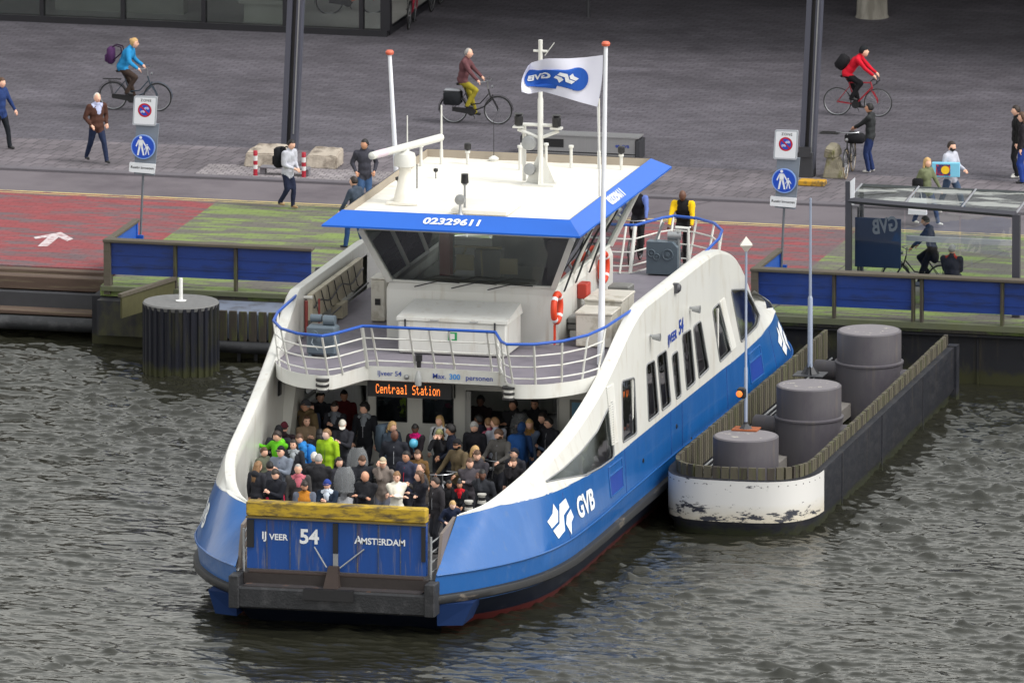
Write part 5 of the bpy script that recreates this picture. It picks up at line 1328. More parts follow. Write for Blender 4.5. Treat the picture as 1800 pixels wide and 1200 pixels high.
def person(loc, face, H=1.75, top=(40, 42, 50), legs=(34, 40, 60), hair='dark', style='short', sk='l', label='', arms='down', feet=None, hip=None, lean=0.0, bulk=1.0,
           look=0, tilt=0, shoes=None, scarf=None, hat=None, beard=False, glasses=False, sleeve=None, hood=None, group='passengers standing on the open deck', long_coat=False, handsT=None, bare=False, stripe=None, fem=False):
    s = H / 1.75; V = Vector
    Hc = V(hip) / s if hip else V((0, 0, .92)); ln = R(lean)
    T = lambda v: Hc + rot(v, 'X', -ln)
    sw = (.175 if fem else .195) * (1 + (bulk - 1) * .5)
    SL, SR = T((-sw, 0, .50)), T((sw, 0, .50)); NK = T((0, .01, .56)); HD = T((0, .035, .70))
    if lean > 25: HD = NK + V((0, .09, .12))
    ft = [V(f) / s for f in feet] if feet else [V((-.10, .02, .08)), V((.11, -.03, .08))]
    hipj = [Hc + V((-.085, 0, 0)), Hc + V((.085, 0, 0))]
    A = {'down': ((-.27, .06, -.08), (.27, .04, -.08)), 'pockets': ((-.22, .12, .06), (.22, .12, .06)), 'crossed': ((.10, .21, .30), (-.10, .23, .27)),
         'phone': ((-.05, .30, .34), (.07, .29, .36)), 'face': ((-.20, .16, .06), (.05, .16, .62)), 'both_up': ((-.06, .2, .6), (.07, .2, .6)),
         'rail': ((-.24, .36, .18), (.24, .36, .18)), 'leftout': ((-.62, .18, .42), (.24, .06, -.04)), 'rightout': ((-.24, .06, -.04), (.60, .18, .42)),
         'lap': ((-.08, .28, .1), (.09, .27, .12)), 'wave_left': ((-.60, .25, .62), (.22, .2, .1)), 'walk': ((-.27, .24, .02), (.26, -.18, -.04)), 'lean_r': ((-.22, .1, .0), (.45, .3, .2)),
         'carry': ((-.24, .30, .16), (.26, .02, -.06))}[arms] if isinstance(arms, str) else arms
    if handsT: hT = [V(h) / s for h in handsT]
    else: hT = [Hc + V(a) for a in A]
    el = []; wr = []
    for sh, h, sx in ((SL, hT[0], -1), (SR, hT[1], 1)):
        e, w = ik(sh, h, .29, .255, (sx * .55, -.6, -.75)); el.append(e); wr.append(w)
    kn = []; an = []
    for hj, f in zip(hipj, ft):
        k, a = ik(hj, f, .43, .43, (0, 1, .1)); kn.append(k); an.append(a)
    b = bulk; mb = MB()
    ch = T((0, .0, .36)); wa = T((0, .005, .16)); pe = T((0, 0, .0))
    def ell(c, rx, ry, rz_):
        vs0 = len(mb.v); mb.sphere((0, 0, 0), 1, 12, 8); 
        for i in range(vs0, len(mb.v)):
            p = V(mb.v[i]); p = rot((p.x * rx, p.y * ry, p.z * rz_), 'X', -ln) + c; mb.v[i] = tuple(p)
    cw = .168 if fem else .19
    ell(ch, cw * b, .130 * b, .20); ell(T((0, -.005, .44)), (cw + .005) * b, .10 * b, .12); ell(wa, (.148 if fem else .168) * b, .122 * b, .2); ell(T((0, 0, .02)), .172 * b, .130 * b, .13)
    capsule(mb, T((0, -.0, .5)), NK + V((0, .01, .05)), .062, .055)
    rt = .066 * (b ** .6)
    for sh, e, w in ((SL, el[0], wr[0]), (SR, el[1], wr[1])):
        capsule(mb, sh, e, rt * 1.12, rt * .86); capsule(mb, e, w, rt * .84, rt * .62)
        capsule(mb, T((0, 0, .47)), sh, .075, rt * 1.05)
    for hj, k, a in zip(hipj, kn, an):
        capsule(mb, hj, k, .100 * b ** .4, .074); capsule(mb, k, a, .072, .056)
        fd = V((0, 1, 0)) if True else None
        capsule(mb, a + V((0, -.03, -.035)), a + V((0, .13, -.045)), .038, .036)
    if long_coat or fem and rnd.random() < .3: 
        ell(T((0, 0, -.16)), .165 * b, .125 * b, .2)
    capsule(mb, T((-.07, -.03, .54)), T((.07, -.03, .54)), .052, .052)   # collar
    if hood: ell(T((0, -.09, .55)), .105, .07, .09)
    if scarf: ell(NK + V((0, .03, .01)), .088, .088, .055); ell(T((0, .1, .42)), .06, .04, .12)
    co, fs = remesh(mb, .021 / max(.8, s))
    # gentle cloth folds
    seg = [(ch, wa, .14, 0), (wa, T((0, 0, -.02)), .15, 0), (T((0, 0, .56)), T((0, 0, .4)), .1, 0)]
    for i in (0, 1):
        seg += [((SL, SR)[i], el[i], .055, 1), (el[i], el[i].lerp(wr[i], .93), .045, 1)]
        seg += [(hipj[i] + V((0, 0, -.10)), kn[i], .08, 2), (kn[i], an[i], .05, 2), (an[i] + V((0, -.03, -.05)), an[i] + V((0, .14, -.05)), .035, 3)]
    seg.append((NK + V((0, .02, .06)), NK + V((0, .02, .10)), .03, 4))
    if long_coat: seg.append((pe, T((0, 0, -.26)), .12, 0))
    if scarf: seg += [(NK + V((0, .07, .0)), T((0, .12, .36)), .055, 5), (NK + V((-.05, 0, 0)), NK + V((.05, 0, 0)), .08, 5)]
    if hood: seg.append((T((-.04, -.14, .55)), T((.04, -.14, .55)), .05, 6))
    fa = np.array([co[list(f)].mean(0) for f in fs]); best = np.full(len(fa), 1e9); reg = np.zeros(len(fa), int)
    for a, c, r_, g in seg:
        a = np.array(a); c = np.array(c); d = c - a; t = np.clip(((fa - a) @ d) / max(1e-9, d @ d), 0, 1); dist = np.linalg.norm(fa - (a + t[:, None] * d), axis=1) - r_
        m_ = dist < best; best[m_] = dist[m_]; reg[m_] = g
    q = MB(); jit = rnd.random() * 50
    cl = [tuple(c + .0) for c in co]
    amp = .010
    cl = [(x + amp * noise.noise(V((x * 9 + jit, y * 9, z * 5))), y + amp * noise.noise(V((y * 9, z * 7 + jit, x * 9))) * 1.4, z) for x, y, z in cl]
    q.v = cl; q.f = list(fs); q.mi = [int(r_) for r_ in reg]
    # hands and head belong to the same mesh
    q.m(7)
    for i, sx in ((0, -1), (1, 1)): hand(q, wr[i], (wr[i] - el[i]), sx, .6)
    hm = Matrix.Rotation(R(look), 3, 'Z') @ Matrix.Rotation(R(-tilt), 3, 'X')
    hp = lambda p: tuple(HD + hm @ Vector(p))
    rows = head_rows(); st_ = len(q.f)
    q.grid([[hp(p) for p in r_] for r_ in rows], True)
    if beard:
        for i in range(st_, len(q.f)):
            c = sum((hm.transposed() @ (V(q.v[k]) - HD) for k in q.f[i]), V()) / 4
            if c.z < -.045 and c.y > -.01 or (c.z < -.02 and .0 < c.y < .055 and abs(c.x) > .04): q.mi[i] = 8
    for sx in (-1, 1):
        q.m(7).sphere(hp((sx * .078, -.005, -.005)), .02, 6, 5, (.5, .8, 1.2))
        q.m(9); c = V((sx * .03, .0845, .016)); q.add([hp(c + V(o)) for o in ((-.014, -.001, 0), (0, .003, -.006), (.014, -.001, 0), (0, .003, .006))], [(0, 1, 2, 3)])
        q.m(8 if hair not in ('white', 'grey') else 9); c = V((sx * .03, .09, .036)); q.add([hp(c + V(o)) for o in ((-.018, -.003, -.001), (.018, -.003, -.001), (.016, -.004, .005), (-.016, -.004, .005))], [(0, 1, 2, 3)])
    q.m(10); q.add([hp(o) for o in ((-.022, .085, -.055), (.0, .093, -.062), (.022, .085, -.055), (0, .093, -.050))], [(0, 1, 2, 3)])
    if glasses:
        q.m(9)
        for sx in (-1, 1): q.add([hp(o) for o in ((sx * .008, .099, .002), (sx * .052, .086, .002), (sx * .056, .084, .028), (sx * .008, .1, .028))], [(0, 1, 2, 3)])
        q.add([hp(o) for o in ((-.06, .083, .022), (.06, .083, .022), (.06, .083, .028), (-.06, .083, .028))], [(0, 1, 2, 3)])
    tm = cloth(top); lm = cloth(legs)
    sh_ = {None: SHOEB, 'w': SHOEW, 't': SHOET}[shoes]
    ms = [tm, cloth(sleeve) if sleeve else tm, lm, sh_, skin(sk), cloth(scarf) if scarf else tm, cloth(hood) if hood else tm, skin(sk), hairm(hair), EYE, LIP]
    for v in range(len(q.v)): q.v[v] = tuple(c * s for c in q.v[v])
    me = bpy.data.meshes.new('person'); me.from_pydata(q.v, [], q.f)
    for m_ in ms: me.materials.append(m_)
    me.polygons.foreach_set('material_index', q.mi); me.polygons.foreach_set('use_smooth', [True] * len(q.f)); me.update()
    o = bpy.data.objects.new('person', me); COL.objects.link(o); o.location = loc; o.rotation_euler = (0, 0, R(face - 90))
    tag(o, label, 'person', group)
    # hair or headgear
    sc = lambda p: tuple(V(p) * s)
    hw = MB(); jj = rnd.random() * 90
    def shell(grow, zlow, front, nfreq=40, namp=.006, long=0):
        nu, nv = 28, 18; rw = []
        for j in range(nv + 1):
            row = []
            for i in range(nu):
                u = 2 * math.pi * i / nu; v = max(1e-3, math.pi * j / nv); p = head_shape(u, v, 0); fr = math.sin(u)
                lim = zlow + (front - zlow) * max(0, min(1, (fr + .25) / .7))
                if p.z < lim: 
                    f_ = (lim - p.z); pz = lim - (min(f_, .0) if not long else 0); k = .985
                    # fold under the edge
                    p = V((p.x, p.y, max(p.z, lim))); rr = max(1e-3, math.hypot(p.x / .076, p.y / .096)); w_ = math.sqrt(max(.02, 1 - (lim / .118) ** 2)); p.x *= w_ / rr * .97 * (1 if f_ < .03 else .8); p.y *= w_ / rr * .97 * (1 if f_ < .03 else .8)
                    row.append(p)
                else: row.append(p * (1 + grow / .1) + p.normalized() * namp * (noise.noise(p * nfreq + V((jj, 0, 0))) + .3))
            rw.append(row)
        hw.grid([[sc(hp(p)) for p in r_] for r_ in rw], True)
    hn = 'hair'; hm_ = hairm(hair)
    if hat:
        kind, hc = hat; hn = kind; hm_ = cloth(hc)
        if kind == 'beanie': shell(.014, .015, .045, 20, .003); hw.tube([sc(hp((.088 * math.cos(a), .108 * math.sin(a), .03 + .012 * math.sin(a)))) for a in [i * .524 for i in range(12)]], .014 * s, 6, closed=True)
        elif kind == 'cap':
            shell(.010, .02, .045, 10, .001)
            hw.grid([[sc(hp((.07 * math.sin(a), .085 + .0 * r_ + (.085 * r_ + .0) * math.cos(a * .9), .048 - .012 * r_))) for a in (-1.2, -.8, -.4, 0, .4, .8, 1.2)] for r_ in (0, .5, 1)])
        elif kind == 'helmet':
            shell(.026, .0, .04, 25, .004)
        elif kind == 'hood_up': shell(.022, -.10, .05, 18, .006)
        hw.build(kind if kind != 'hood_up' else 'hood', hm_, o, R(60))
        hw = MB()
        if style in ('long',): pass
        elif style != 'bald': shell(.004, -.035, .06, 40, .003)
        hm_ = hairm(hair)
    else:
        if style == 'short': shell(.008, -.04, .055)
        elif style == 'balding': shell(.004, -.04, .10, 40, .003)
        elif style == 'curly': shell(.02, -.06, .05, 60, .014)
        elif style in ('long', 'bob', 'bun', 'tail'): shell(.011, -.07, .06, 30, .007)
    if style in ('long', 'bob', 'tail'):
        Ln = {'long': .30, 'bob': .12, 'tail': .22}[style]; n = 15 if style != 'tail' else 4
        for k in range(n):
            a = math.pi * (1.0 + (k / (n - 1)) ) if n > 4 else R(250 + 13 * k)
            a = R(-25) - (R(130) * k / (n - 1)) * 1.0 if style != 'tail' else R(-75 - 10 * k)
            x0 = .07 * math.cos(a) ; y0 = .085 * math.sin(a) 
            for mir_ in ((1,) if style == 'tail' else (1, -1)):
                xx = x0 * mir_; ww = .016 + .006 * rnd.random()
                hw.tube([sc(hp((xx, y0, .05))), sc(hp((xx * 1.22, y0 * 1.12, -.05))), sc(hp((xx * 1.28 + .01 * rnd.uniform(-1, 1), y0 * 1.2 - .012, -.05 - Ln * .5))), sc(hp((xx * 1.2, y0 * 1.25 - .01, -.06 - Ln * rnd.uniform(.85, 1.05))))], [ww * s, ww * 1.2 * s, ww * 1.1 * s, .004 * s], 6)
    if style == 'bun': hw.sphere(sc(hp((0, -.085, .075))), .042 * s, 10, 7)
    if hw.v: hw.build('hair', hm_, o, R(60))
    if stripe:   # pale or coloured panels on the sleeves / front zip
        z_ = MB(); z_.tube([sc(T((0, .128 * b, .1))), sc(T((0, .132 * b, .3))), sc(T((0, .10 * b, .48)))], .007 * s, 4)
        z_.build('zip', cloth(stripe), o)
    o['_w'] = 1; del o['_w']
    return o
def backpack(p, c, label, size=1.0, face=None, back=.17, zz=1.2, group='backpacks'):
    """worn on the back of person p"""
    m_ = Matrix.Translation(p.location) @ Matrix.Rotation(p.rotation_euler.z, 4, 'Z')
    b = MB().box(-.15 * size, .15 * size, -.11 * size, .09 * size, -.25 * size, .22 * size, bev=.05)
    b.box(-.11 * size, .11 * size, -.17 * size, -.08 * size, -.2 * size, .02 * size, bev=.03)
    t = thing('backpack', label, 'backpack', m_ @ Vector((0, -back, zz)), p.rotation_euler.z, group)
    b.build('bag', cloth(c), t, R(50))
    for sx in (-1, 1): MB().tube([(sx * .1, .06, -.12), (sx * .15, .15, -.05), (sx * .145, .28, .08), (sx * .11, .26, .2), (sx * .08, .12, .24), (sx * .07, .04, .2)], .016, 6).build('strap', cloth(tuple(int(v * .6) for v in c)), t, SM)
    return t

# ------------------------------------------------------------------ bicycles and scooters
TYRE = mat('bicycle_tyre', (.015, .015, .016), .7); RIM = mat('bicycle_rim', srgb(150, 152, 156), .3, metal=.7)
def bicycle(loc, head, col, label, kind='city', steer=0, bags=None, group='bicycles', tyre=None, lean=0):
    t = thing('bicycle', label, 'bicycle', loc, R(head), group)
    t.rotation_euler = (R(lean), 0, R(head))
    r = .345; wb = 1.1 if kind == 'city' else 1.0
    fm = cloth(col) if False else mat('frame_%d_%d_%d' % col, srgb(*col), .35, var=.08)
    FW = Matrix.Translation((wb, 0, r)) @ Matrix.Rotation(R(steer), 4, 'Z')
    for k in (0, 1):
        M_ = FW if k else Matrix.Translation((0, 0, r))
        f = lambda p: tuple(M_ @ Vector(p))
        w = MB().tube([f((r * math.cos(a) * .97, 0, r * math.sin(a) * .97)) for a in [i * math.pi / 18 for i in range(36)]], .019 if kind == 'city' else .014, 6, closed=True).build('tyre', tyre or TYRE, t, SM)
        q = MB().tube([f((.318 * math.cos(a), 0, .318 * math.sin(a))) for a in [i * math.pi / 18 for i in range(36)]], .011, 5, closed=True)
        for i in range(18):
            a = i * math.pi / 9; q.tube([f((.02 * math.cos(a + .6), .02 * (-1) ** i, .02 * math.sin(a + .6))), f((.315 * math.cos(a), 0, .315 * math.sin(a)))], .0022, 3)
        q.tube([f((0, -.04, 0)), f((0, .04, 0))], .022, 8)
        q.build('rim', RIM, w)
        if kind == 'city':
            g = MB(); a0, a1 = (20, 190) if k == 0 else (0, 150)
            aa = [R(a0 + (a1 - a0) * i / 12) for i in range(13)]
            g.grid([[f(((r + .025) * math.cos(a), -.025, (r + .025) * math.sin(a))) for a in aa], [f(((r + .035) * math.cos(a), 0, (r + .035) * math.sin(a))) for a in aa], [f(((r + .025) * math.cos(a), .025, (r + .025) * math.sin(a))) for a in aa]])
            g.build('mudguard', fm if k else BLACK, t, SM)
    bb = (.45, 0, .29); st = (.30, 0, .78) if kind == 'city' else (.28, 0, .82); hd = (wb - .24, 0, .86) if kind == 'city' else (wb - .19, 0, .86); hl = (wb - .17, 0, .62) if kind == 'city' else (wb - .15, 0, .72)
    q = MB().tube([bb, st], .016, 6).tube([hd, hl], .019, 6)
    if kind == 'city': q.tube([(hl[0] + .01, 0, .6), (.75, 0, .42), bb], .019, 6).tube([(hd[0] + .01, 0, .74), (.66, 0, .50), (.40, 0, .46)], .016, 6)
    else: q.tube([hl, bb], .022, 6).tube([(hd[0], 0, .83), st], .018, 6)
    for y in (-.05, .05): q.tube([(0, y, r), (.44, y * .6, .29)], .01, 5).tube([(0, y, r), (.31, y * .4, .74)], .009, 5)
    q.build('frame', fm, t, SM)
    q = MB(); q.tube([FW @ Vector((-.17, 0, .62 - r)), FW @ Vector((-.13, 0, .38))], .012, 5)
    for y in (-.05, .05): q.tube([FW @ Vector((-.15, y, .30)), FW @ Vector((-.03, y, .1)), FW @ Vector((0, y, 0))], .012, 5)
    q.build('fork', fm, t, SM)
    hb = MB(); F = lambda p: FW @ Vector((p[0] - wb, p[1], p[2] - r))
    hx = hd[0]
    if kind == 'city':
        hb.tube([F((hx, 0, .84)), F((hx - .02, 0, 1.06))], .014, 6)
        hb.tube([F((hx - .22, -.29, 1.05)), F((hx - .05, -.27, 1.08)), F((hx + .06, -.1, 1.08)), F((hx + .06, .1, 1.08)), F((hx - .05, .27, 1.08)), F((hx - .22, .29, 1.05))], .013, 6)
    else:
        hb.tube([F((hx, 0, .86)), F((hx + .08, 0, .93))], .014, 6).tube([F((hx + .1, -.2, .80)), F((hx + .2, -.2, .86)), F((hx + .18, -.2, .94)), F((hx + .08, -.18, .94)), F((hx + .08, .18, .94)), F((hx + .18, .2, .94)), F((hx + .2, .2, .86)), F((hx + .1, .2, .80))], .013, 6)
    hb.build('handlebar', RIM if kind == 'city' else BLACK, t, SM)
    sz = .97 if kind == 'city' else .98
    MB().hexa([(.1, -.08, sz - .03), (.36, -.02, sz - .02), (.36, .02, sz - .02), (.1, .08, sz - .03), (.08, -.09, sz + .01), (.38, -.02, sz), (.38, .02, sz), (.08, .09, sz + .01)]).tube([st, (.27, 0, sz)], .012, 6).build('saddle', BLACK, t)
    q = MB().lathe([(.1, -.045), (.1, -.04), (.02, -.04)], bb, 16, 'y').tube([bb, (.45, -.06, .29), (.54, -.06, .15), (.54, -.14, .15)], .01, 5).tube([bb, (.45, .06, .29), (.36, .06, .43), (.36, .14, .43)], .01, 5)
    if kind == 'city': q.prism([(-.02, .30), (.5, .22), (.58, .3), (.5, .38), (-.02, .40)], -.06, -.045, lambda x, y, z: (x, z, y))
    q.build('crank', BLACK, t)
    if kind == 'city':
        q = MB().tube([(-.25, -.05, .76), (.2, -.05, .76), (.2, .05, .76), (-.25, .05, .76)], .008, 5, closed=True).tube([(-.1, -.06, .76), (0, -.06, r)], .007, 5).tube([(-.1, .06, .76), (0, .06, r)], .007, 5)
        q.build('carrier', BLACK, t)
        MB().lathe([(.0, 0), (.035, .01), (.04, .05), (0, .06)], F((hx + .07, 0, .92)), 10, 'x').build('headlamp', RIM, t)
    if bags:
        for y in (-.19, .07): MB().box(-.22, .2, y, y + .12, .46, .78, bev=.03).build('pannier', cloth(bags), t, R(50))
        MB().box(-.22, .18, -.1, .1, .775, .84, bev=.03).build('pannier_flap', cloth((150, 152, 158)), t, R(50))
    return t
def rider(bl, head, kind='city', **k):
    """person sitting on the bicycle standing at bl"""
    wb = 1.1 if kind == 'city' else 1.0; hx = wb - .24 if kind == 'city' else wb - .19
    hd = R(head); d = Vector((math.cos(hd), math.sin(hd), 0)); base = Vector(bl) + d * .24
    hz = 1.05 if kind == 'city' else 1.04
    ht = ((-.27, hx - .24 - .2 if kind == 'city' else hx - .1, 1.09), (.27, hx - .24 - .2 if kind == 'city' else hx - .1, 1.09)) if kind == 'city' else ((-.2, hx - .09, 1.0), (.2, hx - .09, 1.0))
    ft = ((-.11, .30, .20), (.11, .12, .47)) if not k.pop('swap', False) else ((-.11, .12, .47), (.11, .30, .20))
    return person(base, head, hip=(0, -.02, hz), feet=ft, handsT=ht, group=k.pop('group', 'cyclists riding across the plaza'), **k)
# ------------------------------------------------------------------ street furniture on the quay
SIGNW = mat('sign_white', srgb(224, 226, 232), .45, var=.03); SIGNG = mat('sign_back_grey', srgb(118, 126, 138), .5, var=.08); SIGNB = mat('sign_blue', srgb(30, 74, 184), .4, var=.03); SIGNR = mat('sign_red', srgb(184, 28, 44), .4, var=.05); INK = mat('sign_ink', (.03, .03, .035), .5)
def sign_post(dx, dy, y, label, extra=0):
    P = lambda px, py: GY(px + dx, py + dy, y)
    foot = P(247, 415); o = Vector((foot.x, y, 1.4))
    t = thing('sign_post', label, 'sign post', o, 0, 'sign posts on the landing')
    L = lambda px, py, d=0: P(px, py) - o + Vector((0, -d, 0))
    MB().tube([(L(247, 415).x, 0, 0), L(247, 415), L(252, 300), L(257, 180)], .028, 10).build('post', mat('post_grey', srgb(96, 100, 108), .5, var=.1), t, SM)
    MB().hexa([L(236, 305, .0) + Vector((0, .02, 0)), L(272, 308, .0) + Vector((0, .02, 0)), L(272, 308, .03), L(236, 305, .03), L(240, 215, 0) + Vector((0, .02, 0)), L(280, 218, 0) + Vector((0, .02, 0)), L(280, 218, .03), L(240, 215, .03)]).build('back_plate', SIGNG, t)
    # parking zone plate
    pl = MB(); pts = rpoly([tuple((lambda v: (v.x, v.z))(L(*p))) for p in ((237, 168), (278, 169), (275, 221), (234, 219))], .04, 5)
    pl.prism(pts, -.075, -.035, lambda x, z, yy: (x, yy, z)); pz = pl.build('zone_plate', mat('plate_edge_grey', srgb(170, 174, 182), .5), t)
    cx = sum(p[0] for p in pts) / len(pts); cz = sum(p[1] for p in pts) / len(pts)
    ins = [(cx + (x - cx) * .88, cz + (z - cz) * .9) for x, z in pts]
    MB().add([(x, -.077, z) for x, z in ins], [tuple(range(len(ins)))]).build('plate_face', SIGNW, pz)
    disc = lambda cx, cz, r, d, r2=1.0: [(cx + r * math.cos(a) * r2, -d, cz + r * math.sin(a)) for a in [i * math.pi / 16 for i in range(32)]]
    n = tuple(range(32)); c0 = L(256, 193)
    for r_, m_, d, nm in ((.165, SIGNR, .080, 'red_ring'), (.125, SIGNB, .083, 'blue_disc')): MB().add(disc(c0.x, c0.z, r_, d), [n]).build(nm, m_, pz)
    MB().quad((c0.x - .105, -.086, c0.z + .08), (c0.x - .08, -.086, c0.z + .105), (c0.x + .105, -.086, c0.z - .08), (c0.x + .08, -.086, c0.z - .105)).build('red_bar', SIGNR, pz)
    q = MB()
    for sx, sz in ((-.05, -.04), (.045, .045)):
        for k in (-.028, .028): q.tube([(c0.x + sx + k + .02 * math.cos(a), -.088, c0.z + sz + .02 * math.sin(a)) for a in [i * .785 for i in range(8)]], .005, 4, closed=True)
        q.tube([(c0.x + sx - .028, -.088, c0.z + sz), (c0.x + sx - .01, -.088, c0.z + sz + .03), (c0.x + sx + .02, -.088, c0.z + sz + .03), (c0.x + sx + .028, -.088, c0.z + sz)], .004, 4)
    q.build('cycle_symbol', SIGNW, pz)
    tc = L(258, 176); put_text('zone_lettering', 'ZONE', (tc.x, -.0785, tc.z), (1, 0, -.02), (0, 0, 1), .085, INK, pz, .02, off=.001, spacing=1.2)
    # pedestrians disc
    c1 = L(253.5, 257); r_ = .29
    pd = MB().prism([(c1.x + r_ * math.cos(a), c1.z + r_ * math.sin(a)) for a in [i * math.pi / 24 for i in range(48)]], -.11, -.08, lambda x, z, yy: (x, yy, z)).build('pedestrian_disc', mat('pale_blue_edge', srgb(130, 160, 220), .5), t)
    MB().add([(c1.x + .265 * math.cos(a), -.112, c1.z + .265 * math.sin(a)) for a in [i * math.pi / 24 for i in range(48)]], [tuple(range(48))]).build('disc_face', SIGNB, pd)
    def fig(ox, oz, k):
        p = MB(); y_ = -.114; A = lambda pts: p.add([(c1.x + ox + x * k, y_, c1.z + oz + z * k) for x, z in pts], [tuple(range(len(pts)))])
        A([(.035 * math.cos(a), .36 + .035 * math.sin(a)) for a in [i * math.pi / 6 for i in range(12)]])
        A([(-.055, .31), (.055, .31), (.05, .15), (-.05, .15)]); A([(-.05, .16), (.0, .16), (-.05, -.06), (-.09, -.06)]); A([(.0, .16), (.05, .16), (.09, -.06), (.05, -.06)])
        A([(-.055, .31), (-.04, .28), (-.1, .14), (-.125, .16)]); A([(.055, .31), (.04, .27), (.115, .14), (.135, .17)])
        return p
    fig(-.055, -.14, 1.0).build('adult_symbol', SIGNW, pd); fig(.10, -.15, .56).build('child_symbol', SIGNW, pd)
    ls = MB().prism(rpoly([tuple((lambda v: (v.x, v.z))(L(*p))) for p in ((229, 284), (275, 288), (273, 305), (228, 301))], .03, 4), -.075, -.045, lambda x, z, yy: (x, yy, z)).build('text_plate', SIGNW, t)
    tc = L(251.5, 294); put_text('plate_lettering', 'Rustig invoegen', (tc.x, -.077, tc.z), (1, 0, -.03), (0, 0, 1), .088, INK, ls, .02, off=.001)
sign_post(0, 0, 33.7, 'sign post with zone plate and blue pedestrian disc by the left blue railing')
sign_post(1126.5, 59.5, 33.4, 'sign post with zone plate and blue pedestrian disc by the right blue railing')

OLDC = mat('old_concrete', srgb(166, 156, 144), .9, var=.2, scale=3, bump=.02, bscale=9, dirt=srgb(92, 82, 72), dscale=1.8, dlo=.48, dhi=.66)
def rough(mb, name, mt_, parent=None, loc=None, amp=.03, cuts=5, seed=0):
    me = bpy.data.meshes.new(name); me.from_pydata(mb.v, [], mb.f); bm = bmesh.new(); bm.from_mesh(me)
    bmesh.ops.bevel(bm, geom=bm.edges[:], offset=.03, segments=2, affect='EDGES'); bmesh.ops.subdivide_edges(bm, edges=bm.edges[:], cuts=cuts, use_grid_fill=True)
    for v in bm.verts: v.co += Vector((noise.noise(v.co * 5 + Vector((seed, 0, 0))), noise.noise(v.co * 5 + Vector((0, seed, 9))), noise.noise(v.co * 5 + Vector((4, 0, seed))))) * amp
    bmesh.ops.recalc_face_normals(bm, faces=bm.faces); bm.to_mesh(me); bm.free(); me.materials.append(mt_)
    o = bpy.data.objects.new(name, me); COL.objects.link(o)
    if loc is not None: o.location = loc
    if parent: o.parent = parent
    return o
p = G(428, 294, 1.4)
o = rough(MB().hexa([(0, 0, 0), (.93, 0, 0), (.93, .8, 0), (0, .8, 0), (.02, .08, .33), (.86, .08, .34), (.93, .75, .46), (.18, .72, .48)]), 'concrete_block', OLDC, loc=(p.x, p.y, 1.4), seed=3)
tag(o, 'sloping stained concrete block with lugs on top, left of the mast', 'concrete block', 'old concrete blocks')
p = G(537, 296, 1.4)
o = rough(MB().hexa([(0, 0, 0), (.76, 0, 0), (.76, .8, 0), (0, .8, 0), (.0, .08, .30), (.76, .08, .30), (.76, .7, .42), (.04, .7, .42)]), 'concrete_block', OLDC, loc=(p.x, p.y, 1.4), seed=7)
tag(o, 'pale squared concrete block just right of the left mast', 'concrete block', 'old concrete blocks')
p = G(1445, 314, 1.4)
o = rough(MB().hexa([(0, 0, 0), (.52, 0, 0), (.5, .5, 0), (.03, .5, 0), (.1, .1, .5), (.36, .1, .5), (.36, .42, .5), (.1, .42, .5)]).hexa([(.03, .05, .5), (.3, .05, .47), (.36, .5, .5), (.06, .5, .5), (.02, .03, .7), (.26, .03, .68), (.34, .5, .78), (.08, .5, .8)]), 'concrete_block', mat('mossy_concrete', srgb(126, 120, 104), .9, var=.2, scale=4, dirt=srgb(96, 96, 50), dscale=2, bump=.02, bscale=10), loc=(p.x, p.y, 1.4), amp=.035, cuts=3, seed=12)
tag(o, 'upright mossy concrete lump beside the yellow plinth', 'concrete block', 'old concrete blocks')
REDP = mat('bollard_red', srgb(160, 28, 48), .5, var=.1); WP = mat('bollard_white', srgb(206, 204, 204), .5, var=.1)
for px, py, lb in ((449, 309, 'red and white striped bollard in front of the sloping concrete block'), (534, 312, 'red and white striped bollard by the pale square concrete block')):
    p = G(px, py, 1.4); t = thing('bollard', lb, 'bollard', (p.x, p.y, 1.4), 0, 'striped bollards')
    for k, (a, b, m_) in enumerate(((0, .17, REDP), (.17, .27, WP), (.27, .37, REDP), (.37, .49, WP), (.49, .6, REDP))):
        MB().lathe([(.052, a), (.052, b)] + ([(.045, b + .01), (0, b + .012)] if k == 4 else []), n=16).build('band', m_, t, SM)
p = G(456, 308, 1.4); q = MB().box(.0, 1.2, .0, .3, .16, .2, bev=.01).box(0, .12, .05, .25, 0, .16).box(1.06, 1.2, .05, .25, 0, .16)
tag(q.build('low_bench', mat('grey_bench', srgb(112, 110, 116), .6, var=.1), None, loc=(p.x, p.y, 1.405)), 'low grey bench standing between the two striped bollards', 'bench')
# long steel cabinet on the plaza
p = G(921, 272, 1.4); q_ = G(1112, 284, 1.4)
t = thing('steel_cabinet', 'long low stainless steel cabinet lying on the plaza behind the ferry roof', 'cabinet', (p.x, p.y, 1.4))
SST = mat('stainless_steel', srgb(150, 150, 152), .4, metal=.35, var=.1, scale=5, stretch=(6, 1, .3))
Lc = (q_ - p).x
MB().box(0, Lc, 0, .5, .05, .5, bev=.01).build('body', SST, t)
MB().box(-.06, Lc + .08, -.02, .54, .5, .53).build('top_plate', SST, t)
MB().box(.38, .98, -.012, -.002, .22, .42).build('slot', BLACK, t)
MB().box(0, Lc, -.01, -.003, .10, .125).build('joint', BLACK, t)
MB().box(-.08, -.01, -.05, .5, 0, .46).box(Lc + .02, Lc + .12, -.05, .5, 0, .46).build('end_leg', DKSTEEL, t)
q = MB(); put_text('x', 'GVB', (Lc - .24, -.003, .30), (1, 0, 0), (0, 0, 1), .1, None, None, .02, mb=q)
for poly in LOGO: q.add([(Lc - .50 + x * .13, -.008, .26 + y * .08) for x, y in poly], [tuple(range(len(poly)))])
q.build('cabinet_lettering', LETTER_B, t)

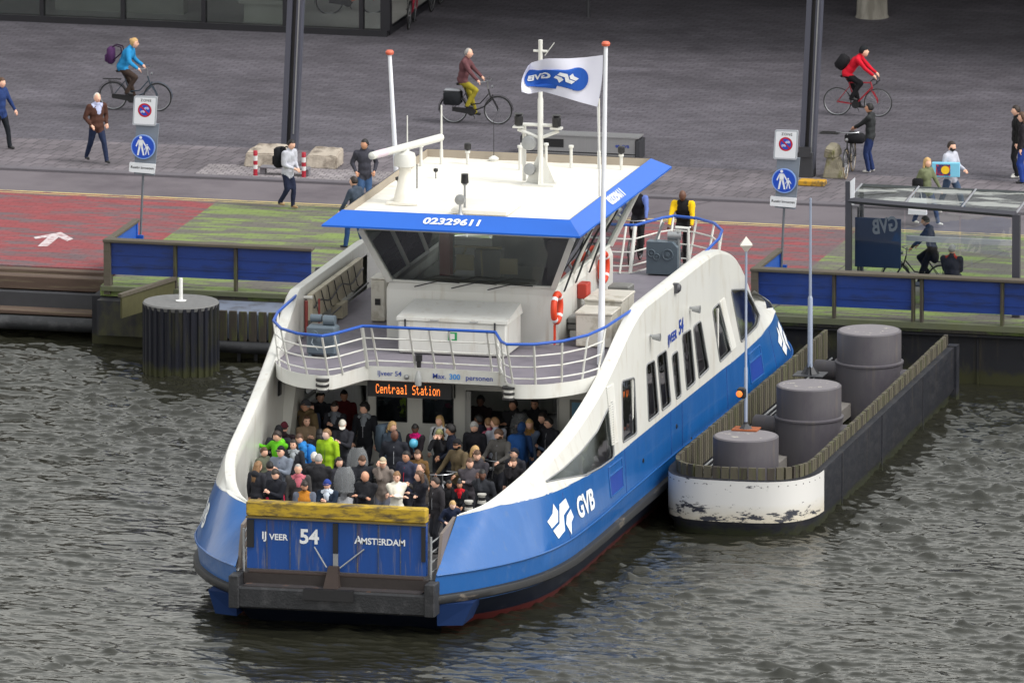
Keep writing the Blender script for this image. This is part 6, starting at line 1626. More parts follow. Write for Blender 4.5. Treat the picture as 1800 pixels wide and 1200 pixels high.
# waiting shelter
def shelter():
    fl_, fr_, rl, rr = Vector((3.94, 32.95, 3.8)), Vector((8.1, 32.1, 3.8)), Vector((3.84, 34.74, 3.82)), Vector((7.9, 34.7, 3.82))
    o = Vector((3.94, 32.95, 1.4)); t = thing('shelter', 'glass roofed waiting shelter with dark posts behind the right railing', 'shelter', o)
    SF = mat('shelter_frame', srgb(62, 62, 70), .45, var=.08)
    L = lambda v: Vector(v) - o
    for p, r_ in ((fl_, .07), (fr_, .09), (rl, .04), (rr, .05)):
        MB().box(p.x - o.x - r_, p.x - o.x + r_, p.y - o.y - .06, p.y - o.y + .06, 0, p.z - 1.4).build('post', SF, t)
    for a, b in ((fl_, fr_), (rl, rr)):
        MB().tube([L(a), L(b)], .075 if a is fl_ else .045, 4).build('beam', SF, t)
    q = MB()
    for k in (0, .335, .67, 1): q.tube([L(fl_.lerp(fr_, k)) + Vector((0, 0, .04)), L(rl.lerp(rr, k)) + Vector((0, 0, .04))], .028, 4)
    q.build('rafter', mat('rafter_grey', srgb(130, 132, 138), .5), t)
    mt, N, L_, b = node_mat('dirty_roof_glass')
    N.remove(b); out = N['Material Output']; g = N.new('ShaderNodeBsdfGlossy'); g.inputs['Roughness'].default_value = .12; tr = N.new('ShaderNodeBsdfTransparent'); tr.inputs[0].default_value = (.62, .7, .7, 1)
    di = N.new('ShaderNodeBsdfDiffuse'); di.inputs[0].default_value = (.5, .52, .5, 1)
    nz = N.new('ShaderNodeTexNoise'); nz.inputs['Scale'].default_value = 1.1; nz.inputs['Detail'].default_value = 5; tc = N.new('ShaderNodeTexCoord'); mp = N.new('ShaderNodeMapping'); mp.inputs['Scale'].default_value = (.6, 1.6, 1)
    L_.new(tc.outputs['Object'], mp.inputs[0]); L_.new(mp.outputs[0], nz.inputs[0])
    mr = N.new('ShaderNodeMapRange'); mr.inputs['From Min'].default_value = .5; mr.inputs['From Max'].default_value = .58; mr.inputs['To Min'].default_value = .08; mr.inputs['To Max'].default_value = .62; L_.new(nz.outputs[0], mr.inputs[0])
    m1 = N.new('ShaderNodeMixShader'); L_.new(mr.outputs[0], m1.inputs[0]); L_.new(tr.outputs[0], m1.inputs[1]); L_.new(di.outputs[0], m1.inputs[2])
    m2 = N.new('ShaderNodeMixShader'); m2.inputs[0].default_value = .18; L_.new(m1.outputs[0], m2.inputs[1]); L_.new(g.outputs[0], m2.inputs[2]); L_.new(m2.outputs[0], out.inputs[0])
    for a, b_ in ((0, .335), (.335, .67), (.67, 1)):
        c = [fl_.lerp(fr_, a + .01), fl_.lerp(fr_, b_ - .01), rl.lerp(rr, b_ - .01), rl.lerp(rr, a + .01)]
        MB().quad(*[L(v) + Vector((0, 0, .05)) for v in c]).build('roof_pane', mt, t)
    gp = glass('shelter_glass', (.8, .84, .84), .02)
    for a, b_ in ((.02, .33), (.34, .66), (.67, .97)):
        A, B = L(fl_.lerp(fr_, a)), L(fl_.lerp(fr_, b_)); MB().quad((A.x, A.y, .15), (B.x, B.y, .15), (B.x, B.y, 2.3), (A.x, A.y, 2.3)).build('wall_pane', gp, t)
    A, B = L(fl_), L(rl); MB().quad((A.x, A.y + .1, .15), (B.x, B.y, .15), (B.x, B.y, 2.3), (A.x, A.y + .1, 2.3)).build('wall_pane', gp, t)
    # blue poster case seen from behind with mirrored letters
    ya = 33.05
    c1, c2 = GY(1503, 382, ya), GY(1583, 472, ya)
    ps = MB().box(c1.x - o.x, c2.x - o.x, ya - o.y, ya - o.y + .05, c2.z - 1.4, c1.z - 1.4).build('poster_case', mat('poster_blue', srgb(46, 66, 104), .45, var=.06), t)
    MB().box(c1.x - o.x + .05, c1.x - o.x + .09, ya - o.y + .01, ya - o.y + .04, 0, c1.z - 1.4 + .25).build('case_post', SF, ps)
    tc_ = GY(1556, 397, ya)
    put_text('mirrored_lettering', 'GVB', (tc_.x - o.x, ya - o.y - .004, tc_.z - 1.4), (-1, 0, -.22), (-.12, 0, 1), .48, mat('frosted_lettering', srgb(150, 156, 172), .5), ps, .03, off=-.004, squash=.68)
    bx1, bx2 = GY(1592, 420, 33.5), GY(1782, 428, 33.5)
    MB().box(bx1.x - o.x, bx2.x - o.x, .62, .68, bx1.z - 1.46, bx1.z - 1.34).build('back_rest', mat('pale_rail', srgb(190, 186, 188), .5), t)
    MB().box(bx1.x - o.x, bx2.x - o.x, .1, .5, .42, .46).build('seat', SF, t)
    bl0 = GY(1496, 352, 32.95); MB().hexa([(.04, -.03, 2.3), (.13, -.03, 2.3), (.13, .0, 2.3), (.04, .0, 2.3), (.04, -.03, 2.85), (.15, -.03, 2.95), (.15, .0, 2.95), (.04, .0, 2.85)]).build('blade_sign', SIGNW, t)
    MB().box(-.07, .03, -.06, .06, 2.4, 2.85).build('blade_post', SF, t)
    MB().tube([(.1, .5, 2.42), (.9, 1.0, 2.44), (.4, 1.5, 2.44)], .015, 5).build('roof_stay', BLACK, t)
shelter()

# ------------------------------------------------------------------ people and bicycles on the land
Z = 1.4
def gp(px, py, z=Z):
    p = G(px, py, z); return Vector((p.x, p.y, z))
LG = 'people on foot on the quay'
person(gp(170, 287), -45, 1.72, (74, 48, 40), (30, 40, 66), 'white', 'balding', 'l', 'walking man in an open brown leather jacket and pale shirt left of the sign post', arms='pockets', feet=((-.1, .32, .08), (.1, -.34, .1)), bulk=1.12, group=LG, scarf=(170, 176, 206))
person(gp(1, 262), -20, 1.75, (36, 56, 104), (24, 28, 34), 'brown', 'short', 'l', 'person in a blue jacket cut by the left picture edge', arms='walk', feet=((-.1, .2, .08), (.1, -.2, .08)), group=LG)
b = gp(505, 366)
w = person(b, -25, 1.68, (178, 180, 190), (30, 36, 58), 'black', 'short', 'l', 'walking man in a pale grey sweater wearing a black backpack on the painted path', arms='lap', feet=((-.08, .1, .08), (.08, -.16, .14)), shoes='t', lean=8, tilt=10, group=LG)
backpack(w, (22, 24, 30), 'black backpack on the man in the pale grey sweater', 1.05, back=.21, zz=1.22)
person(gp(641, 371), -70, 1.74, (58, 58, 68), (58, 84, 122), 'black', 'short', 'm', 'man in a dark grey hooded jacket and jeans beside the radar of the ferry', arms='pockets', look=-50, hood=(48, 48, 56), group=LG)
person(gp(624, 437), 160, 1.72, (60, 70, 84), (38, 66, 110), 'dark', 'short', 'l', 'person of whom only the blue trousers show under the ferry roof corner', arms='walk', feet=((-.1, .2, .08), (.1, -.2, .08)), group=LG)
person(gp(1530, 303), 178, 1.68, (46, 48, 50), (36, 50, 92), 'black', 'short', 'm', 'man in a dark jacket and blue jeans holding a bicycle by its bars', handsT=((.05, .5, 1.0), (.25, .45, 1.0)), shoes='w', tilt=-8, group=LG)
bicycle(gp(1499, 300), -86, (26, 26, 28), 'black bicycle seen end on, held by the man in the dark jacket', tyre=mat('cream_wall_tyre', srgb(150, 134, 110), .7), group='bicycles')
p = gp(1503, 262); o = MB().box(-.24, .24, -.12, .12, -.12, .12, bev=.05).build('handlebar_bag', cloth((24, 24, 28)), None, R(50), loc=GY(1503, 243, gp(1499, 300).y - .75)); tag(o, 'black bag on the handlebar of the end-on bicycle', 'bag')
w = person(gp(1628, 397), -28, 1.64, (104, 110, 84), (50, 66, 100), 'blond', 'long', 'l', 'blond woman in an olive jacket carrying a white shopping bag', arms='walk', feet=((-.1, .3, .08), (.1, -.3, .1)), shoes='w', fem=True, group=LG)
o = MB().hexa([(-.22, -.07, 0), (.22, -.07, 0), (.22, .07, 0), (-.22, .07, 0), (-.2, -.03, .38), (.2, -.03, .38), (.2, .03, .38), (-.2, .03, .38)]).tube([(-.1, 0, .38), (-.06, 0, .6), (.06, 0, .6), (.1, 0, .38)], .01, 5).build('shopping_bag', mat('white_bag', srgb(206, 206, 216), .6, var=.06), None, loc=gp(1613, 400) + Vector((0, 0, .32))); tag(o, 'white shopping bag carried by the blond woman', 'bag')
o = MB().box(-.13, .13, -.06, .06, -.15, .15, bev=.04).build('shoulder_bag', cloth((20, 20, 24)), None, R(50), loc=gp(1612, 400) + Vector((0, .05, 1.02))); tag(o, 'small black shoulder bag at the side of the blond woman', 'bag')
w = person(gp(1670, 378), -20, 1.78, (176, 178, 190), (60, 76, 100), 'dark', 'short', 'l', 'bearded man in a pale grey sweatshirt with a toy box under his arm', handsT=((-.12, .32, 1.1), (.22, .2, 1.05)), feet=((-.1, .34, .08), (.1, -.32, .1)), beard=True, shoes='w', group=LG)
bx = GY(1662, 298, gp(1670, 378).y - .32)
t = thing('toy_box', 'light blue toy box with yellow and red print held by the bearded man', 'box', bx, R(8))
MB().box(-.32, .34, -.07, .07, -.17, .17, bev=.01).build('carton', mat('toy_box_blue', srgb(120, 190, 220), .4, var=.08), t)
MB().box(-.22, .12, -.074, -.071, -.14, .13).build('print', mat('toy_print', srgb(60, 50, 100), .4, var=.6, scale=14, dirt=srgb(190, 60, 60), dscale=9, dlo=.5, dhi=.55), t)
MB().add([(.0 + .1 * math.cos(a), -.078, .0 + .1 * math.sin(a)) for a in [i * .35 for i in range(18)]], [tuple(range(18))]).build('yellow_shape', mat('toy_yellow', srgb(230, 190, 40), .4), t)
person(gp(1788, 312), 200, 1.75, (28, 28, 30), (24, 24, 28), 'dark', 'short', 'l', 'person in a black jacket at the right edge, farther back of the pair', arms='down', shoes='w', group=LG, bulk=1.1)
person(gp(1799, 322), 190, 1.72, (38, 34, 40), (34, 58, 130), 'brown', 'long', 'l', 'person with brown hair and blue trousers cut by the right picture edge', arms='down', fem=True, group=LG)
# riders
def ride(px, py, head, col, blabel, kind, bags=None, **k):
    p = gp(px, py); bicycle(p, head, col, blabel, kind, bags=bags); return rider(p, head, kind, **k), p
w, p = ride(199, 193, 3, (50, 64, 76), 'dark teal city bicycle ridden by the woman in the bright blue jacket', 'city', H=1.70, top=(40, 132, 186), legs=(62, 50, 44), hair='blond', style='bun', sk='l', glasses=True, lean=24, bulk=1.2, fem=True, label='cyclist in a bright blue jacket with hair in a bun')
backpack(w, (70, 40, 80), 'purple and orange backpack on the cyclist in the blue jacket', .9, back=.28, zz=1.36)
w, p = ride(797, 216, 3, (30, 30, 32), 'black city bicycle with silver topped pannier bags', 'city', bags=(30, 32, 36), H=1.72, top=(96, 62, 66), legs=(150, 138, 44), hair='grey', style='balding', sk='l', lean=10, bulk=1.1, label='cyclist in a maroon patterned jacket and mustard trousers')
w, p = ride(1472, 203, 3, (150, 30, 44), 'red and white racing bicycle under the rider in red', 'road', H=1.72, top=(196, 22, 44), legs=(22, 22, 26), hair='dark', style='short', sk='l', hat=('helmet', (30, 32, 36)), lean=38, tilt=-12, label='racing cyclist in a red top and black helmet')
o = MB().box(-.14, .14, -.1, .08, -.2, .2, bev=.06).build('waist_bag', cloth((28, 28, 32)), None, R(50), loc=Vector((w.location.x - .12, w.location.y, Z + 1.32))); o.rotation_euler = (0, R(35), 0); tag(o, 'black bag on the lower back of the racing cyclist', 'bag')
p = gp(1190, 480); bicycle(p + Vector((0, .9, 0)), -88, (60, 60, 64), 'grey bicycle ridden towards the ferry by the bald man', 'city')
rider(p + Vector((0, .9, 0)), -88, 'city', H=1.80, top=(24, 24, 26), legs=(20, 20, 24), hair='black', style='bald', sk='d', sleeve=(222, 182, 20), label='bald cyclist in a black and yellow jacket riding towards the ferry', lean=12, tilt=15, bulk=1.1)
p = gp(1110, 468); bicycle(p + Vector((0, .9, 0)), -88, (24, 24, 28), 'black bicycle ridden towards the ferry beside the roof corner', 'city')
rider(p + Vector((0, .9, 0)), -88, 'city', H=1.72, top=(24, 24, 30), legs=(20, 20, 24), hair='black', style='short', sk='d', sleeve=(92, 112, 176), label='cyclist in a black vest with blue sleeves half hidden by the ferry roof corner', lean=12, hat=('cap', (200, 200, 204)))
p = gp(1655, 517); bicycle(p, 176, (24, 26, 30), 'black city bicycle behind the shelter glass', 'city')
rider(p, 176, 'city', H=1.68, top=(26, 24, 30), legs=(20, 20, 26), hair='black', style='short', sk='m', lean=12, tilt=10, label='cyclist in black seen through the shelter glass', long_coat=True)
sb = G(1673, 434, 2.66); person((sb.x, sb.y, 1.4), 90, 1.72, (52, 52, 62), (40, 42, 50), 'grey', 'short', 'l', 'grey haired man in a dark jacket with a red collar sitting in the shelter', hip=(0, 0, .5), feet=((-.12, .45, .08), (.12, .45, .08)), arms='lap', scarf=(176, 60, 50), bulk=1.12, group=LG)
# bicycles parked by the pavilion
bicycle(gp(562, 38) + Vector((0, 1.0, 0)), 20, (190, 80, 50), 'bicycle with an orange fork seen through the pavilion glass', 'city', group='bicycles')
bicycle(gp(718, 52), 97, (150, 26, 50), 'dark red bicycle parked end on at the pavilion corner', 'city', lean=4)
bicycle(gp(745, 30) + Vector((0, .8, 0)), 92, (40, 40, 44), 'dark bicycle parked behind the red one at the pavilion corner', 'city', lean=4)
p = G(1034, 30, 1.4); t = thing('slim_post', 'slim dark post standing at the back of the plaza', 'post', (p.x, p.y, 1.4))
MB().lathe([(.045, 0), (.04, 1.1), (0, 1.11)], n=10).build('shaft', DKSTEEL, t, SM)
# ------------------------------------------------------------------ the crowd on the ferry
K = (44, 45, 52); NV = (46, 54, 74)
C = [
 # px, py of the head top, height, facing, top, trousers, hair, style, skin, arms, label, extra
 (447, 738, 1.72, 100, (40, 28, 34), K, 'black', 'short', 'l', 'down', 'person from behind in a dark red beanie at the left side wall', dict(hat=('beanie', (74, 24, 34)))),
 (467, 746, 1.72, 110, K, K, 'black', 'short', 'l', 'down', 'person from behind in a wide black hood by the left side wall', dict(hat=('hood_up', (24, 24, 28)), bulk=1.15)),
 (490, 754, 1.76, -120, (98, 186, 34), (40, 44, 56), 'dark', 'short', 'l', ((.2, .1, .1), (.60, .1, .46)), 'man in a bright green jacket stretching his arm to the left wall', dict(tilt=18, look=-20, hood=(88, 170, 30))),
 (536, 700, 1.84, -115, (104, 88, 62), K, 'grey', 'short', 'm', ((-.22, .1, 0), (.6, .12, .26)), 'big man in an olive coat and grey beanie reaching to the left pillar', dict(hat=('beanie', (70, 70, 76)), bulk=1.2)),
 (538, 728, 1.68, -60, (122, 104, 84), K, 'brown', 'long', 'l', 'down', 'long haired woman in a tan coat and sunglasses below the olive coat', dict(glasses=True, fem=True)),
 (448, 783, 1.52, -20, (84, 88, 74), K, 'brown', 'short', 'l', 'down', 'brown haired boy in an olive jacket at the left bulwark', {}),
 (452, 809, 1.66, 80, K, K, 'light', 'long', 'l', 'down', 'long haired person seen from behind at the left bulwark', dict(fem=True)),
 (495, 781, 1.78, -100, (112, 120, 134), NV, 'black', 'short', 'l', 'phone', 'man in a grey blue padded jacket and black cap', dict(hat=('cap', (28, 28, 34)), stripe=(40, 60, 120), bulk=1.1)),
 (517, 770, 1.62, -100, K, K, 'dark', 'bob', 'l', 'down', 'dark haired woman with sunglasses and a pale scarf', dict(glasses=True, scarf=(150, 156, 162), fem=True)),
 (529, 759, 1.70, -150, (44, 122, 190), K, 'brown', 'short', 'l', 'down', 'brown haired man in a bright blue jacket', dict(tilt=15)),
 (576, 751, 1.76, -95, (150, 186, 36), (46, 50, 60), 'light', 'short', 'p', 'down', 'young man in a lime jacket with a white hood', dict(hood=(222, 222, 226), stripe=(70, 90, 50))),
 (603, 734, 1.76, -95, K, K, 'black', 'short', 'l', 'phone', 'man in a white cap looking at his phone', dict(hat=('cap', (216, 212, 202)), tilt=32)),
 (642, 705, 1.86, -100, (28, 30, 36), K, 'black', 'curly', 'l', 'down', 'tall dark haired man in a black coat at the left doorway', dict(scarf=(120, 126, 132))),
 (589, 703, 1.78, -100, K, K, 'dark', 'short', 'l', 'phone', 'man in a black jacket standing in the left doorway', dict(tilt=12, scarf=(110, 116, 126))),
 (606, 683, 1.80, -110, (84, 26, 30), K, 'black', 'short', 'm', 'down', 'person in a dark red jacket inside the left doorway', {}),
 (537, 684, 1.80, -80, K, K, 'black', 'curly', 'l', 'down', 'dark curly haired person inside behind the olive coat', {}),
 (514, 703, 1.75, -60, NV, K, 'dark', 'short', 'l', 'down', 'dark clothed person at the left door frame', {}),
 (561, 752, 1.66, 90, K, K, 'black', 'bob', 'l', 'down', 'black haired person seen from behind left of the lime jacket', dict(fem=True)),
 (474, 809, 1.66, 90, K, K, 'black', 'short', 'l', 'down', 'black haired person from behind below the green jacket', {}),
 (486, 821, 1.78, -110, (26, 28, 36), NV, 'dark', 'short', 'l', 'phone', 'man in a black coat looking down near the left end of the ramp', dict(tilt=22, bulk=1.1)),
 (484, 850, 1.30, -60, (176, 36, 70), NV, 'brown', 'short', 'l', 'down', 'child in an olive beanie and red jacket', dict(hat=('beanie', (92, 84, 66)))),
 (456, 873, 1.15, -90, (60, 40, 44), K, 'light', 'short', 'l', 'down', 'small child just above the left end of the ramp', {}),
 (524, 812, 1.76, -80, (62, 60, 60), K, 'grey', 'balding', 'l', 'down', 'balding man in a dark grey coat with a pink scarf', dict(scarf=(180, 96, 110), tilt=16, long_coat=True)),
 (560, 796, 1.80, 110, (36, 36, 40), K, 'grey', 'balding', 'l', 'down', 'grey haired man in a black leather jacket from behind', dict(bulk=1.12)),
 (552, 793, 1.66, 100, (44, 44, 48), K, 'white', 'short', 'l', 'down', 'white haired person behind the black leather jacket', {}),
 (535, 842, 1.70, -85, (172, 112, 36), (40, 44, 60), 'dark', 'short', 'm', 'lap', 'bearded man in a mustard jacket behind the ramp', dict(beard=True, sleeve=(90, 96, 110), tilt=20)),
 (594, 801, 1.66, -30, K, K, 'black', 'bob', 'l', 'down', 'dark haired woman beside the scooter windscreens', dict(fem=True)),
 (576, 840, 1.62, -90, (28, 40, 56), K, 'dark', 'short', 'l', 'phone', 'person in a navy coat and blue cap with a pale scarf', dict(hat=('beanie', (40, 60, 130)), scarf=(196, 206, 220), tilt=16)),
 (636, 797, 1.76, -70, (32, 34, 40), K, 'brown', 'short', 'l', 'down', 'man with wavy brown hair and a white hood bent forward', dict(hood=(206, 206, 210), tilt=24)),
 (643, 825, 1.78, -85, (30, 31, 36), (44, 54, 80), 'black', 'bald', 'm', 'crossed', 'bald man in a black jacket with folded arms', dict(tilt=22, bulk=1.12)),
 (674, 801, 1.74, -85, (120, 110, 104), (110, 112, 124), 'dark', 'short', 'l', 'face', 'man in a beige cap and grey hooded sweater', dict(hat=('cap', (176, 164, 140)), hood=(112, 104, 98))),
 (697, 826, 1.70, -70, (226, 222, 208), (170, 124, 104), 'light', 'bun', 'l', 'crossed', 'woman in a fluffy white coat and sunglasses with folded arms', dict(glasses=True, fem=True, long_coat=True, bulk=1.0)),
 (694, 753, 1.80, -95, (34, 36, 44), K, 'black', 'bald', 'd', 'down', 'man in a dark padded jacket with a grey zip under the wall window', dict(stripe=(150, 152, 158), tilt=16, bulk=1.15)),
 (688, 738, 1.68, -30, (50, 60, 72), K, 'blond', 'bob', 'l', 'down', 'blond woman with a large grey blue backpack', dict(fem=True)),
 (716, 790, 1.78, -110, (52, 56, 76), K, 'black', 'short', 'm', 'down', 'laughing man in a navy padded jacket with a red zip', dict(glasses=True, stripe=(180, 40, 60), bulk=1.12)),
 (731, 742, 1.64, -100, (40, 34, 40), K, 'black', 'short', 'd', 'lap', 'woman in a black coat with a magenta scarf', dict(scarf=(196, 20, 110), tilt=20, fem=True)),
 (774, 728, 1.70, -95, (206, 208, 210), (60, 66, 86), 'blond', 'long', 'l', 'down', 'smiling blond woman in a white top under the right wall window', dict(fem=True)),
 (773, 752, 1.64, -95, (30, 30, 34), K, 'light', 'bob', 'l', 'both_up', 'woman in a greenish beanie lifting her phone', dict(hat=('beanie', (138, 138, 96)), fem=True)),
 (795, 744, 1.78, -160, (32, 36, 50), K, 'black', 'curly', 'm', 'down', 'curly haired man in a navy jacket by the right doorway', {}),
 (806, 769, 1.80, -120, (92, 80, 60), K, 'black', 'short', 'm', ((-.2, .3, .1), (.42, .3, -.02)), 'bearded man in an olive jacket holding a bicycle', dict(hat=('beanie', (26, 26, 30)), beard=True, bulk=1.08)),
 (735, 788, 1.62, -95, (104, 78, 44), K, 'brown', 'bob', 'l', 'down', 'woman in an ochre patterned jacket left of the olive jacket', dict(fem=True, tilt=10)),
 (743, 812, 1.76, -150, (64, 60, 58), K, 'brown', 'balding', 'l', 'down', 'balding man in a dark grey jacket behind the long haired woman', dict(bulk=1.1)),
 (739, 825, 1.68, -140, (32, 33, 42), K, 'brown', 'long', 'l', 'crossed', 'long haired woman in a black coat with folded arms behind the ramp', dict(fem=True, long_coat=True)),
 (835, 738, 1.76, -100, (30, 30, 36), K, 'grey', 'short', 'l', 'down', 'grey haired man in a black jacket at the right doorway', dict(tilt=16)),
 (844, 727, 1.78, 170, (38, 38, 54), K, 'black', 'short', 'd', 'down', 'man in a dark navy top behind the grey haired man', {}),
 (861, 733, 1.72, 170, (170, 90, 110), K, 'light', 'short', 'p', 'down', 'person in a pink top in the right doorway', {}),
 (872, 732, 1.78, 150, (160, 164, 176), K, 'light', 'short', 'l', 'down', 'man in a pale grey shirt in the right doorway', {}),
 (879, 751, 1.80, -100, (78, 76, 74), K, 'brown', 'short', 'l', 'rail', 'bearded man in a grey hooded jacket holding a bicycle', dict(beard=True, hood=(70, 68, 66), tilt=20)),
 (932, 734, 1.70, -95, (92, 106, 130), (66, 86, 118), 'blond', 'long', 'l', 'down', 'blond woman in a denim jacket with a tan scarf', dict(scarf=(140, 106, 60), fem=True)),
 (967, 731, 1.76, -120, K, K, 'black', 'short', 'l', 'down', 'man in a black suit and sunglasses right of the denim jacket', dict(glasses=True)),
 (964, 749, 1.50, -130, (110, 124, 150), (60, 70, 96), 'brown', 'short', 'l', 'phone', 'boy in a pale blue shirt near the right arch', dict(tilt=12)),
 (957, 723, 1.78, -170, K, K, 'dark', 'short', 'l', 'down', 'person half hidden behind the man in the black suit', {}),
 (846, 692, 1.80, -100, (36, 24, 28), K, 'black', 'short', 'd', 'down', 'dark figure inside the left part of the right doorway', {}),
 (903, 699, 1.80, -90, (40, 40, 44), K, 'dark', 'short', 'm', 'down', 'dark figure in the middle of the right doorway', {}),
 (940, 697, 1.80, -80, (34, 34, 38), K, 'dark', 'short', 'm', 'down', 'dark figure at the right side of the right doorway', dict(glasses=True)),
 (916, 742, 1.70, 80, (36, 60, 100), K, 'dark', 'short', 'l', 'down', 'person from behind wearing a dark blue rain jacket in the right doorway', dict(hat=('hood_up', (36, 64, 108)))),
 (840, 788, 1.78, -95, (54, 52, 58), K, 'brown', 'short', 'l', 'lap', 'young brown haired man in a dark grey jacket', dict(tilt=16, bulk=1.08)),
 (834, 781, 1.66, -60, (96, 84, 70), K, 'blond', 'long', 'l', 'down', 'blond person behind the young man in dark grey', dict(fem=True)),
 (849, 822, 1.74, -100, (40, 42, 48), K, 'black', 'short', 'd', 'face', 'man in dark grey holding a hand to his mouth', dict(bulk=1.1)),
 (906, 785, 1.72, -100, K, K, 'black', 'short', 'l', 'down', 'person in a black flat cap near the right arch', dict(hat=('cap', (30, 32, 44)))),
 (903, 801, 1.66, -100, (28, 26, 30), K, 'brown', 'short', 'l', 'face', 'woman in black resting her chin on her hand', dict(fem=True)),
 (768, 836, 1.70, -120, (46, 44, 48), K, 'dark', 'short', 'l', 'down', 'dark clothed person standing left of the two children', {}),
 (826, 802, 1.72, -90, (70, 66, 72), K, 'brown', 'short', 'l', 'down', 'person in grey in front of the bicycle with the curved handlebar', {}),
 (790, 841, 1.34, -90, (30, 30, 34), K, 'black', 'short', 'm', 'down', 'black haired child in a black jacket', dict(tilt=12)),
 (808, 842, 1.34, -90, (26, 28, 34), K, 'black', 'bob', 'm', 'down', 'dark haired girl with a bright red scarf', dict(scarf=(180, 24, 36), fem=True)),
]
for px, py, H, face, top, legs, hair, style, sk, arms, label, ex in C:
    p = G(px, py, 1.2 + H + .02)
    x = max(-3.25, min(3.3, p.x)); y = p.y
    rnd.seed(int(px * 7 + py))
    ex = dict(ex); ex.setdefault('look', rnd.uniform(-38, 38)); ex['tilt'] = ex.get('tilt', 0) + rnd.uniform(0, 12); ex.setdefault('bulk', rnd.uniform(.98, 1.14)); face += rnd.uniform(-14, 14)
    if arms == 'down' and rnd.random() < .5: arms = rnd.choice(['pockets', 'lap', 'phone', 'crossed'])
    if 'hood' not in ex and 'scarf' not in ex and rnd.random() < .35: ex['hood'] = tuple(int(v * .85) for v in top)
    if 'stripe' not in ex and rnd.random() < .3: ex['stripe'] = rnd.choice([(150, 152, 158), (20, 20, 22), (110, 112, 116)])
    w = person((x, y, 1.2), face, H, top, legs, hair, style, sk, label, arms, **ex)
    if 'grey blue backpack' in label: backpack(w, (74, 88, 102), 'large grey blue backpack on the blond woman', 1.35, back=.22, zz=1.28)
    if 'bright blue jacket' in label: backpack(w, (40, 120, 196), 'bright blue backpack on the brown haired man', 1.0, back=.2, zz=1.2)
    if 'rain jacket' in label: backpack(w, (34, 78, 140), 'blue backpack facing the water in the right doorway', 1.25, back=.2, zz=1.2)
    if 'smiling blond' in label: backpack(w, (26, 26, 30), 'black backpack on the smiling blond woman', .9, back=.18, zz=1.2)
rnd.seed(3)
# girl leaning over the rail at the right end of the ramp
p = G(790, 872, 2.6); person((p.x, p.y, 1.2), -60, 1.42, (32, 40, 62), (70, 90, 120), 'blond', 'tail', 'p', 'blond girl in a navy jacket leaning over the rail at the ramp end', 'rail', lean=24, tilt=20, fem=True)
# passenger seen through the slanting side window
person((3.25, 7.1, 1.2), -30, 1.78, (26, 26, 30), K, 'dark', 'short', 'l', 'dark clothed passenger seen through the slanting side window', 'down')
person((3.1, 6.1, 1.2), -30, 1.3, (150, 156, 170), (60, 60, 66), 'light', 'short', 'l', 'child in a pale top behind the slanting side window', 'down')
for x, y, c in ((3.3, 12.6, (30, 120, 90)), (3.2, 13.9, (60, 60, 70)), (3.3, 15.2, (110, 40, 36)), (3.2, 16.4, (40, 40, 48)), (3.3, 17.6, (50, 80, 150))):
    person((x, y, 1.2), 20, 1.72, c, K, 'dark', 'short', 'l', {12.6: 'passenger in green inside behind the first pair of side windows', 13.9: 'grey clothed passenger inside behind the second side window', 15.2: 'passenger in brown inside behind the narrow side door window', 16.4: 'dark clothed passenger inside behind the tall side window', 17.6: 'passenger in blue inside behind the sixth side window'}[y], 'down', group='passengers inside the saloon')
# balloon
c = GY(727, 779, G(731, 742, 2.84).y - .45)
t = thing('balloon', 'light blue balloon held by the woman with the magenta scarf', 'balloon', c)
MB().sphere((0, 0, 0), .1, 20, 14, (1, 1, 1.1)).build('envelope', mat('balloon_blue', srgb(96, 190, 226), .25, coat=.3), t, R(80))
MB().lathe([(.0, -.105), (.012, -.125), (0, -.126)], n=8).tube([(0, 0, -.12), (.03, .05, -.35)], .003, 4).build('knot', mat('balloon_knot', srgb(80, 160, 200), .4), t)
# bicycles and scooters among the passengers
Zd = 1.204
def bk(px, py, head, col, label, z=2.25, kind='city'):
    p = G(px, py, z); h = R(head); return bicycle((p.x - .85 * math.cos(h), p.y - .85 * math.sin(h), Zd), head, col, label, kind, group='bicycles on the ferry deck')
bk(778, 836, -60, (200, 204, 210), 'bicycle with pale blue bars held by the man in the olive jacket')
bk(808, 831, -75, (40, 40, 44), 'bicycle with a bright curved handlebar in the middle of the crowd')
bk(868, 812, -110, (30, 30, 34), 'black bicycle held by the bearded man in the grey hooded jacket')
bk(583, 745, -70, (30, 30, 34), 'dark bicycle standing in front of the left doorway')
SCREEN, _N, _L, _b = node_mat('scooter_screen')
_t = _N.new('ShaderNodeBsdfTransparent'); _t.inputs[0].default_value = (.82, .85, .87, 1); _m = _N.new('ShaderNodeMixShader'); _m.inputs[0].default_value = .3
_b.inputs['Base Color'].default_value = (.42, .44, .46, 1); _b.inputs['Roughness'].default_value = .3
_L.new(_t.outputs[0], _m.inputs[1]); _L.new(_b.outputs[0], _m.inputs[2]); _L.new(_m.outputs[0], _N['Material Output'].inputs[0])
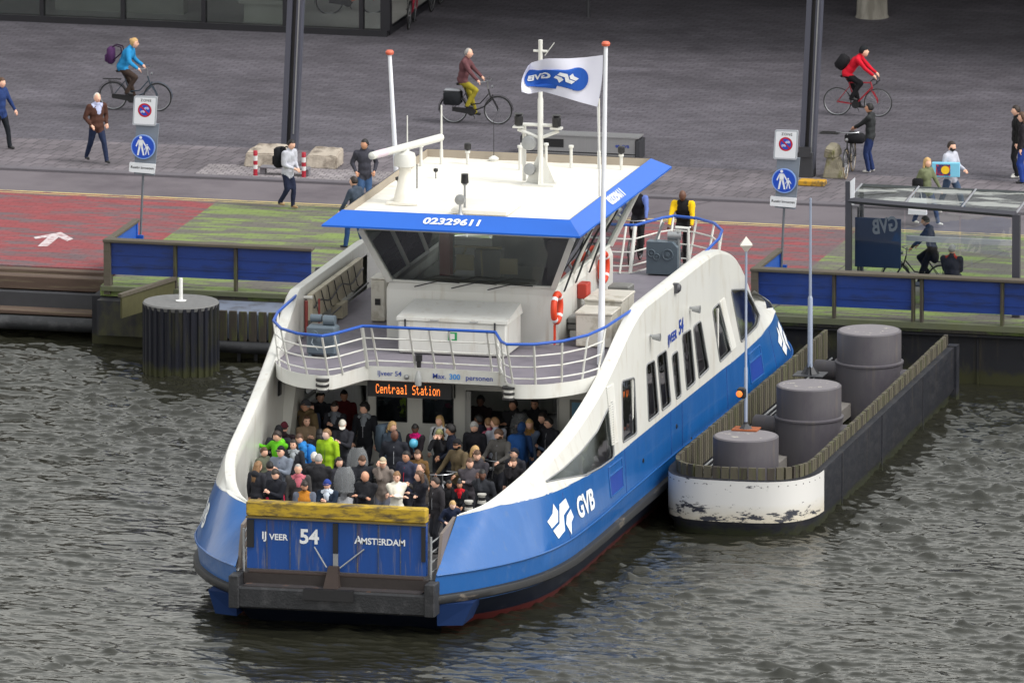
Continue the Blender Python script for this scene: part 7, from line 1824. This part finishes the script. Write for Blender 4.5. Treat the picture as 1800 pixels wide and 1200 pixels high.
def scooter(px, py, head, label, col=(180, 182, 186)):
    p = G(px, py, 2.3); t = thing('motor_scooter', label, 'scooter', (p.x, p.y, Zd), R(head), 'motor scooters on the ferry deck')
    BD = mat('scooter_%d' % col[0], srgb(*col), .3, coat=.3)
    for x in (-.9, .25): MB().lathe([(.12, -.05), (.21, -.05), (.23, 0), (.21, .05), (.12, .05)], (x, 0, .23), 20, 'y').build('wheel', TYRE, t, SM)
    MB().hexa([(-1.05, -.1, .3), (-.35, -.15, .22), (-.35, .15, .22), (-1.05, .1, .3), (-1.1, -.12, .62), (-.3, -.16, .66), (-.3, .16, .66), (-1.1, .12, .62)]).build('rear_body', BD, t)
    MB().box(-.95, -.3, -.12, .12, .66, .76, bev=.04).build('seat', BLACK, t)
    MB().hexa([(-.35, -.14, .22), (.12, -.14, .22), (.12, .14, .22), (-.35, .14, .22), (-.35, -.14, .28), (.12, -.14, .28), (.12, .14, .28), (-.35, .14, .28)]).build('floorboard', BLACK, t)
    MB().hexa([(.05, -.2, .3), (.2, -.08, .3), (.2, .08, .3), (.05, .2, .3), (-.02, -.18, .85), (.1, -.1, .9), (.1, .1, .9), (-.02, .18, .85)]).build('front_shield', BD, t)
    MB().tube([(-.06, -.32, .98), (.0, 0, 1.0), (-.06, .32, .98)], .018, 6).box(-.04, .1, -.12, .12, .88, 1.0, bev=.03).build('handlebar', BLACK, t, SM)
    MB().lathe([(0, 0), (.07, .01), (.075, .06), (0, .05)], (.1, 0, .93), 14, 'x').build('headlamp', RIM, t, SM)
    for s in (-1, 1): MB().tube([(-.02, s * .24, 1.0), (-.02, s * .30, 1.16)], .008, 5).lathe([(0, -.01), (.05, 0), (.05, .02), (0, .03)], (-.02, s * .32, 1.2), 12, 'x').build('mirror', BLACK, t)
    rows = []
    for k in range(7):
        z = .98 + .56 * k / 6; w_ = .24 * math.sqrt(max(.05, 1 - ((k / 6 - .35) / .75) ** 2))
        rows.append([(.08 - .12 * k / 6 - abs(u) ** 2 * .1, u * w_, z) for u in (-1, -.66, -.33, 0, .33, .66, 1)])
    MB().grid(rows).build('windscreen', SCREEN, t, R(80))
scooter(605, 856, -80, 'motor scooter with a smoky windscreen in front of the lime jacket')
scooter(628, 822, -80, 'motor scooter with a clear windscreen behind the bald man', (60, 60, 66))
scooter(914, 762, -85, 'motor scooter with a tall windscreen in the right doorway', (50, 52, 58))
